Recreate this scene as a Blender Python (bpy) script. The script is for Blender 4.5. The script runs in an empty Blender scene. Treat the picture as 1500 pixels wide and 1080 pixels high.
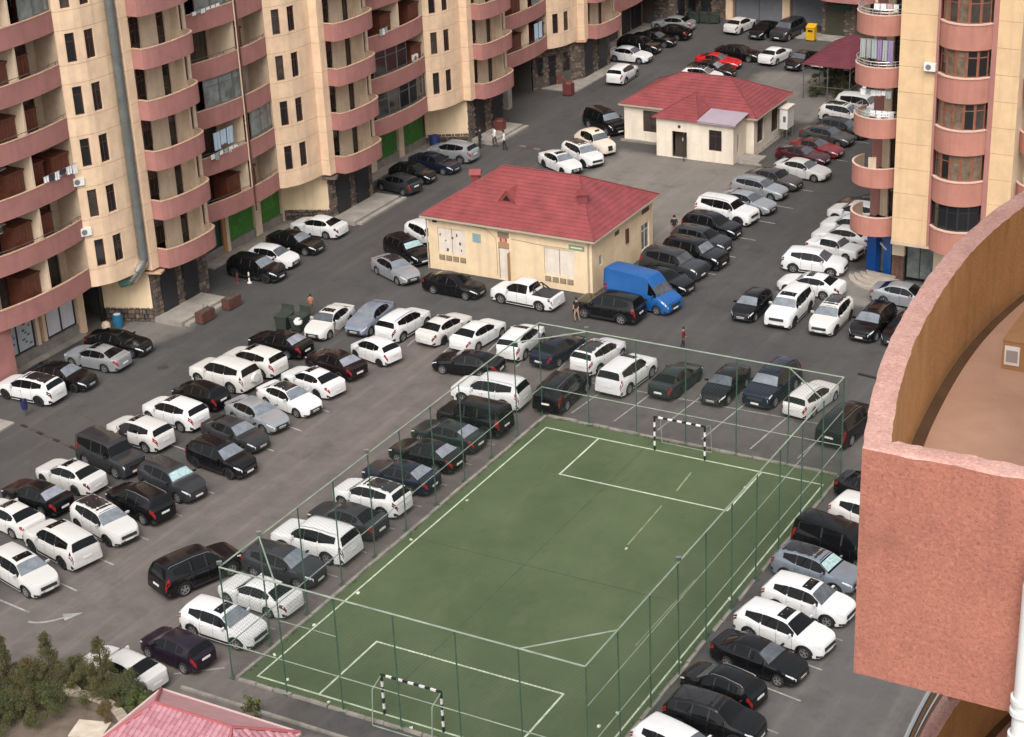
import bpy, bmesh, math, random
from mathutils import Vector, Matrix, noise

sc = bpy.context.scene
col = sc.collection
rnd = random.Random(7)

# ---------------------------------------------------------------- camera
cam_d = bpy.data.cameras.new('camera')
cam_d.sensor_width = 36.0
cam_d.lens = 65.13
cam_d.clip_start = 0.2
cam_d.clip_end = 3000
cam = bpy.data.objects.new('camera', cam_d)
col.objects.link(cam)
_R = Vector((0.87297, 0.48592, -0.04243))
_U = Vector((-0.16814, 0.38145, 0.90897))
_F = Vector((-0.45787, 0.78637, -0.41470))
_m = Matrix((_R, _U, -_F)).transposed().to_4x4()
_m.translation = Vector((45.9715, -54.8959, 46.8271))
cam.matrix_world = _m
sc.camera = cam

# ---------------------------------------------------------------- world, sun, exposure
SUN_EL, SUN_AZ = math.radians(50), math.radians(160)     # azimuth clockwise from +Y
w = bpy.data.worlds.new('World')
sc.world = w
w.use_nodes = True
nt = w.node_tree
bg = nt.nodes['Background']
sky = nt.nodes.new('ShaderNodeTexSky')
sky.sky_type = 'NISHITA'
sky.sun_disc = False
sky.sun_elevation = SUN_EL
sky.sun_rotation = SUN_AZ
sky.air_density = 1.0
sky.dust_density = 6.0
sky.ozone_density = 1.0
hsv = nt.nodes.new('ShaderNodeHueSaturation')
hsv.inputs['Saturation'].default_value = 0.22            # grey overcast veil
nt.links.new(sky.outputs[0], hsv.inputs['Color'])
nt.links.new(hsv.outputs[0], bg.inputs[0])
bg.inputs[1].default_value = 0.15
sun_d = bpy.data.lights.new('sun', 'SUN')
sun_d.energy = 0.95
sun_d.angle = math.radians(40)
sun_d.color = (1.0, 0.93, 0.84)
sun = bpy.data.objects.new('sun', sun_d)
col.objects.link(sun)
_sd = Vector((math.sin(SUN_AZ) * math.cos(SUN_EL), math.cos(SUN_AZ) * math.cos(SUN_EL), math.sin(SUN_EL)))
sun.rotation_euler = _sd.to_track_quat('Z', 'Y').to_euler()
sc.view_settings.view_transform = 'Standard'
sc.view_settings.look = 'None'
sc.view_settings.gamma = 1.0
sc.view_settings.use_curve_mapping = False
sc.view_settings.exposure = 0.48
sc.render.engine = 'CYCLES'
sc.cycles.use_denoising = True
sc.cycles.max_bounces = 6
sc.cycles.diffuse_bounces = 3
sc.cycles.glossy_bounces = 3

# ---------------------------------------------------------------- materials
MATS = {}

def mat(name, c, rough=0.8, var=0.0, scale=1.0, bump=0.0, bscale=40.0, metal=0.0, coat=0.0, c2=None, spec=None, detail=6.0, streak=None):
    """Principled material; colour varies between c and c2 (or c darkened) with noise in object space."""
    if name in MATS:
        return MATS[name]
    if streak is None: streak = .26 if ('plaster' in name or 'wall' in name or 'cream' in name or 'roof' in name) else 0
    m = bpy.data.materials.new(name)
    m.use_nodes = True
    t = m.node_tree
    p = t.nodes['Principled BSDF']
    p.inputs['Base Color'].default_value = (*c, 1)
    p.inputs['Roughness'].default_value = rough
    p.inputs['Metallic'].default_value = metal
    p.inputs['Coat Weight'].default_value = coat
    p.inputs['Coat Roughness'].default_value = 0.06
    if spec is not None:
        p.inputs['Specular IOR Level'].default_value = spec
    if var > 0 or bump > 0:
        tc = t.nodes.new('ShaderNodeNewGeometry')        # world position, so copies of one mesh differ
    if var > 0:
        n = t.nodes.new('ShaderNodeTexNoise')
        n.inputs['Scale'].default_value = scale
        n.inputs['Detail'].default_value = detail
        n.inputs['Roughness'].default_value = 0.65
        t.links.new(tc.outputs['Position'], n.inputs['Vector'])
        r = t.nodes.new('ShaderNodeValToRGB')
        a = c2 if c2 else tuple(x * (1 - var) for x in c)
        b = c if c2 else tuple(min(1, x * (1 + var * .6)) for x in c)
        r.color_ramp.elements[0].position = 0.32
        r.color_ramp.elements[1].position = 0.68
        r.color_ramp.elements[0].color = (*a, 1)
        r.color_ramp.elements[1].color = (*b, 1)
        t.links.new(n.outputs['Fac'], r.inputs[0])
        out = r.outputs[0]
        if streak > 0:                                    # rain streaks and grime running down the plaster
            mp = t.nodes.new('ShaderNodeMapping'); mp.inputs['Scale'].default_value = (2.2, 2.2, .16)
            t.links.new(tc.outputs['Position'], mp.inputs[0])
            n3 = t.nodes.new('ShaderNodeTexNoise'); n3.inputs['Scale'].default_value = 1.0; n3.inputs['Detail'].default_value = 7
            t.links.new(mp.outputs[0], n3.inputs['Vector'])
            r3 = t.nodes.new('ShaderNodeValToRGB')
            r3.color_ramp.elements[0].position = .48; r3.color_ramp.elements[1].position = .72
            r3.color_ramp.elements[0].color = (0, 0, 0, 1); r3.color_ramp.elements[1].color = (streak, streak, streak, 1)
            t.links.new(n3.outputs['Fac'], r3.inputs[0])
            mx = t.nodes.new('ShaderNodeMix'); mx.data_type = 'RGBA'
            t.links.new(r3.outputs[0], mx.inputs[0]); t.links.new(out, mx.inputs[6]); mx.inputs[7].default_value = (c[0] * .55, c[1] * .55, c[2] * .55, 1)
            out = mx.outputs[2]
        t.links.new(out, p.inputs['Base Color'])
    if bump > 0:
        n2 = t.nodes.new('ShaderNodeTexNoise')
        n2.inputs['Scale'].default_value = bscale
        n2.inputs['Detail'].default_value = 4
        t.links.new(tc.outputs['Position'], n2.inputs['Vector'])
        bp = t.nodes.new('ShaderNodeBump')
        bp.inputs['Strength'].default_value = bump
        bp.inputs['Distance'].default_value = 0.02
        t.links.new(n2.outputs['Fac'], bp.inputs['Height'])
        t.links.new(bp.outputs[0], p.inputs['Normal'])
    MATS[name] = m
    return m

def N(t, kind, **kw):
    n = t.nodes.new(kind)
    for k, v in kw.items():
        n.inputs[k].default_value = v
    return n

def ramp(t, src, stops):
    r = t.nodes.new('ShaderNodeValToRGB')
    e = r.color_ramp.elements
    while len(e) < len(stops):
        e.new(0.5)
    for i, (p, c) in enumerate(stops):
        e[i].position = p
        e[i].color = (*c, 1) if len(c) == 3 else c
    t.links.new(src, r.inputs[0])
    return r.outputs[0]

def mix(t, a, b, fac, mode='MIX'):
    m = t.nodes.new('ShaderNodeMix')
    m.data_type = 'RGBA'
    m.blend_type = mode
    for s, v in ((6, a), (7, b)):
        if isinstance(v, tuple):
            m.inputs[s].default_value = (*v, 1)
        else:
            t.links.new(v, m.inputs[s])
    if isinstance(fac, (int, float)):
        m.inputs[0].default_value = fac
    else:
        t.links.new(fac, m.inputs[0])
    return m.outputs[2]

def asphalt(name, dark, light, brown, stains=1.0):
    m = bpy.data.materials.new(name)
    m.use_nodes = True
    t = m.node_tree
    p = t.nodes['Principled BSDF']
    tc = t.nodes.new('ShaderNodeTexCoord')
    def nz(scale, detail=6, rough=.6, dist=0.0):
        n = N(t, 'ShaderNodeTexNoise', Scale=scale, Detail=detail, Roughness=rough, Distortion=dist)
        t.links.new(tc.outputs['Object'], n.inputs['Vector'])
        return n.outputs['Fac']
    base = ramp(t, nz(.09, 5), [(.35, dark), (.65, light)])
    base = mix(t, base, brown, ramp(t, nz(.045, 4), [(.45, (0, 0, 0)), (.62, (.75, .75, .75))]))
    base = mix(t, base, tuple(x * .45 for x in dark), ramp(t, nz(.55, 8, .7, .8), [(.60, (0, 0, 0)), (.72, (.55 * stains,) * 3)]))
    base = mix(t, base, tuple(min(1, x * 1.5) for x in light), ramp(t, nz(.8, 8, .7), [(.60, (0, 0, 0)), (.75, (.35 * stains,) * 3)]))
    base = mix(t, base, tuple(min(1, x * 1.6) for x in light), ramp(t, nz(38, 3, .7), [(.5, (0, 0, 0)), (.8, (.35, .35, .35))]))
    v = N(t, 'ShaderNodeTexVoronoi', Scale=.22)
    v.feature = 'DISTANCE_TO_EDGE'
    nd = N(t, 'ShaderNodeTexNoise', Scale=.8, Detail=5)
    t.links.new(tc.outputs['Object'], nd.inputs['Vector'])
    va = t.nodes.new('ShaderNodeVectorMath'); va.operation = 'ADD'
    t.links.new(tc.outputs['Object'], va.inputs[0]); t.links.new(nd.outputs['Color'], va.inputs[1])
    t.links.new(va.outputs[0], v.inputs['Vector'])
    base = mix(t, base, tuple(x * .5 for x in dark), ramp(t, v.outputs['Distance'], [(.0, (.28, .28, .28)), (.010, (0, 0, 0))]))
    t.links.new(base, p.inputs['Base Color'])
    p.inputs['Roughness'].default_value = .86
    bp = N(t, 'ShaderNodeBump', Strength=.25, Distance=.02)
    t.links.new(nz(30, 4), bp.inputs['Height'])
    t.links.new(bp.outputs[0], p.inputs['Normal'])
    return m

M_ASPH = asphalt('asphalt', (.046, .045, .045), (.070, .068, .066), (.066, .060, .057))
M_AISLE = asphalt('brown_asphalt', (.088, .078, .073), (.128, .113, .105), (.11, .092, .086), 1.2)
M_YARD = asphalt('yard_asphalt', (.115, .106, .097), (.15, .138, .125), (.14, .125, .112), .7)

def turf_mat():
    m = bpy.data.materials.new('turf')
    m.use_nodes = True
    t = m.node_tree
    p = t.nodes['Principled BSDF']
    tc = t.nodes.new('ShaderNodeTexCoord')
    mp = t.nodes.new('ShaderNodeMapping')
    t.links.new(tc.outputs['Object'], mp.inputs[0])
    mp.inputs['Scale'].default_value = (1, .35, 1)
    def nz(scale, detail=6, rough=.6, vec=None):
        n = N(t, 'ShaderNodeTexNoise', Scale=scale, Detail=detail, Roughness=rough)
        t.links.new(vec or tc.outputs['Object'], n.inputs['Vector'])
        return n.outputs['Fac']
    b = ramp(t, nz(.16, 5), [(.35, (.068, .095, .048)), (.65, (.096, .126, .066))])
    b = mix(t, b, (.118, .130, .078), ramp(t, nz(.5, 7, .7, mp.outputs[0]), [(.52, (0, 0, 0)), (.72, (.7, .7, .7))]))
    b = mix(t, b, (.050, .076, .037), ramp(t, nz(.9, 8, .7), [(.58, (0, 0, 0)), (.74, (.6, .6, .6))]))
    b = mix(t, b, (.064, .098, .045), ramp(t, nz(60, 3, .7), [(.45, (0, 0, 0)), (.75, (.55, .55, .55))]))
    t.links.new(b, p.inputs['Base Color'])
    p.inputs['Roughness'].default_value = .95
    p.inputs['Specular IOR Level'].default_value = .15
    bp = N(t, 'ShaderNodeBump', Strength=.5, Distance=.03)
    t.links.new(nz(90, 3), bp.inputs['Height'])
    t.links.new(bp.outputs[0], p.inputs['Normal'])
    return m
M_TURF = turf_mat()

def stucco(name, c, dark, speck, scale, strength):
    """rough-cast plaster with dark specks, for the balcony close to the camera"""
    m = bpy.data.materials.new(name)
    m.use_nodes = True
    t = m.node_tree
    p = t.nodes['Principled BSDF']
    tc = t.nodes.new('ShaderNodeTexCoord')
    def nz(s, d=5, r=.6, di=0.0):
        n = N(t, 'ShaderNodeTexNoise', Scale=s, Detail=d, Roughness=r, Distortion=di)
        t.links.new(tc.outputs['Object'], n.inputs['Vector'])
        return n.outputs['Fac']
    b = ramp(t, nz(3.0, 6, .7), [(.3, dark), (.7, c)])
    b = mix(t, b, tuple(min(1, x * 1.22) for x in c), ramp(t, nz(scale * .8, 4, .7), [(.50, (0, 0, 0)), (.66, (.6, .6, .6))]))
    b = mix(t, b, speck, ramp(t, nz(scale * 1.5, 5, .7, .4), [(.50, (0, 0, 0)), (.66, (.62, .62, .62))]))
    mp = t.nodes.new('ShaderNodeMapping'); mp.inputs['Scale'].default_value = (9, 9, .8)
    t.links.new(tc.outputs['Object'], mp.inputs[0])
    ns = N(t, 'ShaderNodeTexNoise', Scale=1.0, Detail=6, Roughness=.65); t.links.new(mp.outputs[0], ns.inputs['Vector'])
    b = mix(t, b, tuple(x * .6 for x in dark), ramp(t, ns.outputs['Fac'], [(.5, (0, 0, 0)), (.75, (.40, .40, .40))]))
    b = mix(t, b, tuple(x * .62 for x in dark), ramp(t, nz(2.2, 5, .6), [(.56, (0, 0, 0)), (.72, (.45, .45, .45))]))
    t.links.new(b, p.inputs['Base Color'])
    p.inputs['Roughness'].default_value = .92
    bp = N(t, 'ShaderNodeBump', Strength=strength, Distance=.006)
    t.links.new(nz(scale, 4, .65), bp.inputs['Height'])
    t.links.new(bp.outputs[0], p.inputs['Normal'])
    return m

CREAM = mat('cream_plaster', (.74, .535, .365), .9, .14, .9, .25, 30)
CREAM2 = mat('pale_plaster', (.70, .545, .395), .9, .14, 1.1, .2, 30)
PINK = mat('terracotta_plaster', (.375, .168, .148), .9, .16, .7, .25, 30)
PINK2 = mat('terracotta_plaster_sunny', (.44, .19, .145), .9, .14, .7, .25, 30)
COPING = mat('coping_plaster', (.52, .34, .23), .9, .2, 2.0)
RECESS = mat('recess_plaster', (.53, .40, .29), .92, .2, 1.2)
GROOVE = mat('joint_plaster', (.40, .28, .17), .95)
FLOORM = mat('balcony_floor', (.28, .22, .17), .85, .25, 2.0)
BROWN = mat('brown_frame', (.075, .028, .018), .5, .3, 3.0)
BROWN2 = mat('red_brown_door', (.12, .035, .020), .5, .3, 3.0)
GLASSD = mat('dark_window_glass', (.016, .016, .018), .08, .0, spec=.6)
GLASSB = mat('curtained_glass', (.06, .05, .043), .12, .5, 1.8, spec=.5)
GLASSL = mat('pale_glass', (.20, .22, .21), .12, .5, 1.2, spec=.6)
STONE = mat('stone_cladding', (.165, .125, .098), .9, .45, 1.6, .5, 18, c2=(.075, .062, .055))
STONEJ = mat('stone_mortar', (.085, .072, .062), .95, .3, 3)
CONC = mat('concrete', (.30, .27, .235), .92, .28, .8, .4, 14)
KERB = mat('kerb_stone', (.24, .22, .19), .92, .35, 1.2, .4, 14)
DARKMETAL = mat('dark_shutter', (.022, .022, .026), .45, .3, 2)
GREYSHUT = mat('grey_shutter', (.17, .18, .20), .5, .15, 2)
GREYMETAL = mat('galvanised_metal', (.20, .215, .21), .42, .2, 1.4, metal=.55)
BRIGHTMETAL = mat('bright_duct_metal', (.62, .62, .60), .28, .2, 3, metal=.9)
CHROME = mat('chrome', (.75, .75, .74), .15, metal=1.0)
WHITEP = mat('white_paint', (.74, .73, .70), .5, .1, 3)
WHITEWALL = mat('white_wall', (.74, .66, .545), .9, .1, .9, .2, 24)
YELLOWW = mat('yellow_wall', (.74, .575, .375), .9, .13, .7, .2, 24)
GREENP = mat('green_panel', (.045, .19, .025), .6, .2, 1)
GREENL = mat('green_panel_drawing', (.10, .30, .07), .6)
DKGREEN = mat('dark_green_shop', (.012, .055, .04), .5)
BLUEP = mat('blue_cladding', (.010, .085, .33), .35, .15, 1)
REDROOF = mat('red_metal_roof', (.25, .052, .055), .6, .25, .8)
REDROOF2 = mat('red_roof_trim', (.20, .045, .046), .55, .2, 1)
MAROON = mat('maroon_canopy', (.135, .026, .04), .6, .2, .8)
PURPLE = mat('lilac_sheet', (.36, .30, .345), .6, .1, .5)
POSTG = mat('fence_green', (.048, .095, .066), .5, .25, 2)
RAILG = mat('fence_rail', (.25, .30, .235), .5, .3, 1.2)
WIRE = mat('fence_wire', (.035, .060, .044), .6)
WHITELINE = mat('white_line', (.56, .62, .48), .9, .3, 2.2, c2=(.30, .35, .24))
ROADLINE = mat('road_line', (.33, .32, .30), .9, .5, 1.6)
BLACKP = mat('black_paint', (.012, .012, .012), .5)
PLASTIC = mat('black_plastic', (.018, .018, .018), .65)
RUBBER = mat('rubber', (.016, .016, .016), .85)
ALLOY = mat('alloy', (.42, .42, .43), .35, metal=.7)
ALLOYD = mat('alloy_dark', (.035, .035, .038), .4, metal=.5)
LAMP = mat('head_lamp', (.55, .57, .60), .12, spec=.8)
TAIL = mat('tail_lamp', (.24, .012, .012), .2)
TAILD = mat('tail_lamp_dark', (.09, .008, .010), .2)
PLATE = mat('number_plate', (.66, .66, .62), .5)
CARGLASS = mat('car_glass', (.006, .0065, .007), .05, spec=.30)
WINDSCREEN = mat('car_windscreen', (.085, .095, .108), .04, .35, 2.5, spec=.8)  # glass lightened: the sky's reflection is put into its base colour
SHADE = mat('windscreen_sunshade', (.34, .47, .48), .3, .35, 6)
LEAFD = mat('leaf_dark', (.045, .060, .022), .9, .4, 6)
LEAFM = mat('leaf_mid', (.082, .092, .030), .9, .4, 6)
LEAFB = mat('leaf_brown', (.16, .085, .035), .9, .3, 6)
LEAFG = mat('leaf_bright', (.12, .17, .04), .9, .3, 6)
BARK = mat('bark', (.06, .045, .032), .95, .3, 6)
SOIL = mat('soil', (.075, .058, .045), .95, .4, 3)
BINGREEN = mat('dumpster_green', (.035, .045, .036), .6, .3, 3)
RUST = mat('rust_brown', (.10, .04, .03), .8, .3, 4)
REDBOX = mat('red_box', (.14, .036, .030), .6, .2, 3)
YELLOWB = mat('yellow_box', (.62, .33, .01), .5, .15, 3)
BLUEB = mat('blue_plastic', (.012, .13, .24), .5)
SKIN = mat('skin', (.42, .24, .17), .6)
HAIR = mat('hair', (.02, .015, .012), .8)

# ---------------------------------------------------------------- mesh helpers
class MB:
    """collects faces; build() links ONE object"""
    def __init__(s):
        s.v = []; s.f = []; s.m = []
    def quad(s, a, b, c, d, m=0):
        i = len(s.v); s.v += [tuple(a), tuple(b), tuple(c), tuple(d)]; s.f.append((i, i + 1, i + 2, i + 3)); s.m.append(m)
    def tri(s, a, b, c, m=0):
        i = len(s.v); s.v += [tuple(a), tuple(b), tuple(c)]; s.f.append((i, i + 1, i + 2)); s.m.append(m)
    def poly(s, pts, m=0):
        i = len(s.v); s.v += [tuple(p) for p in pts]; s.f.append(tuple(range(i, i + len(pts)))); s.m.append(m)
    def box(s, x0, y0, z0, x1, y1, z1, m=0):
        i = len(s.v)
        s.v += [(x0, y0, z0), (x1, y0, z0), (x1, y1, z0), (x0, y1, z0), (x0, y0, z1), (x1, y0, z1), (x1, y1, z1), (x0, y1, z1)]
        for f in ((0, 3, 2, 1), (4, 5, 6, 7), (0, 1, 5, 4), (1, 2, 6, 5), (2, 3, 7, 6), (3, 0, 4, 7)):
            s.f.append(tuple(i + k for k in f)); s.m.append(m)
    def obox(s, c, ax, ay, az, m=0):
        """box from centre and three half-axis vectors"""
        c, ax, ay, az = Vector(c), Vector(ax), Vector(ay), Vector(az)
        i = len(s.v)
        for sz in (-1, 1):
            for sx, sy in ((-1, -1), (1, -1), (1, 1), (-1, 1)):
                s.v.append(tuple(c + ax * sx + ay * sy + az * sz))
        for f in ((0, 3, 2, 1), (4, 5, 6, 7), (0, 1, 5, 4), (1, 2, 6, 5), (2, 3, 7, 6), (3, 0, 4, 7)):
            s.f.append(tuple(i + k for k in f)); s.m.append(m)
    def bar(s, p, q, w, m=0, n=4, cap=True):
        """n-sided bar of half width w from p to q"""
        p, q = Vector(p), Vector(q)
        d = (q - p).normalized()
        u = d.orthogonal().normalized() if abs(d.z) < .99 else Vector((1, 0, 0))
        if abs(d.z) < .99:
            u = d.cross(Vector((0, 0, 1))).normalized()
        v = d.cross(u)
        i = len(s.v)
        off = math.pi / 4 if n == 4 else 0
        k = w * (1.41421 if n == 4 else 1)
        for e in (p, q):
            for j in range(n):
                a = 2 * math.pi * j / n + off
                s.v.append(tuple(e + (u * math.cos(a) + v * math.sin(a)) * k))
        for j in range(n):
            s.f.append((i + j, i + (j + 1) % n, i + n + (j + 1) % n, i + n + j)); s.m.append(m)
        if cap:
            s.f.append(tuple(i + n - 1 - j for j in range(n))); s.m.append(m)
            s.f.append(tuple(i + n + j for j in range(n))); s.m.append(m)
    def tube(s, pts, r, n=8, m=0):
        pts = [Vector(p) for p in pts]
        i0 = len(s.v)
        pu = None
        for k, p in enumerate(pts):
            d = (pts[min(k + 1, len(pts) - 1)] - pts[max(k - 1, 0)]).normalized()
            u = d.cross(Vector((0, 0, 1)))
            u = u.normalized() if u.length > .05 else (pu or Vector((1, 0, 0)))
            if pu is not None and u.dot(pu) < 0:
                u = -u
            pu = u
            v = d.cross(u)
            for j in range(n):
                a = 2 * math.pi * j / n
                s.v.append(tuple(p + (u * math.cos(a) + v * math.sin(a)) * (r[k] if isinstance(r, (list, tuple)) else r)))
        for k in range(len(pts) - 1):
            for j in range(n):
                a = i0 + k * n
                s.f.append((a + j, a + (j + 1) % n, a + n + (j + 1) % n, a + n + j)); s.m.append(m)
        s.f.append(tuple(i0 + n - 1 - j for j in range(n))); s.m.append(m)
        a = i0 + (len(pts) - 1) * n
        s.f.append(tuple(a + j for j in range(n))); s.m.append(m)
    def lathe(s, prof, axis, c, n=16, m=0):
        """profile [(r, h)] revolved round axis 'x','y' or 'z' at c"""
        i0 = len(s.v)
        for r, h in prof:
            for j in range(n):
                a = 2 * math.pi * j / n
                u, v = r * math.cos(a), r * math.sin(a)
                p = {'z': (u, v, h), 'y': (v, h, u), 'x': (h, u, v)}[axis]
                s.v.append((p[0] + c[0], p[1] + c[1], p[2] + c[2]))
        for k in range(len(prof) - 1):
            for j in range(n):
                a = i0 + k * n
                s.f.append((a + j, a + (j + 1) % n, a + n + (j + 1) % n, a + n + j)); s.m.append(m)
    def strip(s, path, z0, z1, m=0):
        """vertical wall along an open path of (x,y)"""
        for a, b in zip(path[:-1], path[1:]):
            s.quad((a[0], a[1], z0), (b[0], b[1], z0), (b[0], b[1], z1), (a[0], a[1], z1), m)
    def mesh(s, name, mats, smooth=None):
        me = bpy.data.meshes.new(name)
        me.from_pydata(s.v, [], s.f)
        for x in (mats if isinstance(mats, (list, tuple)) else [mats]):
            me.materials.append(x)
        me.polygons.foreach_set('material_index', s.m)
        if smooth is not None:
            bm = bmesh.new(); bm.from_mesh(me)
            bmesh.ops.remove_doubles(bm, verts=bm.verts, dist=1e-4)
            bmesh.ops.recalc_face_normals(bm, faces=bm.faces)
            bm.to_mesh(me); bm.free()
            me.polygons.foreach_set('use_smooth', [True] * len(me.polygons))
            me.set_sharp_from_angle(angle=math.radians(smooth))
        me.update()
        return me
    def build(s, name, mats, parent=None, smooth=None, loc=None, rotz=0.0):
        return link(name, s.mesh(name, mats, smooth), parent, loc, rotz)

def link(name, data, parent=None, loc=None, rotz=0.0):
    o = bpy.data.objects.new(name, data)
    col.objects.link(o)
    if parent: o.parent = parent
    if loc: o.location = loc
    if rotz: o.rotation_euler = (0, 0, rotz)
    return o

def tag(o, label, cat, group=None):
    o['label'] = label; o['category'] = cat
    if group: o['group'] = group
    return o

def thing(name, label, cat, loc=(0, 0, 0), rotz=0.0, group=None):
    return tag(link(name, None, None, loc, rotz), label, cat, group)

def structure(o):
    o['kind'] = 'structure'; return o

def stuff(o):
    o['kind'] = 'stuff'; return o

def offset_path(path, d):
    """shift an open (x,y) path to its left by d"""
    out = []
    n = len(path)
    for i, p in enumerate(path):
        a = Vector(path[max(i - 1, 0)]); b = Vector(path[min(i + 1, n - 1)])
        t = (b - a).normalized()
        nn = Vector((-t.y, t.x))
        k = 1.0
        if 0 < i < n - 1:
            t1 = (Vector(p) - a).normalized()
            k = 1 / max(.5, abs(Vector((-t1.y, t1.x)).dot(nn)))
        out.append((p[0] + nn.x * d * k, p[1] + nn.y * d * k))
    return out

# ================================================================ GROUND
def ground_material():
    m = M_ASPH.copy(); m.name = 'tarmac'
    t = m.node_tree
    p = t.nodes['Principled BSDF']
    base = p.inputs['Base Color'].links[0].from_socket
    tc = next(n for n in t.nodes if n.type == 'TEX_COORD')
    nz = N(t, 'ShaderNodeTexNoise', Scale=.35, Detail=5)
    t.links.new(tc.outputs['Object'], nz.inputs['Vector'])
    va = t.nodes.new('ShaderNodeVectorMath'); va.operation = 'MULTIPLY_ADD'
    t.links.new(nz.outputs['Color'], va.inputs[0]); va.inputs[1].default_value = (3, 3, 0)
    t.links.new(tc.outputs['Object'], va.inputs[2])
    sx = t.nodes.new('ShaderNodeSeparateXYZ'); t.links.new(va.outputs[0], sx.inputs[0])
    def rng(sock, a, b, soft):
        r = []
        for lo, hi in ((a, a + soft), (b + soft, b)):
            n = N(t, 'ShaderNodeMapRange'); n.clamp = True
            n.inputs['From Min'].default_value = lo; n.inputs['From Max'].default_value = hi
            t.links.new(sock, n.inputs['Value']); r.append(n.outputs[0])
        q = t.nodes.new('ShaderNodeMath'); q.operation = 'MULTIPLY'
        t.links.new(r[0], q.inputs[0]); t.links.new(r[1], q.inputs[1]); return q.outputs[0]
    def box(x0, x1, y0, y1, soft):
        q = t.nodes.new('ShaderNodeMath'); q.operation = 'MULTIPLY'
        t.links.new(rng(sx.outputs[0], x0, x1, soft), q.inputs[0]); t.links.new(rng(sx.outputs[1], y0, y1, soft), q.inputs[1]); return q.outputs[0]
    def var(c, k):
        n = N(t, 'ShaderNodeTexNoise', Scale=.6, Detail=8, Roughness=.7)
        t.links.new(tc.outputs['Object'], n.inputs['Vector'])
        return ramp(t, n.outputs['Fac'], [(.3, tuple(x * (1 - k) for x in c)), (.7, tuple(x * (1 + k) for x in c))])
    b = mix(t, base, var((.122, .103, .094), .16), box(-15, 2.5, -3.5, 36.5, 2.0))
    b = mix(t, b, var((.092, .083, .077), .16), box(0, 20, 28.6, 38, 1.5))
    b = mix(t, b, var((.172, .155, .138), .10), box(-17.5, -4.6, 57.5, 76, 1.2))
    b = mix(t, b, var((.155, .14, .125), .10), box(-15.5, -5.5, 88, 102, 1.2))
    b = mix(t, b, var((.098, .092, .088), .14), box(18.5, 40, -20, 27, 2.0))
    b = mix(t, b, var((.15, .135, .123), .14), box(-36, -27.6, 27.5, 37, 1.2))
    b = mix(t, b, var((.18, .165, .15), .12), box(5.5, 14, 53, 58.5, .8))
    b = mix(t, b, var((.15, .135, .125), .12), box(-4, 14, -4.2, -1.6, .5))
    mp = t.nodes.new('ShaderNodeMapping'); mp.inputs['Scale'].default_value = (1.2, .07, 1)
    t.links.new(tc.outputs['Object'], mp.inputs[0])
    ns = N(t, 'ShaderNodeTexNoise', Scale=1.0, Detail=6, Roughness=.65); t.links.new(mp.outputs[0], ns.inputs['Vector'])
    b = mix(t, b, mix(t, b, (1.5, 1.48, 1.45), 1.0, 'MULTIPLY'), ramp(t, ns.outputs['Fac'], [(.5, (0, 0, 0)), (.72, (.6, .6, .6))]))
    b = mix(t, b, mix(t, b, (.62, .62, .63), 1.0, 'MULTIPLY'), ramp(t, nz2(t, tc, .42), [(.52, (0, 0, 0)), (.70, (.8, .8, .8))]))
    fine = mix(t, b, (.02, .02, .02), ramp(t, nz2(t, tc, 1.3), [(.63, (0, 0, 0)), (.76, (.5, .5, .5))]))
    spk = mix(t, fine, (.26, .25, .23), ramp(t, nz2(t, tc, 45), [(.62, (0, 0, 0)), (.8, (.4, .4, .4))]))
    t.links.new(spk, p.inputs['Base Color'])
    return m

def nz2(t, tc, s):
    n = N(t, 'ShaderNodeTexNoise', Scale=s, Detail=8, Roughness=.7)
    t.links.new(tc.outputs['Object'], n.inputs['Vector'])
    return n.outputs['Fac']

b = MB(); b.quad((-700, -500, 0), (700, -500, 0), (700, 900, 0), (-700, 900, 0))
structure(b.build('ground', ground_material()))

# ---- painted road markings
def line_strip(b, p, q, w, z=.004):
    p, q = Vector((*p, 0)), Vector((*q, 0))
    d = (q - p).normalized(); s = Vector((-d.y, d.x, 0)) * w / 2
    u = Vector((0, 0, z))
    b.quad(p - s + u, q - s + u, q + s + u, p + s + u)

b = MB()
for k, x in enumerate((.6, 3.3, 6.05, 8.75, 11.65, 14.4)):
    line_strip(b, (x - .15, 29.9), (x + .35, 35.6), .09)
line_strip(b, (-1.5, 34.0), (16, 34.4), .08, .008)
for y in (49.4, 52.9, 56.4, 60.0, 63.7, 67.2, 71.3, 74.6, 79.0, 84.0):
    line_strip(b, (-5.6, y + .4), (-.5, y - .05), .1)
for k in range(9):
    y = 3.1 + 2.75 * k
    line_strip(b, (-22.6, y + .75), (-12.6, y - .9), .09)
for k in range(10):
    y = 3.9 + 2.62 * k
    line_strip(b, (18.0, y + .35), (22.6, y - .45), .09)
for k in range(9):
    y = 3.6 + 2.62 * k
    line_strip(b, (-6.3, y + .1), (-1.6, y - .05), .08)
line_strip(b, (-15.6, -.1), (-13.4, -.35), .11)
line_strip(b, (-3.6, -1.5), (-1.8, -.1), .09)
for k in range(7):
    x = -18.6 + 2.62 * k
    line_strip(b, (x - .1, 34.2), (x - .55, 38.6), .09)
structure(b.build('parking_bay_lines', ROADLINE))
b = MB()
arc = [(-12.85, -1.02), (-12.5, -.95), (-12.1, -.72), (-11.75, -.36), (-11.5, .0)]
for p, q in zip(arc[:-1], arc[1:]):
    line_strip(b, p, q, .14)
b.tri((-11.78, .22, .004), (-11.28, -.18, .004), (-10.95, .78, .004))
structure(b.build('road_arrow', mat('arrow_paint', (.30, .29, .28), .9, .4, 2)))

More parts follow.
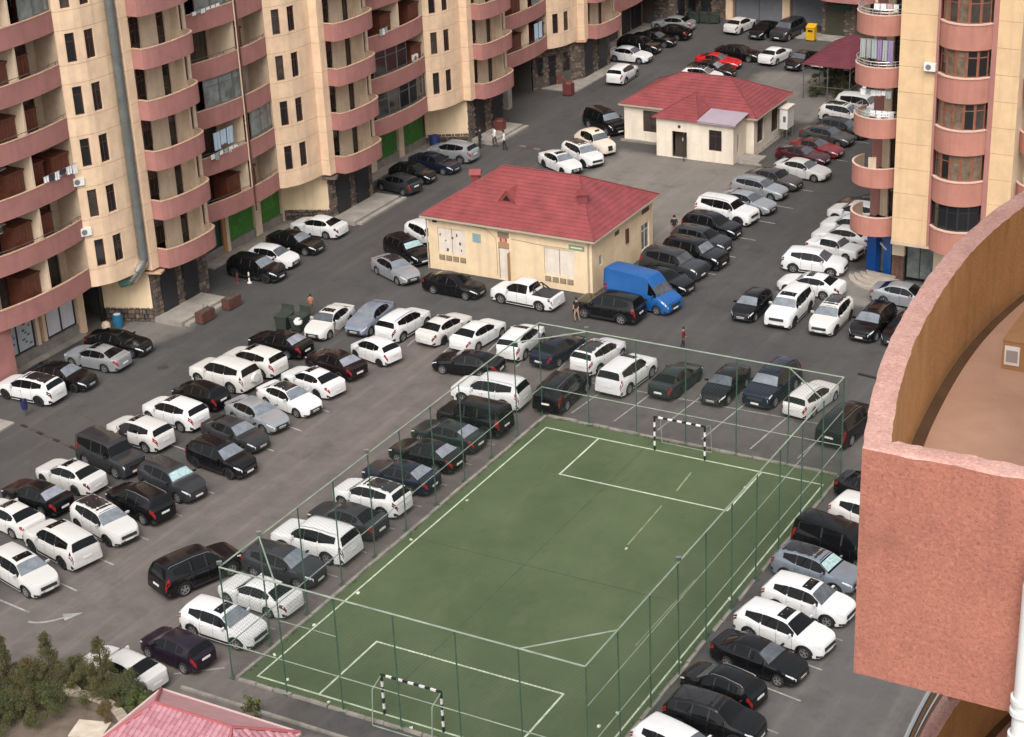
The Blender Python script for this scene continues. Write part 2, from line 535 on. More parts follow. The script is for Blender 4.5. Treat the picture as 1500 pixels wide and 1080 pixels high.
# ---- speed bump (row of brown pads) on the street at the left
bump = thing('speed_bump', 'worn row of low rubber pads laid across the left street', 'speed bump', (-25.2, 14.6, 0), math.radians(-12))
for k in range(8):
    b = MB(); b.box(-.27, -.10, 0, .27, .10, .035)
    b.build('pad', mat('pad_brown', (.07, .05, .045), .9) if k % 2 else PLASTIC, bump, loc=(-2.9 + k * .78, 0, 0))
bump2 = thing('speed_bump', 'worn row of low rubber pads crossing the street beside the round cream taxi', 'speed bump', (-24.4, 72.6, 0), math.radians(-8))
for k in range(7):
    b = MB(); b.box(-.3, -.15, 0, .3, .15, .035)
    b.build('pad', RUST if k % 2 else mat('pad_grey', (.16, .13, .12), .9), bump2, loc=(-2.0 + k * .72, 0, 0))

# ---- pavement along the left blocks
b = MB()
b.box(-40, 6, 0, -33.55, 27.2, .13)
b.box(-40, 9, 0, -28.75, 15.2, .12)
b.box(-40, 40.0, 0, -33.1, 52.2, .12)
b.box(-40, 60.0, 0, -33.1, 73.0, .12)
b.box(-40, 88.4, 0, -29.5, 98.5, .12)
b.box(-40, 98.6, 0, -32.9, 122, .12)
structure(b.build('pavement', CONC))
def slab_step(y0, y1, x1):
    b = MB()
    b.box(-30.9, y0, 0, x1, y1, .34); b.box(x1 + .002, y0 + .3, 0, x1 + .4, y1 + .4, .16)
    structure(b.build('step', CONC))
slab_step(30.8, 35.6, -28.7)
slab_step(51.4, 57.6, -28.8)
slab_step(72.2, 77.4, -28.9)
b = MB(); b.box(-19.2, 114.2, 0, 6, 114.9, .2); b.box(-19.2, 112.9, 0, -9, 114.19, .12)
structure(b.build('pavement', CONC))
# manhole covers
for (x, y) in ((-25.8, 25.2),):
    b = MB(); b.lathe([(.001, .010), (.30, .010), (.34, .008), (.36, .0)], 'z', (0, 0, 0), 18)
    tag(b.build('manhole_cover', mat('cast_iron', (.05, .045, .042), .6, .3, 8), smooth=30, loc=(x, y, .002)),
        'round manhole cover in the street by the wooden planters', 'manhole cover')

# ================================================================ SPORTS PITCH
PW, PL = 16.56, 27.6
b = MB(); b.quad((-.62, -.5, .012), (16.95, -.5, .012), (16.95, 28.8, .012), (-.62, 28.8, .012))
structure(b.build('sports_pitch', M_TURF))
b = MB()
def pl(p, q, w=.10, z=.02): line_strip(b, p, q, w, z)
h = .05
pl((-h, 0), (PW + h, 0)); pl((-h, PL), (PW + h, PL))
pl((0, h), (0, PL - h), .09); pl((PW, h), (PW, PL - h), .09)
for y0, y1 in ((h, 4.7), (PL - h, PL - 4.7)):
    pl((3.34, y0), (3.34, y1)); pl((13.11, y0), (13.11, y1))
    pl((3.29, y1), (13.16, y1), .10, .024)
structure(b.build('pitch_lines', WHITELINE))
b = MB()
for p, q, w in (((9.85, 23.8), (9.7, 26.0), .09), ((9.98, 17.6), (9.82, 22.0), .07), ((14.3, 9.5), (14.4, 16), .05)):
    line_strip(b, p, q, w, .018)
structure(b.build('worn_pitch_lines', mat('worn_line', (.22, .25, .14), .95, .4, 2)))
b = MB()
for y in (13.7,):
    line_strip(b, (-.5, y), (16.9, y), .07, .016)
for x in (6.2,):
    line_strip(b, (x, -.4), (x, 28.7), .05, .017)
structure(b.build('turf_seams', mat('turf_seam', (.052, .075, .036), .95, .4, 3)))
# kerb of low stones round the pitch, each stone its own part
kerb = thing('pitch_kerb', 'low uneven concrete kerb with weeds round the green pitch', 'kerb')
kst = [MB() for _ in range(4)]
for i, kb in enumerate(kst):
    r_ = random.Random(i)
    hh = .10 + .03 * r_.random()
    kb.obox((0, 0, hh / 2), (.46, 0, 0), (.02 * (r_.random() - .5), .075 + .02 * r_.random(), 0), (0, .01 * (r_.random() - .5), hh / 2))
kme = [k.mesh('kerb_stone', KERB) for k in kst]
def kerb_run(p, q):
    p, q = Vector(p), Vector(q); L = (q - p).length; n = int(L / .97); a = math.atan2((q - p).y, (q - p).x)
    for k in range(n):
        if rnd.random() < .06: continue
        c = p + (q - p) * ((k + .5) / n)
        link('kerb_stone', rnd.choice(kme), kerb, (c.x + rnd.uniform(-.02, .02), c.y + rnd.uniform(-.02, .02), rnd.uniform(-.03, .01)), a + rnd.uniform(-.03, .03))
kerb_run((-.72, -.6), (-.72, 28.9)); kerb_run((-.6, 28.93), (16.9, 28.93)); kerb_run((17.04, 28.8), (17.04, -.6)); kerb_run((16.9, -.62), (-.6, -.62))
# weeds and litter along the kerb
b = MB()
for _ in range(2600):
    s = rnd.random()
    e = rnd.choice((0, 0, 1, 1, 2, 3))
    x, y = {0: (-.62, s * 29.4 - .5), 1: (s * 17.6 - .6, 28.8), 2: (16.95, s * 29.4 - .5), 3: (s * 17.6 - .6, -.52)}[e]
    if noise.noise(Vector((x * .6, y * .6, 3))) < -.05: continue
    x += rnd.gauss(0, .07); y += rnd.gauss(0, .07)
    a = rnd.random() * 6.28; l = rnd.uniform(.05, .16); k = rnd.uniform(.01, .03)
    b.tri((x - k * math.sin(a), y + k * math.cos(a), .01), (x + k * math.sin(a), y - k * math.cos(a), .01), (x + l * .6 * math.cos(a), y + l * .6 * math.sin(a), l))
stuff(b.build('weeds', mat('weed', (.07, .085, .032), .95, .4, 4)))
for i, (x, y) in enumerate(((-.1, 4.6), (.2, 7.9), (-.3, 1.7), (-.2, 13.4), (.3, 18.2), (4.1, -.35), (8.4, -.4), (15.6, 3.2), (15.9, 4.4), (16.7, 9.1), (10.1, 17.2), (13.0, 25.6), (1.4, .3), (16.6, 15))):
    b = MB(); b.obox((0, 0, .03), (.07, .02, .01), (-.02, .05, 0), (0, .01, .03))
    tag(b.build('litter', mat('paper', (.6, .58, .52), .9), loc=(x, y, .02), rotz=i * 1.1), 'small pale scrap of litter lying on the green pitch or its edge', 'litter', 'scraps of litter on the pitch')

# ---- goals
def goal(y, sgn, label):
    g = thing('football_goal', label, 'goal', (8.3, y, .02))
    SEG = 9
    def striped(nm, p, q, n, first):
        for k in range(n):
            a = Vector(p).lerp(Vector(q), k / n); e = Vector(p).lerp(Vector(q), (k + 1) / n)
            bb = MB(); bb.bar(a, e, .042)
            bb.build(nm, [BLACKP, WHITEP][(k + first) % 2], g)
    striped('post_band', (-1.5, 0, 0), (-1.5, 0, 2.0), 7, 0)
    striped('post_band', (1.5, 0, 0), (1.5, 0, 2.0), 7, 0)
    striped('crossbar_band', (-1.54, 0, 2.04), (1.54, 0, 2.04), 11, 0)
    for x in (-1.5, 1.5):
        bb = MB(); bb.bar((x, .05 * sgn, 2.0), (x, .75 * sgn, 1.75), .02); bb.bar((x, .75 * sgn, 1.75), (x, .95 * sgn, .02), .02)
        bb.build('stay', RAILG, g)
    bb = MB(); bb.bar((-1.5, .95 * sgn, .03), (1.5, .95 * sgn, .03), .02); bb.build('ground_bar', RAILG, g)
goal(PL, 1, 'black and white banded goal at the far end of the pitch')
goal(0, -1, 'black and white banded goal at the near end of the pitch')

# ---- cage fence
fx0, fx1, fy0, fy1, FH = -.96, 17.05, -.6, 28.96, 5.78
fence = thing('cage_fence', 'tall green tubular wire fence enclosing the green pitch', 'fence')
pm = MB(); pm.bar((0, 0, 0), (0, 0, FH), .038, n=6); pm.box(-.13, -.13, 0, .13, .13, .05)
pme = pm.mesh('post', POSTG)
xs = [fx0 + (fx1 - fx0) * k / 6 for k in range(7)]
ys = [fy0 + (fy1 - fy0) * k / 10 for k in range(11)]
pts = [(x, fy0) for x in xs] + [(x, fy1) for x in xs] + [(fx0, y) for y in ys[1:-1]] + [(fx1, y) for y in ys[1:-1]]
for k, (x, y) in enumerate(pts):
    o = link('post', pme, fence, (x, y, 0))
    o.rotation_euler = (rnd.uniform(-.006, .006), rnd.uniform(-.006, .006), 0)
def rail(p, q, w=.028, m=RAILG):
    bb = MB(); bb.bar(p, q, w, n=6); bb.build('rail', m, fence)
for z, w in ((FH, .04), (1.8, .026)):
    for a in range(6):
        for y in (fy0, fy1):
            rail((xs[a], y, z), (xs[a + 1], y, z), w)
    for a in range(10):
        for x in (fx0, fx1):
            rail((x, ys[a], z), (x, ys[a + 1], z), w)
for a in range(10):
    rail((fx1, ys[a], 3.85), (fx1, ys[a + 1], 3.85), .022)
rail((xs[1], fy0, 3.85), (xs[2], fy0, 3.85), .02)
for p, q in (((fx0, ys[1]), (xs[1], fy0)), ((fx1, ys[1]), (xs[5], fy0)), ((fx0, ys[9]), (xs[1], fy1)), ((fx1, ys[9]), (xs[5], fy1))):
    bb = MB(); bb.bar((*p, FH - .02), (*q, FH - .02), .035, n=6); bb.build('corner_brace', RAILG, fence)
b = MB()
def wire_side(p, q):
    p, q = Vector(p), Vector(q); L = (q - p).length; d = (q - p) / L; st = .2; r = .0027
    n = int((L + FH) / st)
    for sg in (1, -1):
        for k in range(n):
            s0 = -FH + k * st
            a, c = max(0, s0), min(L, s0 + FH)
            if c - a < .05: continue
            za, zc = (a - s0), (c - s0)
            if sg < 0: za, zc = FH - za, FH - zc
            A = Vector((*(p + d * a), za)); C = Vector((*(p + d * c), zc))
            u = (C - A).normalized().cross(Vector((-d.y, d.x, 0))) * r
            v = Vector((-d.y, d.x, 0)) * r
            i = len(b.v)
            for e in (A, C):
                b.v += [tuple(e + u), tuple(e - u + v), tuple(e - u - v)]
            for j in range(3):
                b.f.append((i + j, i + (j + 1) % 3, i + 3 + (j + 1) % 3, i + 3 + j)); b.m.append(0)
wire_side((fx0, fy0), (fx1, fy0)); wire_side((fx0, fy1), (fx1, fy1)); wire_side((fx0, fy0), (fx0, fy1)); wire_side((fx1, fy0), (fx1, fy1))
stuff(b.build('wire_mesh', WIRE, fence))
# floodlights on the rails
for (x, y, lab) in ((fx0, fy0 + .05, 'small pale floodlight on the near left corner post of the cage fence'), (fx0, ys[1], 'small pale floodlight above the brace of the near left fence corner'),
                    (fx1, ys[1] + 5.9, 'small floodlight on the right hand fence rail halfway along'), (xs[1], fy1, 'small pale floodlight on the far fence near its left corner'),
                    (fx0, ys[4], 'small floodlight on the left fence rail beside the white crossover with glass roof')):
    t = thing('floodlight', lab, 'floodlight', (x, y, FH + .04), 0.6, 'floodlights on the cage fence'); t.scale = (.7, .7, .7)
    bb = MB(); bb.obox((0, 0, .22), (.17, 0, 0), (0, .06, .03), (0, -.03, .12)); bb.build('housing', GREYMETAL, t)
    bb = MB(); bb.obox((0, .075, .245), (.14, 0, 0), (0, .004, 0), (0, -.03, .095)); bb.build('lens', LAMP, t)
    bb = MB(); bb.bar((0, 0, 0), (0, 0, .14), .02); bb.build('bracket', DARKMETAL, t)

# ================================================================ APARTMENT BLOCKS
FZ0, FH_ = 3.85, 3.3
def panel_wall(mb, P, Q, zc, zf, holes=(), groove=(), gd=.022, rd=.14, m=0, mg=1):
    """wall from P to Q (x,y), z from zc to zf, outside on the right of P->Q; holes (a0,a1,z0,z1) with reveals; groove heights"""
    P, Q = Vector(P), Vector(Q)
    L = (Q - P).length; d = (Q - P) / L
    nrm = Vector((d.y, -d.x))
    ac = sorted({0, L, *[h[0] for h in holes], *[h[1] for h in holes]})
    zs = {zc, zf}
    for h in holes: zs |= {h[2], h[3]}
    for g in groove: zs |= {g - .014, g + .014}
    zs = sorted(z for z in zs if zc - 1e-6 <= z <= zf + 1e-6)
    def kind(a, z):
        for h in holes:
            if h[0] < a < h[1] and h[2] < z < h[3]: return rd
        for g in groove:
            if abs(z - g) < .014: return gd
        return 0.0
    def pt(a, z, dep):
        p = P + d * a - nrm * dep
        return (p.x, p.y, z)
    na, nz_ = len(ac) - 1, len(zs) - 1
    K = [[kind((ac[i] + ac[i + 1]) / 2, (zs[j] + zs[j + 1]) / 2) for j in range(nz_)] for i in range(na)]
    for i in range(na):
        for j in range(nz_):
            k = K[i][j]
            if k < rd:
                mb.quad(pt(ac[i], zs[j], k), pt(ac[i + 1], zs[j], k), pt(ac[i + 1], zs[j + 1], k), pt(ac[i], zs[j + 1], k), mg if k else m)
            if i + 1 < na and K[i + 1][j] != k:
                a = ac[i + 1]; k2 = K[i + 1][j]
                mb.quad(pt(a, zs[j], k), pt(a, zs[j], k2), pt(a, zs[j + 1], k2), pt(a, zs[j + 1], k), m)
            if j + 1 < nz_ and K[i][j + 1] != k:
                z = zs[j + 1]; k2 = K[i][j + 1]
                mb.quad(pt(ac[i], z, k), pt(ac[i + 1], z, k), pt(ac[i + 1], z, k2), pt(ac[i], z, k2), m)

def window_mesh(wd, ht, mull=(), trans=(), fr=.06, dp=.05):
    """frame in local coordinates: x 0..wd, front at y=0 (towards -y), z 0..ht"""
    f = MB()
    f.box(0, 0, 0, fr, dp, ht); f.box(wd - fr, 0, 0, wd, dp, ht)
    f.box(fr, 0, 0, wd - fr, dp, fr); f.box(fr, 0, ht - fr, wd - fr, dp, ht)
    for x in mull: f.box(x - fr * .45, .004, fr, x + fr * .45, dp - .004, ht - fr)
    for z in trans: f.box(fr, .008, z - fr * .4, wd - fr, dp - .008, z + fr * .4)
    g = MB(); g.box(fr * .5, .022, fr * .5, wd - fr * .5, .034, ht - fr * .5)
    return f, g

WM = {}
def window(parent, P, Q, a0, a1, z0, z1, inset=.09, mull=(), trans=(), fm=None, gm=None, nm='window', zoff=0.0):
    """a framed window in the wall P->Q (outside on the right)"""
    P, Q = Vector(P), Vector(Q); d = (Q - P).normalized(); nrm = Vector((d.y, -d.x))
    key = (round(a1 - a0, 3), round(z1 - z0, 3), mull, trans, (fm or BROWN).name, (gm or GLASSD).name, nm)
    if key not in WM:
        f, g = window_mesh(a1 - a0, z1 - z0, mull, trans, .085 if fm and fm.name == 'orange_brown_frame' else .06)
        WM[key] = (f.mesh(nm, fm or BROWN), g.mesh('pane', gm or GLASSD))
    p = P + d * a0 - nrm * inset
    o = link(nm, WM[key][0], parent, (p.x, p.y, z0 + zoff), math.atan2(d.y, d.x))
    link('pane', WM[key][1], o)
    return o

BAY = [(-32.1, 0.0), (-31.78, .30), (-31.36, 1.02), (-31.20, 1.45), (-31.06, 2.30), (-31.0, 3.0), (-30.98, 3.8), (-30.32, 3.86), (-30.3, 4.55)]
SNG = [(-30.32, 4.56), (-29.52, 4.60), (-29.24, 5.25), (-29.08, 6.2), (-29.02, 7.2), (-29.05, 8.2), (-29.16, 8.95), (-29.4, 9.45), (-29.8, 9.72), (-30.34, 9.80)]
DBL = [(-33.4, 10.15), (-32.95, 11.0), (-32.5, 12.1), (-32.18, 13.4), (-31.93, 14.8), (-31.82, 16.2), (-31.80, 17.6), (-31.87, 18.9), (-32.0, 19.9), (-32.1, 20.48)]
SREC = [(-30.3, 4.58), (-30.95, 4.6), (-30.95, 9.3), (-30.36, 9.35), (-30.36, 10.1), (-33.9, 10.12)]
DREC = [(-33.9, 10.14), (-33.9, 20.46), (-32.12, 20.5)]
MOD = 20.5

def bay_mesh():
    mb = MB()
    hol = {1: (.12, .72), 3: (.10, .80)}
    for i, (p, q) in enumerate(zip(BAY[:-1], BAY[1:])):
        L = (Vector(q) - Vector(p)).length
        hs = [(hol[i][0], min(hol[i][1], L - .02), 1.30, 3.08)] if i in hol else []
        panel_wall(mb, p, q, 0.0, FH_, hs, (1.15, 3.286))
    # underside and top closing faces
    mb.poly([(x, y, 0) for x, y in reversed(BAY)] + [(-34.0, 0, 0), (-34.0, 4.55, 0)][::-1][::-1], 0)
    return mb.mesh('bay_wall', [CREAM, GROOVE])

def parapet_mesh(path, back, h=1.25, th=.12):
    inn = offset_path(path, th)
    mb = MB()
    mb.strip(path, 0, h)
    mb.strip(list(reversed(inn)), .22, h, 1)
    mb.poly([(x, y, 0.0) for x, y in reversed(path)] + [(*p, 0.0) for p in back], 1)
    mb.poly([(x, y, .22) for x, y in path] + [(*p, .22) for p in reversed(back)], 2)
    cp = MB()
    o2 = offset_path(path, -.02); i2 = offset_path(path, th + .02)
    for k in range(len(path) - 1):
        cp.quad((*o2[k], h + .05), (*o2[k + 1], h + .05), (*i2[k + 1], h + .05), (*i2[k], h + .05))
        cp.quad((*o2[k], h), (*o2[k + 1], h), (*o2[k + 1], h + .05), (*o2[k], h + .05))
        cp.quad((*i2[k + 1], h), (*i2[k], h), (*i2[k], h + .05), (*i2[k + 1], h + .05))
        cp.quad((*i2[k], h), (*i2[k + 1], h), (*o2[k + 1], h), (*o2[k], h))
    return mb, cp

def smooth_path(path, n=3):
    """Catmull-Rom refinement, keeps sharp first and last segment"""
    out = []
    P = [Vector(p) for p in path]
    for i in range(len(P) - 1):
        a, b_, c, d = P[max(i - 1, 0)], P[i], P[i + 1], P[min(i + 2, len(P) - 1)]
        for k in range(n):
            t = k / n
            q = .5 * ((2 * b_) + (c - a) * t + (2 * a - 5 * b_ + 4 * c - d) * t * t + (3 * b_ - a - 3 * c + d) * t ** 3)
            out.append((q.x, q.y))
    out.append(tuple(P[-1]))
    return out

ME = {}
def module_meshes():
    ME['bay'] = bay_mesh()
    s = SNG[:2] + smooth_path(SNG[1:], 2)[1:]
    a, c = parapet_mesh(s, [(-30.9, 4.57), (-30.9, 9.78)])
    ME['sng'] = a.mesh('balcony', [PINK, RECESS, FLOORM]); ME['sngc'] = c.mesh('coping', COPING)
    d = smooth_path(DBL, 2)
    a, c = parapet_mesh(d, [(-33.88, 10.15), (-33.88, 20.44)])
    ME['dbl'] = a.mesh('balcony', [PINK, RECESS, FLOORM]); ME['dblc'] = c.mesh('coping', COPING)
    mb = MB()
    for i, (p, q) in enumerate(zip(SREC[:-1], SREC[1:])):
        hs = []
        if i == 1: hs = [(.18, 1.72, .24, 2.95), (3.35, 4.12, .24, 2.95)]
        if i == 3: hs = [(.20, .46, 1.2, 2.9)]
        panel_wall(mb, p, q, 0.0, FH_, hs, (1.15, 3.286) if i >= 3 else ())
    ME['srec'] = mb.mesh('wall', [CREAM2, GROOVE])
    mb = MB()
    panel_wall(mb, DREC[0], DREC[1], 0.0, FH_, [(.7, 2.6, .24, 2.9), (4.3, 6.2, .24, 2.9), (7.6, 9.7, .24, 2.9)])
    panel_wall(mb, DREC[1], DREC[2], 0.0, FH_)
    ME['drec'] = mb.mesh('wall', [RECESS, GROOVE])
    mb = MB(); mb.box(-33.88, 16.74, .22, -31.95, 16.90, FH_ - .002)
    ME['part'] = mb.mesh('partition', [CREAM2])
    # closet of brown boards standing on many double balconies
    mb = MB(); mb.box(-33.86, 0, .225, -32.6, 1.5, 2.35); mb.box(-33.86, -.05, 2.352, -32.5, 1.55, 2.45)
    for k in range(5): mb.box(-32.6, .06 + k * .29, .30, -32.585, .31 + k * .29, 2.3)
    ME['closet'] = mb.mesh('cupboard', [BROWN2])
module_meshes()
_rp = offset_path(smooth_path(DBL, 2), .06)
_q = MB(); _q.tube([(x, y, 1.50) for x, y in _rp], .022, 6)
for _k in range(1, len(_rp) - 1, 2): _q.bar((*_rp[_k], 1.28), (*_rp[_k], 1.50), .014)
ME['rail'] = _q.mesh('railing', mat('dark_railing', (.12, .11, .105), .5, metal=.4))

def door_block(parent, P, Q, a0, z, left):
    """balcony door joined to a window, brown frames"""
    window(parent, P, Q, a0, a0 + .72, z + .24, z + 2.95, .1, (), (.75, 2.1), BROWN2, GLASSD, 'balcony_door')
    window(parent, P, Q, a0 + .72, a0 + 1.54, z + 1.12, z + 2.95, .1, (.42,), (1.3,), BROWN, GLASSD, 'window')

def glazing(parent, path, z0, z1, gm, fm, n=1):
    """framed glass screens standing on a parapet between z0 and z1, one part per panel"""
    for p, q in zip(path[:-1], path[1:]):
        P, Q = Vector(p), Vector(q)
        window(parent, P, Q, .01, (Q - P).length - .01, z0, z1, .05, (), (round((z1 - z0) * .72, 2),), fm, gm, 'glazing_panel')

def block_module(root, m, floors, rng, glazed=(), start='bay', upto='dbl', dz=0):
    """one 20.5 m module of the curved facade, all storeys"""
    y0 = 26.65 + MOD * m
    def L_(nm, key, z, sub=None, subkey=None):
        o = link(nm, ME[key], root, (0, y0, z))
        if sub: link(sub, ME[subkey], o)
        return o
    for k in range(floors):
        z = FZ0 + FH_ * k
        sh = lambda p: (p[0], p[1] + y0)
        if start == 'bay':
            L_('bay_wall', 'bay', z)
            gm = rng.choice((GLASSD, GLASSD, GLASSB))
            L1 = (Vector(BAY[2]) - Vector(BAY[1])).length; L3 = (Vector(BAY[4]) - Vector(BAY[3])).length
            window(root, sh(BAY[1]), sh(BAY[2]), .12, .72, z + 1.30, z + 3.08, .1, (), (1.25,), BROWN, gm)
            window(root, sh(BAY[3]), sh(BAY[4]), .10, .80, z + 1.30, z + 3.08, .1, (.35,), (1.25,), BROWN, rng.choice((GLASSD, GLASSB, GLASSD)))
            L_('balcony', 'sng', z, 'coping', 'sngc')
            L_('wall', 'srec', z)
            door_block(root, sh(SREC[1]), sh(SREC[2]), .18, z, True)
            window(root, sh(SREC[1]), sh(SREC[2]), 3.35, 4.12, z + .24, z + 2.95, .1, (), (.8, 2.1), BROWN2, GLASSD, 'balcony_door')
            window(root, sh(SREC[3]), sh(SREC[4]), .20, .46, z + 1.2, z + 2.9, .1, (), (), BROWN, GLASSD)
        if upto == 'dbl':
            L_('balcony', 'dbl', z, 'coping', 'dblc')
            L_('wall', 'drec', z); L_('partition', 'part', z)
            P, Q = sh(DREC[0]), sh(DREC[1])
            for a in (.7, 4.3, 7.6):
                wd = 2.1 if a > 7 else 1.9
                if rng.random() < .5:
                    window(root, P, Q, a, a + .8, z + .24, z + 2.9, .1, (), (.8, 2.0), BROWN2, GLASSD, 'balcony_door')
                    window(root, P, Q, a + .8, a + wd, z + .24, z + 2.9, .1, (.55,), (1.0,), BROWN, GLASSD)
                else:
                    window(root, P, Q, a, a + wd, z + .24, z + 2.9, .1, (.7, 1.35), (1.0,), BROWN, rng.choice((GLASSD, GLASSB)))
            r = rng.random()
            if r < .75:
                o = link('cupboard', ME['closet'], root, (0, y0 + 15.15, z))
            if rng.random() < .6:
                link('cupboard', ME['closet'], root, (0, y0 + 16.95, z))
            if rng.random() < .55:
                link('cupboard', ME['closet'], root, (.25, y0 + 18.85, z))
            if rng.random() < .45: link('railing', ME['rail'], root, (0, y0, z))
            g = (m, k)
            dp = [sh(p) for p in smooth_path(DBL, 1)]
            dp = [(p[0] - .06, p[1]) for p in dp]
            if (g, 'l') in glazed: glazing(root, dp[3:7] + [(dp[6][0], y0 + 16.7)][:0], z + 1.31, z + 3.28, glazed[(g, 'l')], GREYMETAL)
            if (g, 'r') in glazed: glazing(root, dp[6:], z + 1.31, z + 3.28, glazed[(g, 'r')], GREYMETAL)

left = thing('apartment_block', 'long cream apartment block with curved terracotta balconies along the left street', 'building', (0, 0, 0))
GLZ = {((0, 2), 'l'): GLASSL, ((0, 1), 'r'): GLASSL, ((1, 0), 'l'): GLASSD, ((1, 0), 'r'): GLASSD, ((1, 1), 'l'): GLASSD,
       ((2, 1), 'r'): GLASSL, ((0, 4), 'l'): GLASSL, ((-1, 5), 'r'): GLASSL, ((2, 2), 'r'): GLASSD, ((1, 3), 'l'): GLASSL}
RB = random.Random(21)
block_module(left, -1, 7, RB, GLZ, start='none')
for m_ in range(4):
    block_module(left, m_, 8, RB, GLZ)
block_module(left, 4, 7, RB, GLZ, upto='none')
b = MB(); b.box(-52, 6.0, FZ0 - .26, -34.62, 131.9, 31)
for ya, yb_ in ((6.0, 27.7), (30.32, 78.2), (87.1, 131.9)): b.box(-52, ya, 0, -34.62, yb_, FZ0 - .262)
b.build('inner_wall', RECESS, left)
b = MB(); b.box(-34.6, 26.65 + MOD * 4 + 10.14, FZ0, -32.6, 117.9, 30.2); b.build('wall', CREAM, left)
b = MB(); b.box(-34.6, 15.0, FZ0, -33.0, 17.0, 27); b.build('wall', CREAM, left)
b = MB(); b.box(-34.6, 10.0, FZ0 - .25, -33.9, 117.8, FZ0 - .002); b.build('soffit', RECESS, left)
# brown rain pipe between the two halves of the double balconies, first module
b = MB(); b.tube([(-31.72, 26.65 + 17.05, 3.4), (-31.72, 26.65 + 17.05, 30)], .06, 8); b.build('rain_pipe', RUST, left)
b = MB(); b.tube([(-31.72, 26.65 + 16.85, 5.2), (-31.72, 26.65 + 16.85, 30)], .05, 8); b.build('rain_pipe', CREAM2, left)

# ---- ground storey of the left block
SX = -34.3
def pilaster(parent, y, w=.5, m=CREAM2, x=SX + .18, z1=FZ0, z0=0):
    bb = MB(); bb.box(SX - .3, y, z0, x, y + w, z1 - .003); bb.build('pilaster', m, parent)
def shop(parent, y0, y1, z0, z1, m, nm='shop_front', x=SX, split=0, fm=None):
    bb = MB(); bb.box(x - .1, y0, z0, x, y1, z1); o = bb.build(nm, m, parent)
    if split:
        f2 = MB()
        for k in range(split + 1):
            yy = y0 + (y1 - y0) * k / split
            f2.box(x, yy - .05, z0, x + .05, yy + .05, z1)
        f2.box(x, y0, z1 - .1, x + .048, y1, z1); f2.box(x, y0, z0, x + .048, y1, z0 + .08)
        f2.build('frame', fm or DARKMETAL, o)
    return o
def scribble(parent, x, y0, y1, z0, z1, seed):
    """pale line drawing printed on a green panel"""
    r = random.Random(seed); bb = MB()
    for _ in range(7):
        c = Vector((y0 + (y1 - y0) * r.uniform(.15, .85), z0 + (z1 - z0) * r.uniform(.2, .8)))
        rad = r.uniform(.25, .7); a0 = r.random() * 6
        pp = []
        for k in range(7):
            a = a0 + k * r.uniform(.35, .7)
            q = c + Vector((math.cos(a) * rad * r.uniform(.8, 1.1), math.sin(a) * rad * 1.2 * r.uniform(.8, 1.1)))
            pp.append((min(max(q.x, y0 + .08), y1 - .08), min(max(q.y, z0 + .08), z1 - .08)))
        for p, q in zip(pp[:-1], pp[1:]):
            d = Vector((q[0] - p[0], q[1] - p[1]))
            if d.length < .02: continue
            n_ = Vector((-d.y, d.x)).normalized() * .028
            bb.quad((x, p[0] - n_.x, p[1] - n_.y), (x, q[0] - n_.x, q[1] - n_.y), (x, q[0] + n_.x, q[1] + n_.y), (x, p[0] + n_.x, p[1] + n_.y))
    bb.build('panel_drawing', GREENL, parent)
def green(parent, y0, y1, seed):
    o = shop(parent, y0, y1, .75, FZ0 - .1, GREENP, 'green_panel')
    scribble(o, SX + .006, y0, y1, .75, FZ0 - .1, seed)
def stone_face(parent, P, Q, z0, z1, seed, holes=()):
    """rough stones of uneven size and depth on the wall P->Q"""
    r = random.Random(seed)
    P, Q = Vector(P), Vector(Q); L = (Q - P).length; d = (Q - P) / L; nrm = Vector((d.y, -d.x))
    bb = MB(); z = z0
    while z < z1 - .05:
        h = min(r.uniform(.18, .36), z1 - z)
        if z1 - z - h < .12: h = z1 - z
        a = -r.random() * .2
        while a < L:
            w_ = r.uniform(.2, .55); a1 = min(a + w_, L); a0 = max(a, 0)
            ac, zc = (a0 + a1) / 2, z + h / 2
            if a1 - a0 > .05 and not any(hh[0] - .02 < ac < hh[1] + .02 and zc < hh[2] for hh in holes):
                dep = r.uniform(.015, .075)
                j = lambda: r.uniform(-.02, .02)
                e = [(a0 + .012 + abs(j()), z + .012 + abs(j())), (a1 - .012 - abs(j()), z + .012 + abs(j())), (a1 - .012 - abs(j()), z + h - .012 - abs(j())), (a0 + .012 + abs(j()), z + h - .012 - abs(j()))]
                mid = r.randrange(3)
                i = len(bb.v)
                for (aa, zz) in e:
                    p = P + d * aa; bb.v.append((p.x, p.y, zz))
                cx = sum(x_[0] for x_ in e) / 4; cz = sum(x_[1] for x_ in e) / 4
                for (aa, zz) in e:
                    p = P + d * (cx + (aa - cx) * .86) + nrm * (dep + r.uniform(-.008, .008)); bb.v.append((p.x, p.y, cz + (zz - cz) * .86))
                bb.f.append((i + 4, i + 5, i + 6, i + 7)); bb.m.append(mid)
                for k in range(4):
                    bb.f.append((i + k, i + (k + 1) % 4, i + 4 + (k + 1) % 4, i + 4 + k)); bb.m.append(mid)
            a += w_
        z += h
    stuff(bb.build('stone_facing', [STONE, mat('stone_dark', (.095, .078, .066), .9, .35, 3, .4, 18), mat('stone_warm', (.20, .145, .105), .9, .35, 3, .4, 18)], parent))

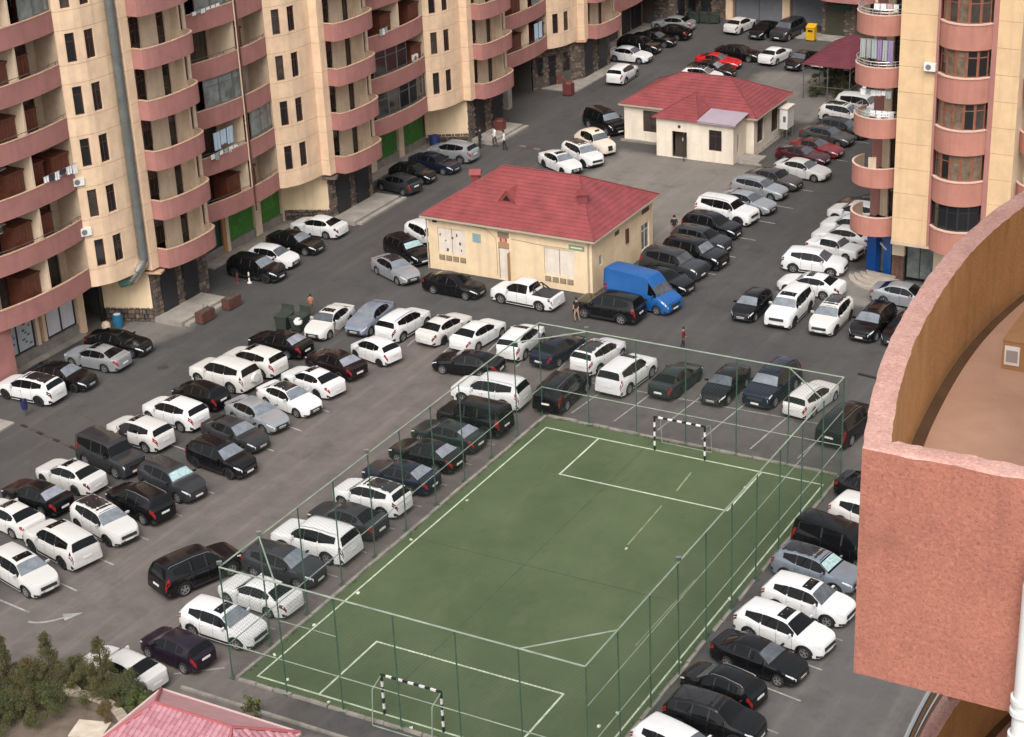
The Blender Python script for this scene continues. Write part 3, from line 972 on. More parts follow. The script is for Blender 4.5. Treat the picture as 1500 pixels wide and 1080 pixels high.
def pier(parent, m, doors, dark=DARKMETAL):
    """stone-clad pier below the single balcony with its shuttered doors"""
    y0 = 26.65 + MOD * m
    P, Q = (-30.86, y0 + 4.35), (-30.86, y0 + 10.0)
    bb = MB(); bb.box(-34.5, P[1] + .01, 0, -30.88, Q[1], FZ0 - .01); bb.build('pier', STONEJ, parent)
    hs = [(a, a + w_, 3.35) for a, w_ in doors]
    stone_face(parent, P, Q, 0, FZ0 - .02, 50 + m, hs)
    stone_face(parent, (-33.2, P[1]), (-30.86, P[1]), 0, FZ0 - .02, 70 + m)
    for a, w_ in doors:
        bb = MB(); bb.box(-30.87, P[1] + a, .02, -30.80, P[1] + a + w_, 3.3)
        o = bb.build('roller_door', dark, parent)
        f2 = MB()
        for k in range(14): f2.box(-30.80, P[1] + a + .03, .1 + k * .228, -30.787, P[1] + a + w_ - .03, .1 + k * .228 + .2)
        stuff(f2.build('door_slats', dark, o))

# module -1: white shop panels
bb = MB(); bb.box(-34.9, 16.0, 0, SX + .25, 27.0, .78); bb.build('plinth', KERB, left)
bb = MB(); bb.box(-34.6, 17.0, 0, -32.6, 19.75, FZ0 - .004); bb.build('corner_pier', PINK, left)
o = shop(left, 20.3, 23.2, .8, 3.15, mat('white_shop_panel', (.50, .53, .55), .35, .12, 2), split=2)
sg = MB()
rr = random.Random(4)
for c in range(2):
    for k in range(9):
        yy = 20.55 + c * 1.45 + rr.uniform(.1, .9); zz = 1.1 + .2 * k
        sg.quad((SX + .012, yy, zz), (SX + .012, yy + rr.uniform(.08, .4), zz), (SX + .012, yy + rr.uniform(.08, .4), zz + .13), (SX + .012, yy, zz + .13), rr.randrange(2))
sg.build('printed_notice', [mat('print_dark', (.04, .06, .07), .6), mat('print_blue', (.03, .20, .30), .6)], o)
pilaster(left, 23.35, .28); pilaster(left, 23.95, .28, CREAM)
shop(left, 24.4, 27.0, .8, 3.5, mat('white_shutter_panel', (.62, .62, .66), .4, .08, 2), split=2)
pilaster(left, 27.1, .62, CREAM, SX + .3)
bb = MB(); bb.box(-34.4, 20.2, 3.16, -34.28, 23.2, FZ0 - .01); bb.build('shop_fascia', mat('red_dark', (.16, .05, .05), .6), left)
# module 0: recessed entrance, cream wall, stone pier
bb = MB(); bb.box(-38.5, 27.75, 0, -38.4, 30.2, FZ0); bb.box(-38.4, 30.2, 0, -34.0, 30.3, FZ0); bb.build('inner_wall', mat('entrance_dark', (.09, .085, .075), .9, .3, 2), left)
bb = MB(); bb.box(-34.3, 29.35, 0, -34.15, 29.6, FZ0 - .01); bb.bar((-34.2, 27.8, 3.0), (-34.2, 29.3, 3.5), .04); bb.build('entrance_frame', DARKMETAL, left)
bb = MB(); panel_wall(bb, (-34.1, 29.65), (-31.0, 30.85), .9, FZ0 - .01); bb.build('wall', [YELLOWW, GROOVE], left)
stone_face(left, (-34.05, 29.68), (-30.9, 30.9), 0, 1.0, 91)
pier(left, 0, ((.75, 1.5), (3.0, 1.5)))
bb = MB(); bb.obox((-30.5, 30.9, 3.62), (.55, .2, 0), (-.12, .35, 0), (0, 0, .06)); bb.build('ledge', COPING, left)
y = 26.65
shop(left, y + 12.2, y + 15.9, .5, FZ0 - .1, DKGREEN, split=3, fm=mat('shop_frame', (.02, .02, .02), .5))
bb = MB(); bb.box(SX + .006, y + 13.0, .5, SX + .05, y + 13.9, 2.6); bb.build('poster', CREAM2, left)
bb = MB(); bb.box(SX + .052, y + 12.7, 2.9, SX + .16, y + 14.6, 3.5); bb.build('shop_sign', DKGREEN, left)
bb = MB(); bb.quad((SX + .163, y + 13.2, 3.1), (SX + .163, y + 14.0, 3.1), (SX + .163, y + 14.1, 3.3), (SX + .163, y + 13.3, 3.3)); bb.build('sign_lettering', WHITEP, left)
pilaster(left, y + 16.0, .3, mat('orange_strip', (.42, .20, .07), .7)); pilaster(left, y + 16.4, .35)
bb = MB(); bb.box(-34.9, y + 12, 0, SX + .12, y + 26, .74); bb.build('plinth', KERB, left)
green(left, y + 16.85, y + 19.75, 1); pilaster(left, y + 19.85, .75); green(left, y + 20.7, y + 23.1, 2); pilaster(left, y + 23.2, .2)
y = 26.65 + MOD
bb = MB(); panel_wall(bb, (-34.15, y + 2.95), (-31.0, y + 4.3), .9, FZ0 - .01); bb.build('wall', [YELLOWW, GROOVE], left)
stone_face(left, (-34.1, y + 2.98), (-30.9, y + 4.33), 0, 1.0, 92)
pier(left, 1, ((.8, 1.7), (3.4, 1.7)))
bb = MB(); bb.obox((-30.6, y + 4.2, 3.6), (.5, .2, 0), (-.12, .35, 0), (0, 0, .1)); bb.build('ledge', STONE, left)
bb = MB(); bb.box(-34.9, y + 10, 0, SX + .12, y + 26, .74); bb.build('plinth', KERB, left)
green(left, y + 12.4, y + 14.6, 3); pilaster(left, y + 14.8, .8); green(left, y + 15.9, y + 18.9, 4); pilaster(left, y + 19.0, .75); green(left, y + 20.0, y + 22.9, 5)
y = 26.65 + 2 * MOD
bb = MB(); panel_wall(bb, (-34.15, y + 2.6), (-31.0, y + 4.3), .6, FZ0 - .01); bb.build('wall', [YELLOWW, GROOVE], left)
stone_face(left, (-34.1, y + 2.63), (-30.9, y + 4.33), 0, .9, 93)
pier(left, 2, ((.9, 1.5), (3.7, 1.7)))
# arched drive-through with two columns
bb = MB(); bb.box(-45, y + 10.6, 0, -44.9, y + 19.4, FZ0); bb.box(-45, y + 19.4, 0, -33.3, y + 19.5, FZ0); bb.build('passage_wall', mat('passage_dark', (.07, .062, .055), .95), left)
for yy in (y + 11.2, y + 13.9):
    bb = MB(); bb.box(-33.3, yy, 0, -32.6, yy + .7, FZ0 - .01); bb.build('column', CONC, left)
# module 3: stone wall with a door and two windows
y = 26.65 + 3 * MOD
P, Q = (-33.4, y - .6), (-31.0, y + 4.3)
bb = MB(); bb.strip([P, Q], 0, FZ0); bb.build('wall', STONEJ, left)
hs = [(.5, 1.2, 3.0), (1.75, 2.65, 3.0), (3.4, 4.2, 3.0)]
stone_face(left, P, Q, 0, FZ0 - .02, 95, hs)
window(left, P, Q, .5, 1.2, 1.2, 2.95, -.03, (), (1.2,), BROWN, GLASSD); window(left, P, Q, 3.4, 4.2, 1.2, 2.95, -.03, (.4,), (1.2,), BROWN, GLASSD)
window(left, P, Q, 1.75, 2.65, .15, 2.95, -.03, (), (2.1,), BROWN, GLASSD, 'entrance_door')
pier(left, 3, ((.5, 1.5), (3.2, 1.6)))
bb = MB(); bb.obox((-31.2, y + 3.9, 3.75), (.9, .35, 0), (-.12, .4, 0), (0, 0, .07)); bb.build('ledge', COPING, left)
for a, w_ in ((11.2, 3.4), (15.0, 3.6)):
    shop(left, y + a, y + a + w_, .13, 3.3, mat('dark_grey_shutter', (.06, .062, .066), .5, .2, 2), 'roller_shutter')
pilaster(left, y + 14.62, .35, STONEJ); pilaster(left, y + 18.7, .5)
y = 26.65 + 4 * MOD
pier(left, 4, ((-.9 + 1.3, 1.6), (3.2, 1.6)))
for a, w_ in ((-1.2, 2.2), (1.6, 2.0)):
    shop(left, y + a, y + a + w_, .13, 3.2, DARKMETAL, 'roller_shutter')

# big grey ventilation duct down the first bay
duct = thing('ventilation_duct', 'thick grey ventilation duct running down the cream bay to a shiny elbow', 'duct', (-30.62, 30.15, 4.6))
b = MB(); b.tube([(0, 0, .1), (0, 0, 26)], .30, 14); b.build('duct_pipe', GREYMETAL, duct, smooth=40)
b = MB(); b.tube([(0, 0, .1), (-.05, -.05, -.15), (-.35, -.3, -.62)], .32, 14); b.build('elbow', BRIGHTMETAL, duct, smooth=40)
b = MB(); b.tube([(-.35, -.3, -.64), (-.75, -.55, -1.25)], .31, 14); b.build('elbow', BRIGHTMETAL, duct, smooth=40)
b = MB(); b.tube([(-.75, -.55, -1.26), (-1.5, -.8, -1.5)], .30, 14); b.build('elbow', mat('green_duct', (.12, .22, .17), .5), duct, smooth=40)
for k in range(18):
    b = MB(); b.lathe([(.305, -.03), (.325, -.03), (.325, .03), (.305, .03)], 'z', (0, 0, 1.0 + k * 1.4), 14); b.build('joint_ring', GREYMETAL, duct)

# ---------------- far cross block (same facade turned towards the camera)
far = thing('apartment_block', 'cream and stone block with garage shutters closing the far end of the street', 'building', (-46.95 , 83.7, 0), -math.pi / 2)
# local (x,y) -> world (y-46.95, 83.7-x)
RB2 = random.Random(5)
block_module(far, -1, 4, RB2, {}, start='none')
block_module(far, 0, 4, RB2, {}, upto='dbl')
b = MB(); b.box(-46, 8, 0, -34.62, 60, 18); b.build('inner_wall', RECESS, far)
b = MB(); b.box(-34.6, 10.0, FZ0 - .25, -33.9, 47.2, FZ0 - .002); b.build('soffit', RECESS, far)
pier(far, 0, ((.35, 1.9), (3.4, 1.9)), mat('olive_door', (.045, .042, .026), .6, .2, 2))
stone_face(far, (-34.2, 15.7), (-34.2, 19.4), 0, FZ0 - .05, 130, [(1.0, 2.1, 2.9)])
b = MB(); b.box(-34.35, 16.7, .1, -34.1, 17.8, 2.9); b.build('entrance_door', DARKMETAL, far)
pilaster(far, 19.6, .75, CREAM, SX + .5); pilaster(far, 25.7, .8, CREAM, SX + .5)
shop(far, 20.5, 25.6, .05, 3.6, GREYSHUT, 'roller_shutter', SX, 2, mat('shutter_frame', (.10, .10, .11), .5))
shop(far, 26.6, 30.6, .05, 3.6, GREYSHUT, 'roller_shutter')
shop(far, 10.5, 15.4, .05, 3.6, mat('green_grey_shutter', (.12, .13, .12), .5, .2, 2), 'roller_shutter', SX, 2)
b = MB(); b.box(-30.84, 32.1, 2.75, -30.7, 33.9, 3.3); b.build('shop_sign', DKGREEN, far)
b = MB(); b.lathe([(.001, 0), (.34, 0), (.34, .08), (.24, .1), (.2, .06), (.001, .06)], 'x', (-30.62, 35.0, 3.25), 16); b.build('round_emblem', WHITEP, far)

# ================================================================ RIGHT BLOCK
right = thing('apartment_block', 'cream tower with a terracotta bay of brown windows at the right', 'building')
SY = 53.8
def arc(cx, cy, r, a0, a1, n):
    return [(cx + r * math.cos(math.radians(a0 + (a1 - a0) * k / n)), cy + r * math.sin(math.radians(a0 + (a1 - a0) * k / n))) for k in range(n + 1)]
bx0, bx1, sag = 13.78, 17.0, .95
rad = ((bx1 - bx0) ** 2 / 4 + sag ** 2) / (2 * sag)
half = math.degrees(math.asin((bx1 - bx0) / 2 / rad))
BARC = arc((bx0 + bx1) / 2, SY + rad - sag, rad, -90 - half, -90 + half, 14)
b = MB(); b.strip(BARC, 0, 1.55); b.poly([(x, y, 0) for x, y in reversed(BARC)], 1); b.poly([(x, y, 1.5) for x, y in BARC], 1)
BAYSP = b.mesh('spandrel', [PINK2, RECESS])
b = MB()
for k in range(14):
    o1 = offset_path(BARC, -.05); i1 = offset_path(BARC, .2)
    b.quad((*o1[k], 1.60), (*o1[k + 1], 1.60), (*i1[k + 1], 1.60), (*i1[k], 1.60)); b.quad((*o1[k], 1.53), (*o1[k + 1], 1.53), (*o1[k + 1], 1.60), (*o1[k], 1.60))
BAYSILL = b.mesh('sill', mat('pale_sill', (.58, .40, .32), .9))
WARC = arc((bx0 + bx1) / 2, SY + rad - sag + .12, rad - .06, -90 - half * .9, -90 + half * .9, 5)
b = MB()
panel_wall(b, (11.32, SY), (bx0 - .16, SY), 0, FH_, (), (1.63, 3.286))
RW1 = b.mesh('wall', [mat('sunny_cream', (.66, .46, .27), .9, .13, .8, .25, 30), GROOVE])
b = MB(); panel_wall(b, (bx1 + .3, SY), (18.75, SY), 0, FH_, (), (1.63, 3.286)); RW2 = b.mesh('wall', [MATS['sunny_cream'], GROOVE])
b = MB(); b.box(bx0 - .16, SY - .06, 0, bx0, SY + .3, FH_); b.box(bx1, SY - .06, 0, bx1 + .3, SY + .3, FH_); RPIL = b.mesh('pilaster', PINK)
def round_balcony(cx, cy, r, a0, a1, flip=False):
    p = arc(cx, cy, r, a0, a1, 18)
    a, c = parapet_mesh(p, [(cx + .6, cy + 2.0), (cx - .6, cy + 2.0)] if not flip else [(cx + .6, cy + 2.0), (cx - .6, cy + 2.0)], 1.25, .11)
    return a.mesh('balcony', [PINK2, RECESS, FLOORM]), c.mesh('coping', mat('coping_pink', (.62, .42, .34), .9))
LB = round_balcony(9.72, 55.75, 1.78, -215, -22)
RBm = round_balcony(20.35, 55.75, 1.78, -158, 35)
NOTL = [(8.45, 57.9), (9.25, 57.55), (9.6, 57.4), (10.75, 56.9), (11.32, 56.65), (11.32, SY)]
b = MB()
panel_wall(b, NOTL[0], NOTL[1], 0, FH_, m=0); ML0 = b.mesh('wall', [PINK, GROOVE])
b = MB()
panel_wall(b, NOTL[1], NOTL[4], 0, FH_, [(.62, 1.72, .24, 2.75)]); b.strip([NOTL[4], NOTL[5]], 0, FH_)
ML1 = b.mesh('wall', [CREAM2, GROOVE])
NOTR = [(18.75, SY), (18.75, 56.65), (21.6, 57.9), (22.3, 58)]
b = MB(); b.strip(NOTR[:2], 0, FH_); panel_wall(b, NOTR[1], NOTR[2], 0, FH_, [(.6, 1.7, .24, 2.75)]); MR1 = b.mesh('wall', [CREAM2, GROOVE])
b = MB()
for k in range(11):
    q = arc(9.72, 55.75, 1.72, -205, -30, 10)[k]
    b.bar((*q, 1.27), (*q, 1.62), .018)
qq = [(*q, 1.63) for q in arc(9.72, 55.75, 1.72, -205, -30, 20)]
b.tube(qq, .03, 6); b.tube([(x, y, 1.45) for x, y, z in qq], .018, 6)
RAILB = b.mesh('railing', mat('pale_railing', (.55, .53, .52), .35, metal=.5))
RB3 = random.Random(9)
GLASSC = mat('warm_curtain_glass', (.17, .125, .09), .15, .5, 2.2, spec=.5)
for k in range(9):
    z = FZ0 + FH_ * k
    if k < 8:
        link('wall', RW1, right, (0, 0, z)); link('wall', RW2, right, (0, 0, z)); link('pilaster', RPIL, right, (0, 0, z))
        link('wall', ML0, right, (0, 0, z)); link('wall', ML1, right, (0, 0, z)); link('wall', MR1, right, (0, 0, z))
        o = link('balcony', LB[0], right, (0, 0, z)); link('coping', LB[1], o)
        if k in (2, 3, 4, 5, 6): link('railing', RAILB, o)
        o = link('balcony', RBm[0], right, (0, 0, z)); link('coping', RBm[1], o)
        window(right, NOTL[1], NOTL[4], .62, 1.72, z + .24, z + 2.75, .1, (.5,), (1.0, 2.0), BROWN, GLASSD, 'balcony_door')
        window(right, NOTR[1], NOTR[2], .6, 1.7, z + .24, z + 2.75, .1, (.5,), (1.0, 2.0), BROWN, GLASSD, 'balcony_door')
    o = link('bay_spandrel', BAYSP, right, (0, 0, z - .12)); link('sill', BAYSILL, o)
    if k < 8:
        dark = k == 0
        for p, q in zip(WARC[:-1], WARC[1:]):
            Lw = (Vector(q) - Vector(p)).length
            window(right, p, q, 0.0, Lw, z + 1.44, z + 3.16, .0, (), (1.25,), DARKMETAL if dark else mat('orange_brown_frame', (.24, .085, .05), .5, .3, 3) if k < 5 else mat('cream_frame', (.42, .34, .28), .5),
                   GLASSD if dark else RB3.choice((GLASSC, GLASSC, GLASSC, GLASSB, GLASSD)))
b = MB(); b.box(11.34, 58.2, 0, 40, 90, 30); b.box(13.0, 55.2, FZ0, 18.7, 58.19, 30); b.build('inner_wall', RECESS, right)
b = MB(); b.box(11.3, 53.78, FZ0 - .22, 18.76, 57.6, FZ0 - .004); b.build('soffit', RECESS, right)
b = MB(); b.strip([(8.45, 88), (8.45, 57.9)], 0, 30); b.poly([(8.45, 57.9, 30), (8.45, 88, 30), (11.3, 88, 30), (11.3, 57.9, 30)]); b.build('wall', PINK, right)
# ground storey: blue entrance, brick pier, shop window
G0, G1, G2 = (8.4, 57.75), (10.55, 56.35), (10.75, 56.3)
b = MB(); panel_wall(b, G0, G1, .1, FZ0 - .02, [(.95, 1.75, .1, 3.0)], rd=.5); b.build('blue_cladding', [BLUEP, GROOVE], right)
window(right, G0, G1, .95, 1.75, .1, 3.0, .42, (), (2.2,), mat('entrance_brown', (.10, .055, .04), .6), GLASSL, 'entrance_door')
b = MB()
d = (Vector(G1) - Vector(G0)).normalized(); nn = Vector((d.y, -d.x))
for a, zz, an in ((.75, 3.35, -.5), (1.75, 2.2, -.9)):
    c = Vector(G0) + d * a + nn * .02
    b.obox((c.x, c.y, zz), (d.x * .34, d.y * .34, -.14), (nn.x * .012, nn.y * .012, 0), (0.03, -.02, .07))
b.build('pale_sign_stroke', mat('sign_pale', (.50, .58, .68), .5), right)
b = MB(); b.box(10.62, 56.28, 1.9, 11.45, 56.6, FZ0 - .24); b.build('wall', mat('pale_pier', (.72, .60, .44), .9, .08, 1), right)
b = MB(); b.box(10.62, 56.3, 0, 11.45, 56.6, 1.898); b.build('wall', STONEJ, right)
for k in range(12):
    for j in range(3):
        bb = MB(); bb.box(10.64 + j * .27 + (.06 if k % 2 else 0), 56.255, .02 + k * .156, 10.86 + j * .27 + (.06 if k % 2 else 0), 56.298, .15 + k * .156)
        bb.build('brick', mat('brown_brick', (.17, .085, .06), .9, .3, 3), right)
window(right, (11.5, 56.6), (13.35, 56.6), 0, 1.85, .3, FZ0 - .26, .02, (.92,), (2.35,), DARKMETAL, GLASSL, 'shop_window')
b = MB(); b.box(13.4, 56.3, 1.0, 14.15, 56.6, FZ0 - .24); b.build('wall', MATS['pale_pier'], right)
b = MB(); b.box(13.4, 56.28, 0, 14.15, 56.6, .998); b.build('wall', mat('brown_brick', (.17, .085, .06)), right)
window(right, (14.2, 56.6), (18.0, 56.6), 0, 3.8, .3, FZ0 - .26, .02, (1.2, 2.5), (2.35,), DARKMETAL, GLASSB, 'shop_window')
b = MB()
for k in range(4):
    pth = arc(10.0, 56.6, 1.15 + .38 * (3 - k), -172, -28, 10)
    b.strip(pth, .0 if k == 0 else .13 * k + .0, .13 * (k + 1)); b.poly([(x, y, .13 * (k + 1)) for x, y in pth])
structure(b.build('entrance_steps', mat('pale_stone_step', (.38, .33, .28), .9, .2, 1.5)))
CARS = [
  ('suv', 'white', -30.3, 18.43, 182, 'panoroof', 'white crossover with black roof parked outside the white panelled shopfront'),
  ('sedan', 'black', -29.83, 20.74, 2, 'palescreen', 'black saloon facing the road between a white crossover and a silver saloon, by the shopfront'),
  ('sedan', 'silver', -29.79, 23.82, 182, 'sunroof', 'silver saloon backed out to the road beside the shopfront, tail towards the street'),
  ('sedan', 'black', -30.0, 26.13, 6, '', 'glossy black saloon nearest the recessed entrance with the blue bin'),
  ('suv', 'black', -29.45, 40.14, 358, 'palescreen', 'charcoal crossover parked nose out in front of the dark green shop'),
  ('hatch', 'white', -29.75, 42.54, 0, '', 'white hatchback squeezed between two black cars by the green panels'),
  ('sedan', 'black', -30.01, 45.59, 358, 'palescreen', 'black saloon in front of the left bright green panel'),
  ('sedan', 'white', -30.35, 48.99, 180, '', 'white saloon with its tail to the road below the cream bay, beyond the black saloon'),
  ('hatch', 'darkgrey', -30.0, 59.47, 168, '', 'small dark grey hatchback by the stone pier, its rear towards the road'),
  ('hatch', 'black', -30.3, 61.96, 0, '', 'black hatchback with bright headlamps between a grey hatchback and a navy saloon'),
  ('sedan', 'navy', -30.02, 64.87, 354, '', 'navy saloon in front of the farther green panels'),
  ('suv', 'silver', -30.08, 67.81, 178, '', 'silver crossover at the end of the kerb row near the pedestrians'),
  ('suv', 'white', -27.35, 93.62, 93, '', 'white compact crossover driving up the street, rear towards us'),
  ('sedan', 'white', -29.66, 99.87, 358, 'opendoor', 'white car with its door open below the far balconies'),
  ('suv', 'black', -30.19, 103.15, 358, '', 'black crossover with a lit headlamp beside the white car with its open door'),
  ('sedan', 'black', -29.92, 105.92, 0, '', 'dark saloon third up the kerb row below the far balconies'),
  ('sedan', 'black', -29.61, 108.82, 178, '', 'black saloon with red tail lamps near the far street end'),
  ('sedan', 'silver', -30.72, 112.12, 180, '', 'silver saloon farthest up the street beside the green bins'),
  ('sedan', 'white', -24.24, 113.84, 84, '', 'white saloon backed out from the far stone building, next to the green bins'),
  ('sedan', 'black', -21.26, 112.84, 265, '', 'black car with a pale number plate in front of the far garage shutters'),
  ('bigsuv', 'darkgrey', -18.9, 113.09, 263, '', 'big dark grey off-roader facing us near the yellow bin'),
  ('sedan', 'black', -20.29, 103.95, 358, '', 'black saloon behind the red coupe'),
  ('coupe', 'red', -20.93, 100.83, 0, '', 'bright red coupe behind the white red-roofed house'),
  ('sedan', 'black', -20.33, 97.86, 0, 'palescreen', 'black car with pale windscreen between the red coupe and the house roof'),
  ('hatch', 'white', -20.36, 95.7, 2, 'panoroof', 'white car half hidden behind the ridge of the red-roofed house'),
  ('sedan', 'white', -16.78, 104.48, 84, '', 'white saloon showing its tail in the yard behind the white house'),
  ('sedan', 'black', -13.86, 103.67, 263, '', 'black saloon facing us beside the maroon canopy'),
  ('sedan', 'white', -11.68, 104.96, 80, '', 'white car parked under the maroon canopy'),
  ('sedan', 'black', -8.51, 104.01, 80, '', 'black car at the right edge of the maroon canopy'),
  ('suv', 'white', -3.04, 95.24, 355, '', 'white car mostly hidden behind the round balconies, farthest in its row'),
  ('bigsuv', 'white', -3.67, 91.36, 355, '', 'tall boxy white off-roader beside the plants of the canopy'),
  ('suv', 'white', -4.33, 88.83, 354, 'panoroof', 'white crossover with black glass roof in the row below the canopy'),
  ('wagon', 'darkgrey', -3.1, 85.18, 352, '', 'dark grey estate behind the second round balcony'),
  ('sedan', 'grey', -3.7, 82.9, 352, '', 'grey saloon between dark estate and the black and red car'),
  ('coupe', 'redark', -3.37, 79.77, 352, 'panoroof', 'red car with a dark roof beside the cabinet of the white house'),  # dark glass roof drawn for the dark reflection on its top
  ('coupe', 'darkred', -3.73, 77.63, 354, '', 'dark red coupe with pink gleam next to the white saloon'),
  ('sedan', 'white', -2.44, 74.2, 352, '', 'white saloon parked opposite the concrete step of the white house'),
  ('sedan', 'brown', -3.64, 71.28, 352, '', 'brown grey saloon between the white saloon and the silver estate'),
  ('wagon', 'silver', -3.87, 68.9, 353, 'rails', 'silver estate car with roof rails in the right hand row'),
  ('sedan', 'silver', -3.47, 65.67, 349, '', 'silver saloon between silver estate and white off-roader'),
  ('bigsuv', 'white', -4.02, 63.07, 353, 'rails', 'white off-roader in front of the empty tarmac behind the yellow block'),
  ('suv', 'black', -3.82, 59.89, 353, 'rails', 'black crossover next to the white off-roader, roof gleaming'),
  ('suv', 'darkgrey', -3.38, 57.03, 353, '', 'dark grey crossover third from the blue van'),
  ('bigsuv', 'black', -2.62, 54.24, 353, 'palescreen', 'black off-roader with pale windscreen, by the yellow block corner'),
  ('bigsuv', 'darkgrey', -3.13, 51.87, 353, '', 'charcoal off-roader with bull bar, second from the blue van'),
  ('sedan', 'black', -2.72, 49.29, 349, '', 'low black car directly behind the blue van'),
  ('van', 'blue', -2.71, 46.08, 350, '', 'bright blue high roof panel van beside the yellow block'),
  ('sedan', 'silver', -20.48, 43.99, 335, 'panoroof,palescreen', 'silver saloon with a black roof at the corner left of the yellow block'),
  ('suv', 'black', -21.55, 47.26, 335, 'sunshade', 'black crossover with a bright sunshade in its windscreen, left of the yellow block'),
  ('suv', 'white', -21.66, 50.25, 335, '', 'white car whose tail shows behind the left corner of the yellow block'),
  ('sedan', 'black', -15.22, 43.01, 357, '', 'black saloon parked along the front wall of the yellow block'),
  ('pickup', 'white', -9.79, 43.31, 177, '', 'white double cab pickup with roll bar parked by the yellow block'),
  ('bigsuv', 'black', -3.82, 43.43, 179, '', 'black luxury off-roader parked in front of the blue van'),
  ('sedan', 'white', -20.77, 68.87, 332, 'sunroof,palescreen', 'white saloon with sunroof, nearest the red roof of the yellow block'),
  ('suv', 'white', -19.94, 71.14, 330, 'panoroof,palescreen', 'white crossover with black roof between a white saloon and a white taxi'),
  ('taxi', 'cream', -20.37, 74.18, 332, '', 'round cream white London style taxi parked beside a black off-roader'),
  ('bigsuv', 'black', -22.04, 79.45, 330, 'palescreen', 'black off-roader parked against the left wall of the white house'),
  ('sedan', 'black', 4.81, 68.08, 177, '', 'black car glimpsed behind the lowest round balcony'),
  ('suv', 'white', 4.81, 66.2, 176, '', 'farther of two white cars under the lowest round balcony'),
  ('suv', 'white', 5.33, 63.37, 176, '', 'nearer of two white cars under the lowest round balcony'),
  ('sedan', 'white', 5.4, 61.58, 176, '', 'white saloon behind the old boxy saloon by the blue entrance'),
  ('oldsedan', 'white', 5.58, 59.4, 352, '', 'old boxy white saloon with its bonnet towards the blue entrance'),
  ('suv', 'white', 5.36, 56.06, 4, '', 'white crossover beside the stone steps of the blue entrance'),
  ('sedan', 'white', 6.53, 52.32, 178, 'sunroof', 'white saloon with sunroof behind the white off-roader'),
  ('bigsuv', 'white', 6.73, 47.95, 270, 'sunroof,palescreen', 'tall white off-roader facing us in the middle of the right forecourt'),
  ('hatch', 'black', 4.29, 47.64, 270, 'palescreen', 'black hatchback at the left end of the forecourt row facing the fence'),
  ('suv', 'white', 9.56, 47.79, 270, 'panoroof,palescreen', 'white crossover with black glass roof facing the fence'),
  ('suv', 'black', 12.27, 47.9, 266, 'rails,palescreen', 'black crossover with chrome bumper facing the fence, right of the white one'),
  ('sedan', 'black', 14.3, 48.0, 266, '', 'black car half hidden by the pink balcony parapet'),
  ('sedan', 'silver', 12.72, 52.95, 357, '', 'pale silver saloon parked along the wall beside the blue entrance'),
  ('suv', 'white', -6.52, 36.54, 94, 'sunroof', 'white boxy crossover at the corner of the cage fence'),
  ('sedan', 'navy', -3.87, 36.49, 84, '', 'navy saloon between the white boxy crossover and the white one with black roof'),
  ('suv', 'white', -1.17, 36.61, 84, 'panoroof', 'white crossover with black roof behind the far fence'),
  ('bigsuv', 'white', 1.64, 34.75, 86, 'sunroof', 'tall white luxury off-roader with its tail against the far fence'),
  ('sedan', 'darkgreen', 4.52, 35.44, 86, '', 'dark green saloon behind the goal, tail towards the pitch'),
  ('sedan', 'black', 7.44, 35.95, 270, '', 'black saloon facing the pitch behind the right goal post'),
  ('bigsuv', 'navy', 10.04, 36.76, 266, 'palescreen', 'navy off-roader facing the pitch behind the far fence'),
  ('wagon', 'white', 12.64, 36.25, 82, 'rails', 'white estate car with its tail at the far right corner of the fence'),
  ('bigsuv', 'black', 15.67, 33.79, 84, 'rails', 'black off-roader outside the far right fence corner'),
  ('sedan', 'white', -19.48, 34.45, 274, 'sunroof', 'white saloon with sunroof beside the green dumpsters'),
  ('sedan', 'bluegrey', -17.38, 36.03, 274, 'palescreen', 'blue grey saloon between white saloon and white crossover in the street row'),
  ('suv', 'white', -14.78, 35.95, 86, 'rails', 'white crossover third from the dumpsters in the street row'),
  ('sedan', 'white', -12.07, 36.54, 84, 'sunroof', 'white saloon with sunroof and chrome tail, fourth from the dumpsters'),
  ('sedan', 'white', -9.6, 36.56, 84, '', 'white saloon with black tail strip, fifth from the dumpsters'),
  ('micra', 'white', -14.19, 31.74, 166, '', 'small rounded white hatchback behind the street row'),
  ('sedan', 'black', -7.89, 32.37, 186, '', 'black saloon standing alone in the aisle below the street row'),
  ('bigsuv', 'black', -0.81, 31.21, 92, 'rails', 'black off-roader with roof rails close to the fence corner'),
  ('sedan', 'black', -20.37, 30.25, 176, 'palerear', 'black saloon next to the green dumpsters'),
  ('suv', 'white', -20.16, 27.29, 174, 'sunroof', 'white crossover with sunroof in the upper row, second from the dumpsters'),
  ('bigsuv', 'white', -20.59, 24.86, 174, 'spare', 'white off-roader with a spare wheel on its back door'),
  ('hatch', 'black', -20.28, 22.04, 173, '', 'black car with red tail lamps between two white crossovers'),
  ('suv', 'white', -20.07, 19.39, 173, 'sunroof', 'white crossover with tall red tail lamps in the upper row'),
  ('suv', 'white', -20.27, 16.45, 173, 'opendoor,sunroof', 'white crossover with its front door standing open'),
  ('boxsuv', 'darkgrey', -19.81, 13.37, 349, '', 'dark grey square off-roader next to the white crossover with open door'),
  ('sedan', 'white', -20.44, 10.76, 174, 'sunroof', 'white saloon with dark sunroof near the left edge'),
  ('sedan', 'black', -20.51, 8.15, 174, 'palerear', 'black saloon with red tail lamps near the left edge'),
  ('sedan', 'white', -20.21, 5.78, 170, 'sunroof', 'white saloon cut by the left edge of the view'),
  ('bigsuv', 'white', -15.64, 4.65, 166, 'sunroof', 'white off-roader showing its tail beside the white crossover with black roof'),
  ('suv', 'white', -15.51, 1.73, 346, 'sunroof,palescreen', 'white crossover nearest the bottom left, sunroof and dark grille'),
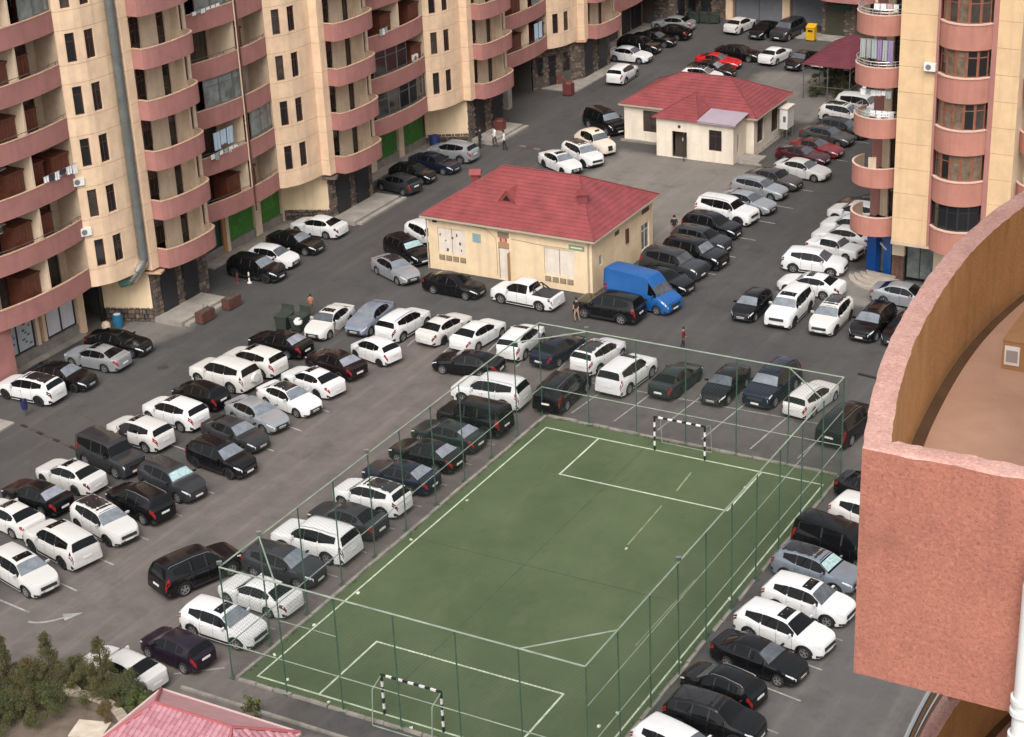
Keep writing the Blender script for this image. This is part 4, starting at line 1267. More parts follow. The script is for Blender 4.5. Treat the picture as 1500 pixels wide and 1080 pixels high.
  ('sedan', 'blackred2', -15.43, 29.14, 166, 'palerear', 'black saloon with large red tail lamps in front of the small white hatchback'),
  ('sedan', 'white', -15.24, 26.42, 168, 'sunroof', 'white saloon with its tail to the brown aisle, behind the white saloon with dark roof'),
  ('sedan', 'white', -15.07, 23.81, 348, 'panoroof,palescreen', 'white saloon with dark glass roof and pale windscreen, nose to the aisle'),
  ('sedan', 'silver', -15.58, 21.29, 346, 'palescreen', 'silver saloon nose to the aisle in the middle of the left block'),
  ('sedan', 'darkgrey', -15.19, 18.7, 350, 'palescreen', 'dark grey saloon with chrome grille nose to the aisle'),
  ('suv', 'black', -14.01, 15.85, 352, 'palescreen', 'black crossover with pale blue windscreen nose to the aisle'),
  ('suv', 'darkgrey', -14.83, 12.59, 348, 'sunshade', 'dark grey sports off-roader with a pale sunshade in its windscreen'),
  ('suv', 'black', -14.89, 9.89, 168, 'rails', 'black crossover with roof rails and pale number plate, tail to the aisle'),
  ('suv', 'white', -15.16, 7.4, 345, 'panoroof,palescreen', 'white crossover with black roof and black grille nose to the aisle'),
  ('bigsuv', 'white', -4.52, 29.25, 182, 'rails', 'white off-roader with black roof rails, last in the row along the fence'),
  ('boxsuv', 'black', -3.62, 25.82, 178, '', 'square black off-roader second from the far end of the fence row'),
  ('sedan', 'darkgreen', -4.04, 23.56, 176, 'palerear', 'dark green black saloon with a pale rear window in the fence row'),
  ('sedan', 'black', -3.92, 21.01, 176, 'palerear', 'black saloon with small pale rear window in the middle of the fence row'),
  ('sedan', 'navy', -3.85, 18.26, 178, 'palerear', 'navy saloon with a large pale rear window beside the white crossover with glass roof'),
  ('suv', 'white', -3.94, 15.57, 177, 'panoroof', 'white crossover with big glass roof behind the fence'),
  ('sedan', 'darkgrey', -3.82, 13.07, 177, '', 'dark grey saloon between the two white off-roaders of the fence row'),
  ('bigsuv', 'white', -3.93, 10.42, 179, 'rails', 'white off-roader with black rear window behind the fence posts'),
  ('suv', 'darkgrey', -4.01, 7.75, 0, 'palescreen', 'dark grey crossover nose to the pitch in the fence row'),
  ('sedan', 'white', -3.56, 5.1, 176, '', 'white saloon with red tail lamps by the near fence corner'),
  ('suv', 'white', -3.46, 2.15, 358, 'sunroof,palescreen', 'white crossover with black front lamp surround at the near fence corner'),
  ('hatch', 'plum', -4.2, -0.41, 172, '', 'dark plum hatchback outside the near fence corner'),
  ('sedan', 'white', -5.37, -2.83, 174, '', 'white saloon half hidden by the conifers'),
  ('bigsuv', 'black', -7.74, 5.59, 70, 'rails', 'large black off-roader standing in the aisle with red tail lamps'),
  ('sedan', 'black', 19.72, 27.03, 350, '', 'black car with a red tail lamp beyond the pink parapet, farthest of the right row'),
  ('suv', 'white', 20.37, 24.3, 350, '', 'pale car just behind the black people carrier, half hidden by the parapet'),
  ('mpv', 'black', 19.87, 21.09, 349, '', 'black people carrier half hidden by the pink parapet'),
  ('suv', 'greyblue', 19.69, 18.39, 352, 'panoroof,sunshade', 'grey blue crossover with dark glass roof and pale sunshade beside the parapet'),
  ('suv', 'white', 20.33, 15.59, 354, 'sunroof', 'white crossover with big dark sunroof beside the pink parapet'),
  ('mpvlow', 'white', 20.23, 12.8, 351, 'sunroof', 'white seven seat estate with small sunroof outside the right fence'),
  ('sedan', 'black', 20.05, 10.25, 351, '', 'glossy black saloon with brown tinted bonnet below the white estate'),
  ('hatch', 'black', 19.45, 7.56, 170, 'rails', 'black hatchback with silver roof rails and red tail lamps, backed against the others'),
  ('suv', 'black', 20.11, 5.14, 358, 'panoroof', 'black crossover with banded glass roof near the bottom edge'),
  ('suv', 'white', 19.75, 2.48, 346, '', 'white roof peeping in at the bottom edge of the view'),
]

# ================================================================ CARS
CS = .945
PAINT = {}
def paint(name, c, rough=.14, metal=0.0, coat=0.0):
    m = mat('car_paint_' + name, c, rough, 0.0 if c[0] > .3 else .12, 1.3, metal=metal, coat=coat, spec=.5)
    PAINT[name] = m
paint('white', (.63, .63, .628), .22); paint('black', (.006, .006, .007)); paint('darkgrey', (.030, .031, .034)); paint('grey', (.085, .083, .082), metal=.4)
paint('silver', (.37, .385, .405), metal=.45); paint('redark', (.20, .012, .016)); paint('pearl', (.57, .555, .53), .25); paint('dusty', (.53, .52, .50), .35); paint('navy', (.010, .013, .026)); paint('red', (.46, .012, .016)); paint('blackred', (.02, .012, .013)); paint('darkred', (.055, .008, .014))
paint('brown', (.085, .074, .068), metal=.3); paint('cream', (.66, .57, .47), .22); paint('bluegrey', (.25, .29, .36), metal=.35); paint('darkgreen', (.018, .026, .024))
paint('greyblue', (.22, .25, .29), metal=.35); paint('blue', (.016, .095, .29), .3); paint('plum', (.014, .009, .017)); paint('blackred2', (.012, .007, .008))

W_MOD = [(0, .60), (.012, .70), (.035, .80), (.07, .885), (.14, .955), (.25, .99), (.4, 1), (.74, 1), (.86, .975), (.93, .93), (.975, .86), (.99, .80), (1, .72)]
W_BOX = [(0, .84), (.015, .92), (.06, .97), (.15, 1), (.9, 1), (.97, .975), (.99, .95), (1, .92)]
W_OLD = [(0, .92), (.03, .96), (.1, 1), (.9, 1), (.98, .96), (1, .92)]
ZB = [(0, .32), (.04, .21), (.2, .19), (.88, .20), (.97, .27), (1, .36)]
def T(L, W, H, top, belt, ws, rw, sides, wheels, rr, roof, wid=W_MOD, zb=ZB, **k):
    d = dict(L=L, W=W, H=H, top=top, belt=belt, ws=ws, rw=rw, sides=sides, wheels=wheels, rr=rr, roof=roof, wid=wid, zb=zb)
    d.update(k); return d
SUV_T = [(0, .74), (.010, .86), (.035, .95), (.08, 1.00), (.16, 1.06), (.24, 1.10), (.26, 1.13), (.395, 1.55), (.43, 1.61), (.50, 1.655), (.60, 1.67), (.72, 1.66), (.82, 1.625), (.885, 1.58), (.905, 1.54), (.96, 1.19), (.982, 1.12), (.992, 1.0), (1, .72)]
SUV_B = [(0, .64), (.04, .84), (.15, .97), (.25, 1.02), (.5, 1.05), (.8, 1.12), (.95, 1.10), (.985, .98), (1, .66)]
SED_T = [(0, .60), (.010, .70), (.04, .80), (.10, .87), (.19, .94), (.275, .985), (.295, 1.01), (.425, 1.38), (.47, 1.43), (.54, 1.46), (.62, 1.455), (.69, 1.42), (.735, 1.37), (.865, 1.09), (.885, 1.07), (.955, 1.055), (.985, 1.01), (.994, .92), (1, .72)]
SED_B = [(0, .52), (.04, .72), (.15, .84), (.27, .90), (.5, .94), (.8, .99), (.9, 1.0), (.97, .97), (1, .66)]
TYPES = dict(
    sedan=T(4.70, 1.83, 1.46, SED_T, SED_B, (.298, .422), (.74, .862), ((.345, .515), (.53, .69), (.70, .765)), (.185, .765), .325, .62),
    coupe=T(4.55, 1.86, 1.36, [(0, .54), (.015, .62), (.06, .72), (.2, .83), (.33, .90), (.35, .93), (.49, 1.27), (.55, 1.34), (.62, 1.355), (.70, 1.31), (.88, 1.04), (.92, 1.0), (.975, .99), (.99, .93), (1, .66)],
            [(0, .48), (.05, .66), (.2, .77), (.33, .84), (.6, .90), (.85, .96), (.96, .93), (1, .62)], (.355, .487), (.71, .875), ((.41, .60), (.61, .74)), (.19, .775), .34, .60),
    hatch=T(4.05, 1.73, 1.50, [(0, .64), (.015, .76), (.06, .87), (.15, .95), (.23, 1.0), (.25, 1.03), (.40, 1.42), (.48, 1.48), (.58, 1.50), (.70, 1.48), (.80, 1.44), (.855, 1.39), (.875, 1.34), (.95, 1.07), (.98, 1.0), (.992, .9), (1, .66)],
            [(0, .56), (.05, .76), (.2, .90), (.5, .95), (.85, 1.02), (.96, 1.0), (1, .62)], (.254, .395), (.878, .947), ((.30, .49), (.505, .68), (.695, .80)), (.19, .80), .31, .64),
    micra=T(3.72, 1.66, 1.54, [(0, .62), (.02, .77), (.08, .90), (.2, 1.0), (.22, 1.03), (.37, 1.44), (.45, 1.52), (.56, 1.545), (.68, 1.52), (.78, 1.46), (.84, 1.38), (.93, 1.09), (.97, 1.0), (.99, .88), (1, .66)],
            [(0, .55), (.06, .78), (.2, .90), (.5, .96), (.85, 1.02), (.96, .98), (1, .6)], (.224, .37), (.845, .928), ((.27, .47), (.49, .66), (.68, .77)), (.19, .81), .29, .62),
    suv=T(4.60, 1.88, 1.67, SUV_T, SUV_B, (.264, .392), (.908, .957), ((.315, .48), (.495, .66), (.675, .83)), (.19, .785), .355, .66, clad=1),
    bigsuv=T(4.85, 1.95, 1.87, [(0, .84), (.010, .99), (.03, 1.07), (.08, 1.13), (.16, 1.17), (.25, 1.20), (.268, 1.23), (.365, 1.70), (.40, 1.79), (.46, 1.845), (.6, 1.87), (.8, 1.85), (.91, 1.80), (.935, 1.76), (.978, 1.28), (.988, 1.15), (.995, 1.0), (1, .76)],
             [(0, .74), (.04, .98), (.15, 1.08), (.25, 1.12), (.5, 1.14), (.9, 1.19), (.975, 1.15), (1, .7)], (.272, .362), (.938, .976), ((.31, .465), (.48, .65), (.665, .875)), (.19, .775), .39, .68, wid=W_BOX, clad=1),
    boxsuv=T(4.55, 1.85, 1.95, [(0, .95), (.01, 1.09), (.04, 1.14), (.24, 1.19), (.262, 1.21), (.318, 1.80), (.345, 1.90), (.4, 1.94), (.6, 1.95), (.93, 1.93), (.968, 1.88), (.98, 1.82), (.992, 1.2), (1, .8)],
             [(0, .86), (.03, 1.05), (.25, 1.13), (.95, 1.16), (.99, 1.1), (1, .75)], (.265, .316), (.9815, .991), ((.285, .44), (.46, .64), (.66, .93)), (.185, .79), .39, .76, wid=W_BOX, clad=1),
    wagon=T(4.70, 1.79, 1.50, SED_T[:8] + [(.47, 1.44), (.54, 1.48), (.65, 1.50), (.80, 1.47), (.885, 1.42), (.90, 1.39), (.962, 1.07), (.983, 1.01), (.993, .92), (1, .7)],
            [(0, .52), (.04, .72), (.15, .84), (.27, .90), (.5, .94), (.88, 1.0), (.97, .97), (1, .66)], (.298, .422), (.903, .958), ((.345, .515), (.53, .69), (.705, .86)), (.185, .765), .32, .63),
    mpv=T(4.95, 1.92, 1.90, [(0, .78), (.012, .93), (.05, 1.04), (.13, 1.13), (.155, 1.17), (.29, 1.70), (.34, 1.84), (.42, 1.89), (.6, 1.90), (.9, 1.88), (.955, 1.84), (.968, 1.78), (.985, 1.2), (.993, 1.0), (1, .72)],
          [(0, .68), (.05, .92), (.16, 1.05), (.5, 1.12), (.95, 1.15), (1, .7)], (.16, .288), (.97, .984), ((.23, .38), (.40, .62), (.64, .90)), (.18, .80), .34, .74, wid=W_BOX),
    mpvlow=T(4.95, 1.90, 1.70, SUV_T, SUV_B, (.264, .392), (.908, .957), ((.315, .48), (.495, .66), (.675, .845)), (.18, .785), .36, .66, clad=1),
    van=T(5.50, 2.0, 2.55, [(0, .74), (.012, .95), (.05, 1.07), (.135, 1.28), (.15, 1.32), (.245, 1.92), (.26, 2.02), (.33, 2.45), (.38, 2.54), (.6, 2.56), (.93, 2.55), (.985, 2.5), (.992, 2.3), (1, .7)],
          [(0, .66), (.05, .95), (.14, 1.2), (.3, 1.28), (.97, 1.28), (1, .68)], (.153, .243), None, ((.185, .30),), (.17, .775), .34, .80, wid=W_BOX),
    pickup=T(5.15, 1.82, 1.78, [(0, .84), (.012, .98), (.04, 1.05), (.2, 1.13), (.225, 1.16), (.33, 1.62), (.375, 1.74), (.46, 1.78), (.56, 1.76), (.60, 1.70), (.635, 1.17), (.65, 1.10), (.97, 1.10), (.99, 1.05), (1, .62)],
             [(0, .72), (.04, .95), (.2, 1.06), (.6, 1.08), (.66, 1.06), (.97, 1.06), (1, .58)], (.229, .327), (.604, .631), ((.28, .435), (.45, .585)), (.18, .79), .38, .66, wid=W_BOX, clad=1),
    taxi=T(4.58, 1.78, 1.85, [(0, .72), (.02, .92), (.08, 1.02), (.2, 1.11), (.265, 1.16), (.285, 1.19), (.375, 1.66), (.43, 1.79), (.53, 1.85), (.64, 1.84), (.74, 1.76), (.80, 1.64), (.90, 1.22), (.93, 1.12), (.975, .98), (.99, .86), (1, .66)],
           [(0, .6), (.06, .88), (.2, 1.0), (.3, 1.05), (.7, 1.08), (.92, 1.0), (1, .6)], (.288, .372), (.805, .893), ((.325, .44), (.46, .60), (.62, .73)), (.185, .77), .33, .70),
    oldsedan=T(4.15, 1.62, 1.45, [(0, .68), (.008, .84), (.02, .89), (.29, .94), (.30, .955), (.39, 1.34), (.43, 1.41), (.52, 1.44), (.66, 1.425), (.70, 1.37), (.80, .99), (.82, .955), (.975, .92), (.992, .88), (1, .64)],
               [(0, .6), (.02, .80), (.28, .86), (.82, .88), (.98, .84), (1, .58)], (.303, .388), (.705, .797), ((.335, .50), (.515, .70)), (.19, .775), .30, .72, wid=W_OLD),
)

def lerp_tab(tab, s):
    if s <= tab[0][0]: return tab[0][1]
    for (a, u), (b_, v) in zip(tab[:-1], tab[1:]):
        if s <= b_:
            t = (s - a) / (b_ - a)
            return u + (v - u) * t
    return tab[-1][1]

class Body:
    def __init__(s, d):
        s.d = d
        s.zmax = max(z for _, z in d['top'])
    def ring(s, u):
        """half ring (y,z), 9 points from underside to roof centre at fraction u of the length (0 = nose)"""
        d = s.d; L, W = d['L'], d['W'] / 2
        w = lerp_tab(d['wid'], u) * W
        zt, zl, zb = lerp_tab(d['top'], u), lerp_tab(d['belt'], u), lerp_tab(d['zb'], u)
        zl = min(zl, zt - .03)
        arch = 0
        for wx in d['wheels']:
            dx = (u - wx) * L; R = d['rr'] + .055
            if abs(dx) < R: arch = max(arch, d['rr'] + math.sqrt(R * R - dx * dx) - .02)
        zb0 = max(zb, arch)
        c = max(0, min(1, (zt - zl - .07) / max(.05, s.zmax - zl - .07)))
        flare = 1.012 if arch else 1.0
        zm = max(zb0 + .05, .5 * zl + .08)
        zm = min(zm, zl - .10) if zl - .10 > zb0 + .03 else zb0 + .03
        wr = W * (d['roof'] + (.90 - d['roof']) * (1 - c) ** 1.2)
        wr = min(wr, w * .93)
        return [(w * .86, zb0), (w * .975 * flare, zb0 + .012), (w * flare, zm), (w * .99, zl - .055), (w * .955, zl),
                (wr, zt - (.018 + .055 * c)), (wr * .88, zt - .012 - .018 * c), (wr * .45, zt - .003), (0.0, zt)]
    def P(s, u, t, side=1):
        r = s.ring(u); i = min(int(t), 7); f = t - i
        y = r[i][0] + (r[i + 1][0] - r[i][0]) * f; z = r[i][1] + (r[i + 1][1] - r[i][1]) * f
        return Vector((s.d['L'] * (.5 - u), side * y, z))
    def patch(s, mb, u0, u1, t0, t1, nu=4, ntt=2, off=.008, side=1, m=0, t0b=None, t1b=None):
        """sheet following the body surface, a little proud of it; side 0 spans both sides across the top"""
        def pt(u, t, sd):
            a = s.P(u, t, sd); e = 1e-3
            du = s.P(min(u + e, 1), t, sd) - s.P(max(u - e, 0), t, sd)
            dt = s.P(u, min(t + .02, 8), sd) - s.P(u, max(t - .02, 0), sd)
            n = du.cross(dt)
            if n.length < 1e-9: n = Vector((0, sd, 0))
            n.normalize()
            if n.dot(Vector((0, a.y * .6, a.z - .55))) < 0: n = -n
            return a + n * off
        rows = []
        for i in range(nu + 1):
            f = i / nu; u = u0 + (u1 - u0) * f
            a = t0 + ((t0b if t0b is not None else t0) - t0) * f; c = t1 + ((t1b if t1b is not None else t1) - t1) * f
            if side == 0:
                tt = [a + (8 - a) * k / ntt for k in range(ntt + 1)]
                row = [pt(u, t, 1) for t in tt] + [pt(u, t, -1) for t in reversed(tt[:-1])]
            else:
                row = [pt(u, a + (c - a) * k / ntt, side) for k in range(ntt + 1)]
            rows.append(row)
        for r0, r1 in zip(rows[:-1], rows[1:]):
            for k in range(len(r0) - 1):
                q = (r0[k], r1[k], r1[k + 1], r0[k + 1])
                mb.quad(*(q if side >= 0 else q[::-1]), m)

def car_meshes(tn):
    d = TYPES[tn]; B = Body(d); L = d['L']
    us = {i / 34 for i in range(35)} | {u for u, _ in d['top']} | {.006, .02, .98, .994}
    for wx in d['wheels']:
        R = (d['rr'] + .055) / L
        us |= {wx + R * k for k in (-1.0, -.97, -.88, -.7, -.45, -.2, 0, .2, .45, .7, .88, .97, 1.0)}
    us = sorted(u for u in us if 0 <= u <= 1)
    us = [u for i, u in enumerate(us) if i == 0 or u - us[i - 1] > .0025]
    mb = MB()
    full = []
    for u in us:
        r = B.ring(u); x = L * (.5 - u)
        full.append([(x, y, z) for y, z in r] + [(x, -y, z) for y, z in reversed(r[:-1])])
    n = len(full[0])
    for a, c in zip(full[:-1], full[1:]):
        for k in range(n):
            j = (k + 1) % n
            lowm = 1 if (k in (0, n - 2, n - 1) or (d.get('clad') and k in (1, n - 3) and False)) else 0
            mb.quad(a[k], a[j], c[j], c[k], lowm)
    mb.poly(list(reversed(full[0]))); mb.poly(full[-1])
    parts = []          # (name, mesh, parent index, location)
    parts.append(('body', mb.mesh('body', [PAINT['white'], PLASTIC], 38), None, None))
    def add(nm, fn, m, smooth=35):
        q = MB(); fn(q); parts.append((nm, q.mesh(nm, m, smooth), None, None))
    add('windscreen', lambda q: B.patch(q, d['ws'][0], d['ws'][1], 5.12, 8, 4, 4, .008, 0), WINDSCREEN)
    if d['rw']:
        add('rear_window', lambda q: B.patch(q, d['rw'][0], d['rw'][1], 5.25, 8, 4, 4, .008, 0), CARGLASS)
    for sd in (1, -1):
        add('window_trim', lambda q: B.patch(q, d['sides'][0][0] - .012, d['sides'][-1][1] + .006, 4.04, 4.96, 12, 3, .004, sd, t0b=4.3 if len(d['sides']) > 2 else None, t1b=4.86 if len(d['sides']) > 2 else None), PLASTIC)
        for i, (a, c) in enumerate(d['sides']):
            last = i == len(d['sides']) - 1 and len(d['sides']) > 2
            add('side_window', lambda q: B.patch(q, a, c, 4.07, 4.93, 5, 3, .007, sd, t0b=4.3 if last else None, t1b=4.82 if last else None), CARGLASS)
        hl = (.006, .10) if tn not in ('oldsedan', 'boxsuv') else (.003, .02)
        add('headlamp', lambda q: B.patch(q, hl[0], hl[1], 2.75, 4.3, 3, 2, .008, sd, t0b=3.3), LAMP)
        tall = tn in ('suv', 'bigsuv', 'hatch', 'micra', 'wagon', 'mpv', 'mpvlow', 'boxsuv')
        add('tail_lamp', lambda q: B.patch(q, .935 if tall else .925, .995, 2.75, 4.3 if tall else 4.15, 4, 2, .009, sd, t0b=2.5), TAIL)
        mz = lerp_tab(d['belt'], d['ws'][0] + .06) + .10; mx = L * (.5 - d['ws'][0] - .065); my = d['W'] / 2
        add('door_mirror', lambda q: (q.obox((mx, sd * (my + .07), mz), (.05, sd * .015, 0), (0, .10, 0), (.015, 0, .065)), q.bar((mx, sd * (my - .06), mz - .05), (mx, sd * (my + .02), mz - .03), .02)), PAINT['white'])
        hz = lerp_tab(d['belt'], .5) - .13
        for i, (a, c) in enumerate(d['sides'][:2]):
            hx = L * (.5 - c + .02); p = B.P(c - .02, 3.0, sd)
            add('door_handle', lambda q: q.box(hx - .09, min(p.y, p.y + sd * .03), hz - .015, hx + .09, max(p.y, p.y + sd * .03), hz + .015), PAINT['white'] if tn != 'van' else PLASTIC)
    zg = lerp_tab(d['belt'], .03) - .14
    gw = d['W'] * .5 * .52
    add('grille', lambda q: (q.obox((L / 2 + .004, 0, zg), (.02, 0, 0), (0, gw, 0), (-.02, 0, .085)), q.obox((L / 2 - .002, 0, .36), (.02, 0, 0), (0, gw * 1.15, 0), (0, 0, .055))), PLASTIC)
    add('number_plate', lambda q: q.obox((L / 2 + .026, 0, .47), (.008, 0, 0), (0, .26, 0), (0, 0, .058)), PLATE)
    rz = .62 if tn in ('sedan', 'coupe', 'oldsedan') else .80
    ur = .9985
    add('number_plate', lambda q: q.obox((-L / 2 - .012, 0, rz if tn != 'pickup' else .6), (.012, 0, 0), (0, .26, 0), (0, 0, .058)), PLATE)
    # door seams: thin dark lines following the body side
    for sd in (1, -1):
        for u in [d['sides'][0][0] - .005] + [c + .006 for _, c in d['sides'][:2]]:
            wn = min(d['wheels'], key=lambda z: abs(z - u)); cl = (d['rr'] + .11) / L
            if abs(u - wn) < cl: u = wn + math.copysign(cl, .5 - wn)
            add('door_seam', lambda q: B.patch(q, u, u + .0035, 1.2, 3.95, 1, 5, .004, sd), PLASTIC, None)
    add('bumper_trim', lambda q: (B.patch(q, .004, .06, .9, 1.6, 3, 2, .010, 1), B.patch(q, .004, .06, .9, 1.6, 3, 2, .010, -1), B.patch(q, .95, .995, .9, 1.75, 3, 2, .010, 1), B.patch(q, .95, .995, .9, 1.75, 3, 2, .010, -1)), PLASTIC)
    if d.get('clad'):
        add('sill_trim', lambda q: [B.patch(q, d['wheels'][0] + (d['rr'] + .09) / L, d['wheels'][1] - (d['rr'] + .09) / L, .95, 1.45, 4, 1, .010, sd) for sd in (1, -1)], PLASTIC)
    if d.get('clad'):
        for wx in d['wheels']:
            for sd in (1, -1):
                def lip(q):
                    R = d['rr'] + .05; cx = L * (.5 - wx)
                    pr = None
                    for k in range(15):
                        a = math.pi * (.03 + .94 * k / 14)
                        ring = []
                        for r_ in (R, R + .065):
                            x = cx + r_ * math.cos(a); z = d['rr'] + r_ * math.sin(a) - .02
                            u = .5 - x / L
                            yy = max(p[0] for p in B.ring(min(max(u, 0), 1))[1:4])
                            ring.append(Vector((x, sd * (yy + .012), z)))
                        ring.append(Vector((ring[0].x, sd * (abs(ring[0].y) - .08), ring[0].z)))
                        if pr:
                            q.quad(pr[0], ring[0], ring[1], pr[1]); q.quad(pr[0], pr[2], ring[2], ring[0])
                        pr = ring
                add('wheel_arch', lip, PLASTIC)
    # optional fittings
    opt = {}
    def o(nm, key, fn, m, smooth=35):
        q = MB(); fn(q); opt[key] = opt.get(key, []) + [(nm, q.mesh(nm, m, smooth))]
    r0 = d['ws'][1] + .035
    o('sunroof', 'sunroof', lambda q: B.patch(q, r0, r0 + .105, 6.2, 8, 2, 3, .008, 0), CARGLASS)
    o('glass_roof', 'panoroof', lambda q: B.patch(q, d['ws'][1] + .012, (d['rw'] or (0, .9))[0] - .03, 5.75, 8, 7, 3, .007, 0), mat('roof_glass', (.022, .021, .022), .12, spec=.6))
    for sd in (1, -1):
        o('roof_rail', 'rails', lambda q: q.tube([B.P(u, 5.55, sd) + Vector((0, 0, .045 if 0 < k < 4 else .0)) for k, u in enumerate([d['ws'][1] + .03, d['ws'][1] + .06, .6, (d['rw'] or (.9,))[0] - .06, (d['rw'] or (.9,))[0] - .03])], .018, 5), mat('rail_metal', (.28, .28, .28), .3, metal=.7))
    o('sunshade', 'sunshade', lambda q: B.patch(q, d['ws'][0] + .02, d['ws'][1] - .012, 5.55, 8, 3, 4, .014, 0), SHADE)
    if tn == 'suv' or tn == 'sedan':
        def od(q):
            u = d['sides'][0][0]; p = B.P(u, 2.0, 1); hx = p.x; a = math.radians(58)
            ax = Vector((-math.cos(a), math.sin(a), 0)) * .52
            c = Vector((hx, p.y, .72)) + ax
            q.obox(c, ax, Vector((ax.y, -ax.x, 0)).normalized() * .045, (0, 0, .36))
            q.bar(Vector((hx, p.y, 1.08)) + ax * .15, Vector((hx, p.y - .12, 1.48)) + ax * 1.0, .02); q.bar(Vector((hx, p.y, 1.08)) + ax * 2, Vector((hx, p.y - .12, 1.48)) + ax * 1.2, .02)
        o('open_door', 'opendoor', od, PAINT['white'])
        o('doorway', 'opendoor', lambda q: B.patch(q, d['sides'][0][0] + .01, d['sides'][0][1], 1.3, 4.9, 4, 4, .012, 1), mat('dark_interior', (.012, .011, .011), .8))
    if tn == 'bigsuv':
        o('spare_wheel', 'spare', lambda q: q.lathe([(.001, -.19), (.30, -.19), (.36, -.12), (.36, 0), (.30, .04)], 'x', (-L / 2 - .02, -.15, 1.0), 16), PAINT['white'])
    if tn == 'pickup':
        add('cargo_bed', lambda q: B.patch(q, .66, .955, 5.3, 8, 4, 3, .012, 0), mat('bed_liner', (.035, .035, .036), .7))
        add('roll_bar', lambda q: (q.tube([(L * (.5 - .70), -.66, 1.1), (L * (.5 - .665), -.60, 1.55), (L * (.5 - .66), 0, 1.62), (L * (.5 - .665), .60, 1.55), (L * (.5 - .70), .66, 1.1)], .045, 6), q.bar((L * (.5 - .665), -.6, 1.53), (L * (.5 - .80), -.66, 1.12), .035), q.bar((L * (.5 - .665), .6, 1.53), (L * (.5 - .80), .66, 1.12), .035)), PLASTIC)
    if tn == 'taxi':
        add('roof_sign', lambda q: q.obox((.35, 0, 1.86), (.06, 0, 0), (0, .2, 0), (0, 0, .06)), PLASTIC)
        parts[:] = [p for p in parts if p[0] != 'grille']
        add('grille', lambda q: q.obox((L / 2 - .02, 0, .72), (.045, 0, 0), (0, .22, 0), (-.03, 0, .20)), PLASTIC)
    if tn == 'van':
        parts[:] = [p for p in parts if p[0] != 'door_seam']
        add('rubbing_strip', lambda q: [B.patch(q, .30, .97, 2.35, 2.6, 6, 1, .012, sd) for sd in (1, -1)], PLASTIC)
    # wheels
    r = d['rr']; wd = .105
    q = MB(); q.lathe([(r * .62, -wd * .95), (r * .9, -wd), (r, -wd * .72), (r, wd * .72), (r * .9, wd), (r * .62, wd * .95)], 'y', (0, 0, 0), 18)
    wme = q.mesh('wheel', RUBBER, 40)
    q = MB(); rr_ = r * .66
    q.lathe([(.001, wd * .55), (rr_ * .93, wd * .55)], 'y', (0, 0, 0), 15, 1)
    q.lathe([(rr_ * .9, wd * .5), (rr_ * .9, wd * .97), (rr_, wd * .99), (rr_ * 1.0, wd * .8)], 'y', (0, 0, 0), 15, 0)
    for k in range(5):
        a = 2 * math.pi * k / 5
        ca, sa = math.cos(a), math.sin(a)
        q.obox((ca * rr_ * .5, wd * .80, sa * rr_ * .5), (ca * rr_ * .48, 0, sa * rr_ * .48), (-sa * rr_ * .13, 0, ca * rr_ * .13), (0, wd * .12, 0))
    q.lathe([(.001, wd * .98), (rr_ * .2, wd * .96), (rr_ * .22, wd * .7)], 'y', (0, 0, 0), 10, 0)
    rim = q.mesh('rim', [ALLOY, ALLOYD], 30)
    wh = []
    for wx in d['wheels']:
        for sd in (1, -1):
            wh.append((L * (.5 - wx), sd * (d['W'] / 2 * lerp_tab(d['wid'], wx) - wd - .012), r, sd))
    return dict(parts=parts, opt=opt, wheel=wme, rim=rim, wh=wh)

CM = {}
TYPE_NAME = dict(sedan=('parked_car', 'car'), coupe=('parked_car', 'car'), hatch=('parked_car', 'car'), micra=('parked_car', 'car'), suv=('parked_car', 'car'), bigsuv=('off_road_car', 'car'), boxsuv=('off_road_car', 'car'),
                 wagon=('parked_car', 'car'), mpv=('people_carrier', 'car'), mpvlow=('parked_car', 'car'), van=('panel_van', 'van'), pickup=('pickup_truck', 'pickup'), taxi=('taxi', 'taxi'), oldsedan=('parked_car', 'car'))
def own(o, i, m):
    o.material_slots[i].link = 'OBJECT'; o.material_slots[i].material = m
def place_car(tn, colour, x, y, ang, feats, label):
    if tn not in CM: CM[tn] = car_meshes(tn)
    c = CM[tn]
    nm, cat = TYPE_NAME[tn]
    root = thing(nm, label, cat, (x, y, .002), math.radians(ang), 'cars parked round the sports pitch' if cat == 'car' else None)
    root.scale = (CS, CS, CS)
    pm = PAINT[colour if colour != 'white' else rnd.choice(('white', 'white', 'white', 'pearl', 'dusty'))]
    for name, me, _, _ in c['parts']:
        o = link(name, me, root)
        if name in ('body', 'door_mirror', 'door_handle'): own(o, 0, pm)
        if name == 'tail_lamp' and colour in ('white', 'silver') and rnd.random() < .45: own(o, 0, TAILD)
        if name == 'windscreen' and 'palescreen' in feats: own(o, 0, mat('sky_pale_windscreen', (.17, .19, .215), .05, .3, 2.5, spec=.8))  # palescreen: stronger sky reflection painted into the glass colour
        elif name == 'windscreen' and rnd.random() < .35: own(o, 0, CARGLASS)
        if name == 'rear_window' and 'palerear' in feats: own(o, 0, mat('sky_pale_rear_window', (.24, .25, .29), .06, .3, 2.5, spec=.8))  # palerear: sky reflection painted into the rear glass colour
    for f in feats.split(','):
        for name, me in c['opt'].get(f, []):
            o = link(name, me, root)
            if name in ('open_door', 'spare_wheel'): own(o, 0, pm)
    dark_rim = rnd.random() < .2
    for (wx, wy, wz, sd) in c['wh']:
        o = link('wheel', c['wheel'], root, (wx, wy, wz), 0 if sd > 0 else math.pi)
        rm = link('rim', c['rim'], o)
        rm.rotation_euler = (0, rnd.random() * 6.28, 0)
        if dark_rim: own(rm, 0, ALLOYD)
    return root
for a in CARS:
    place_car(*a)

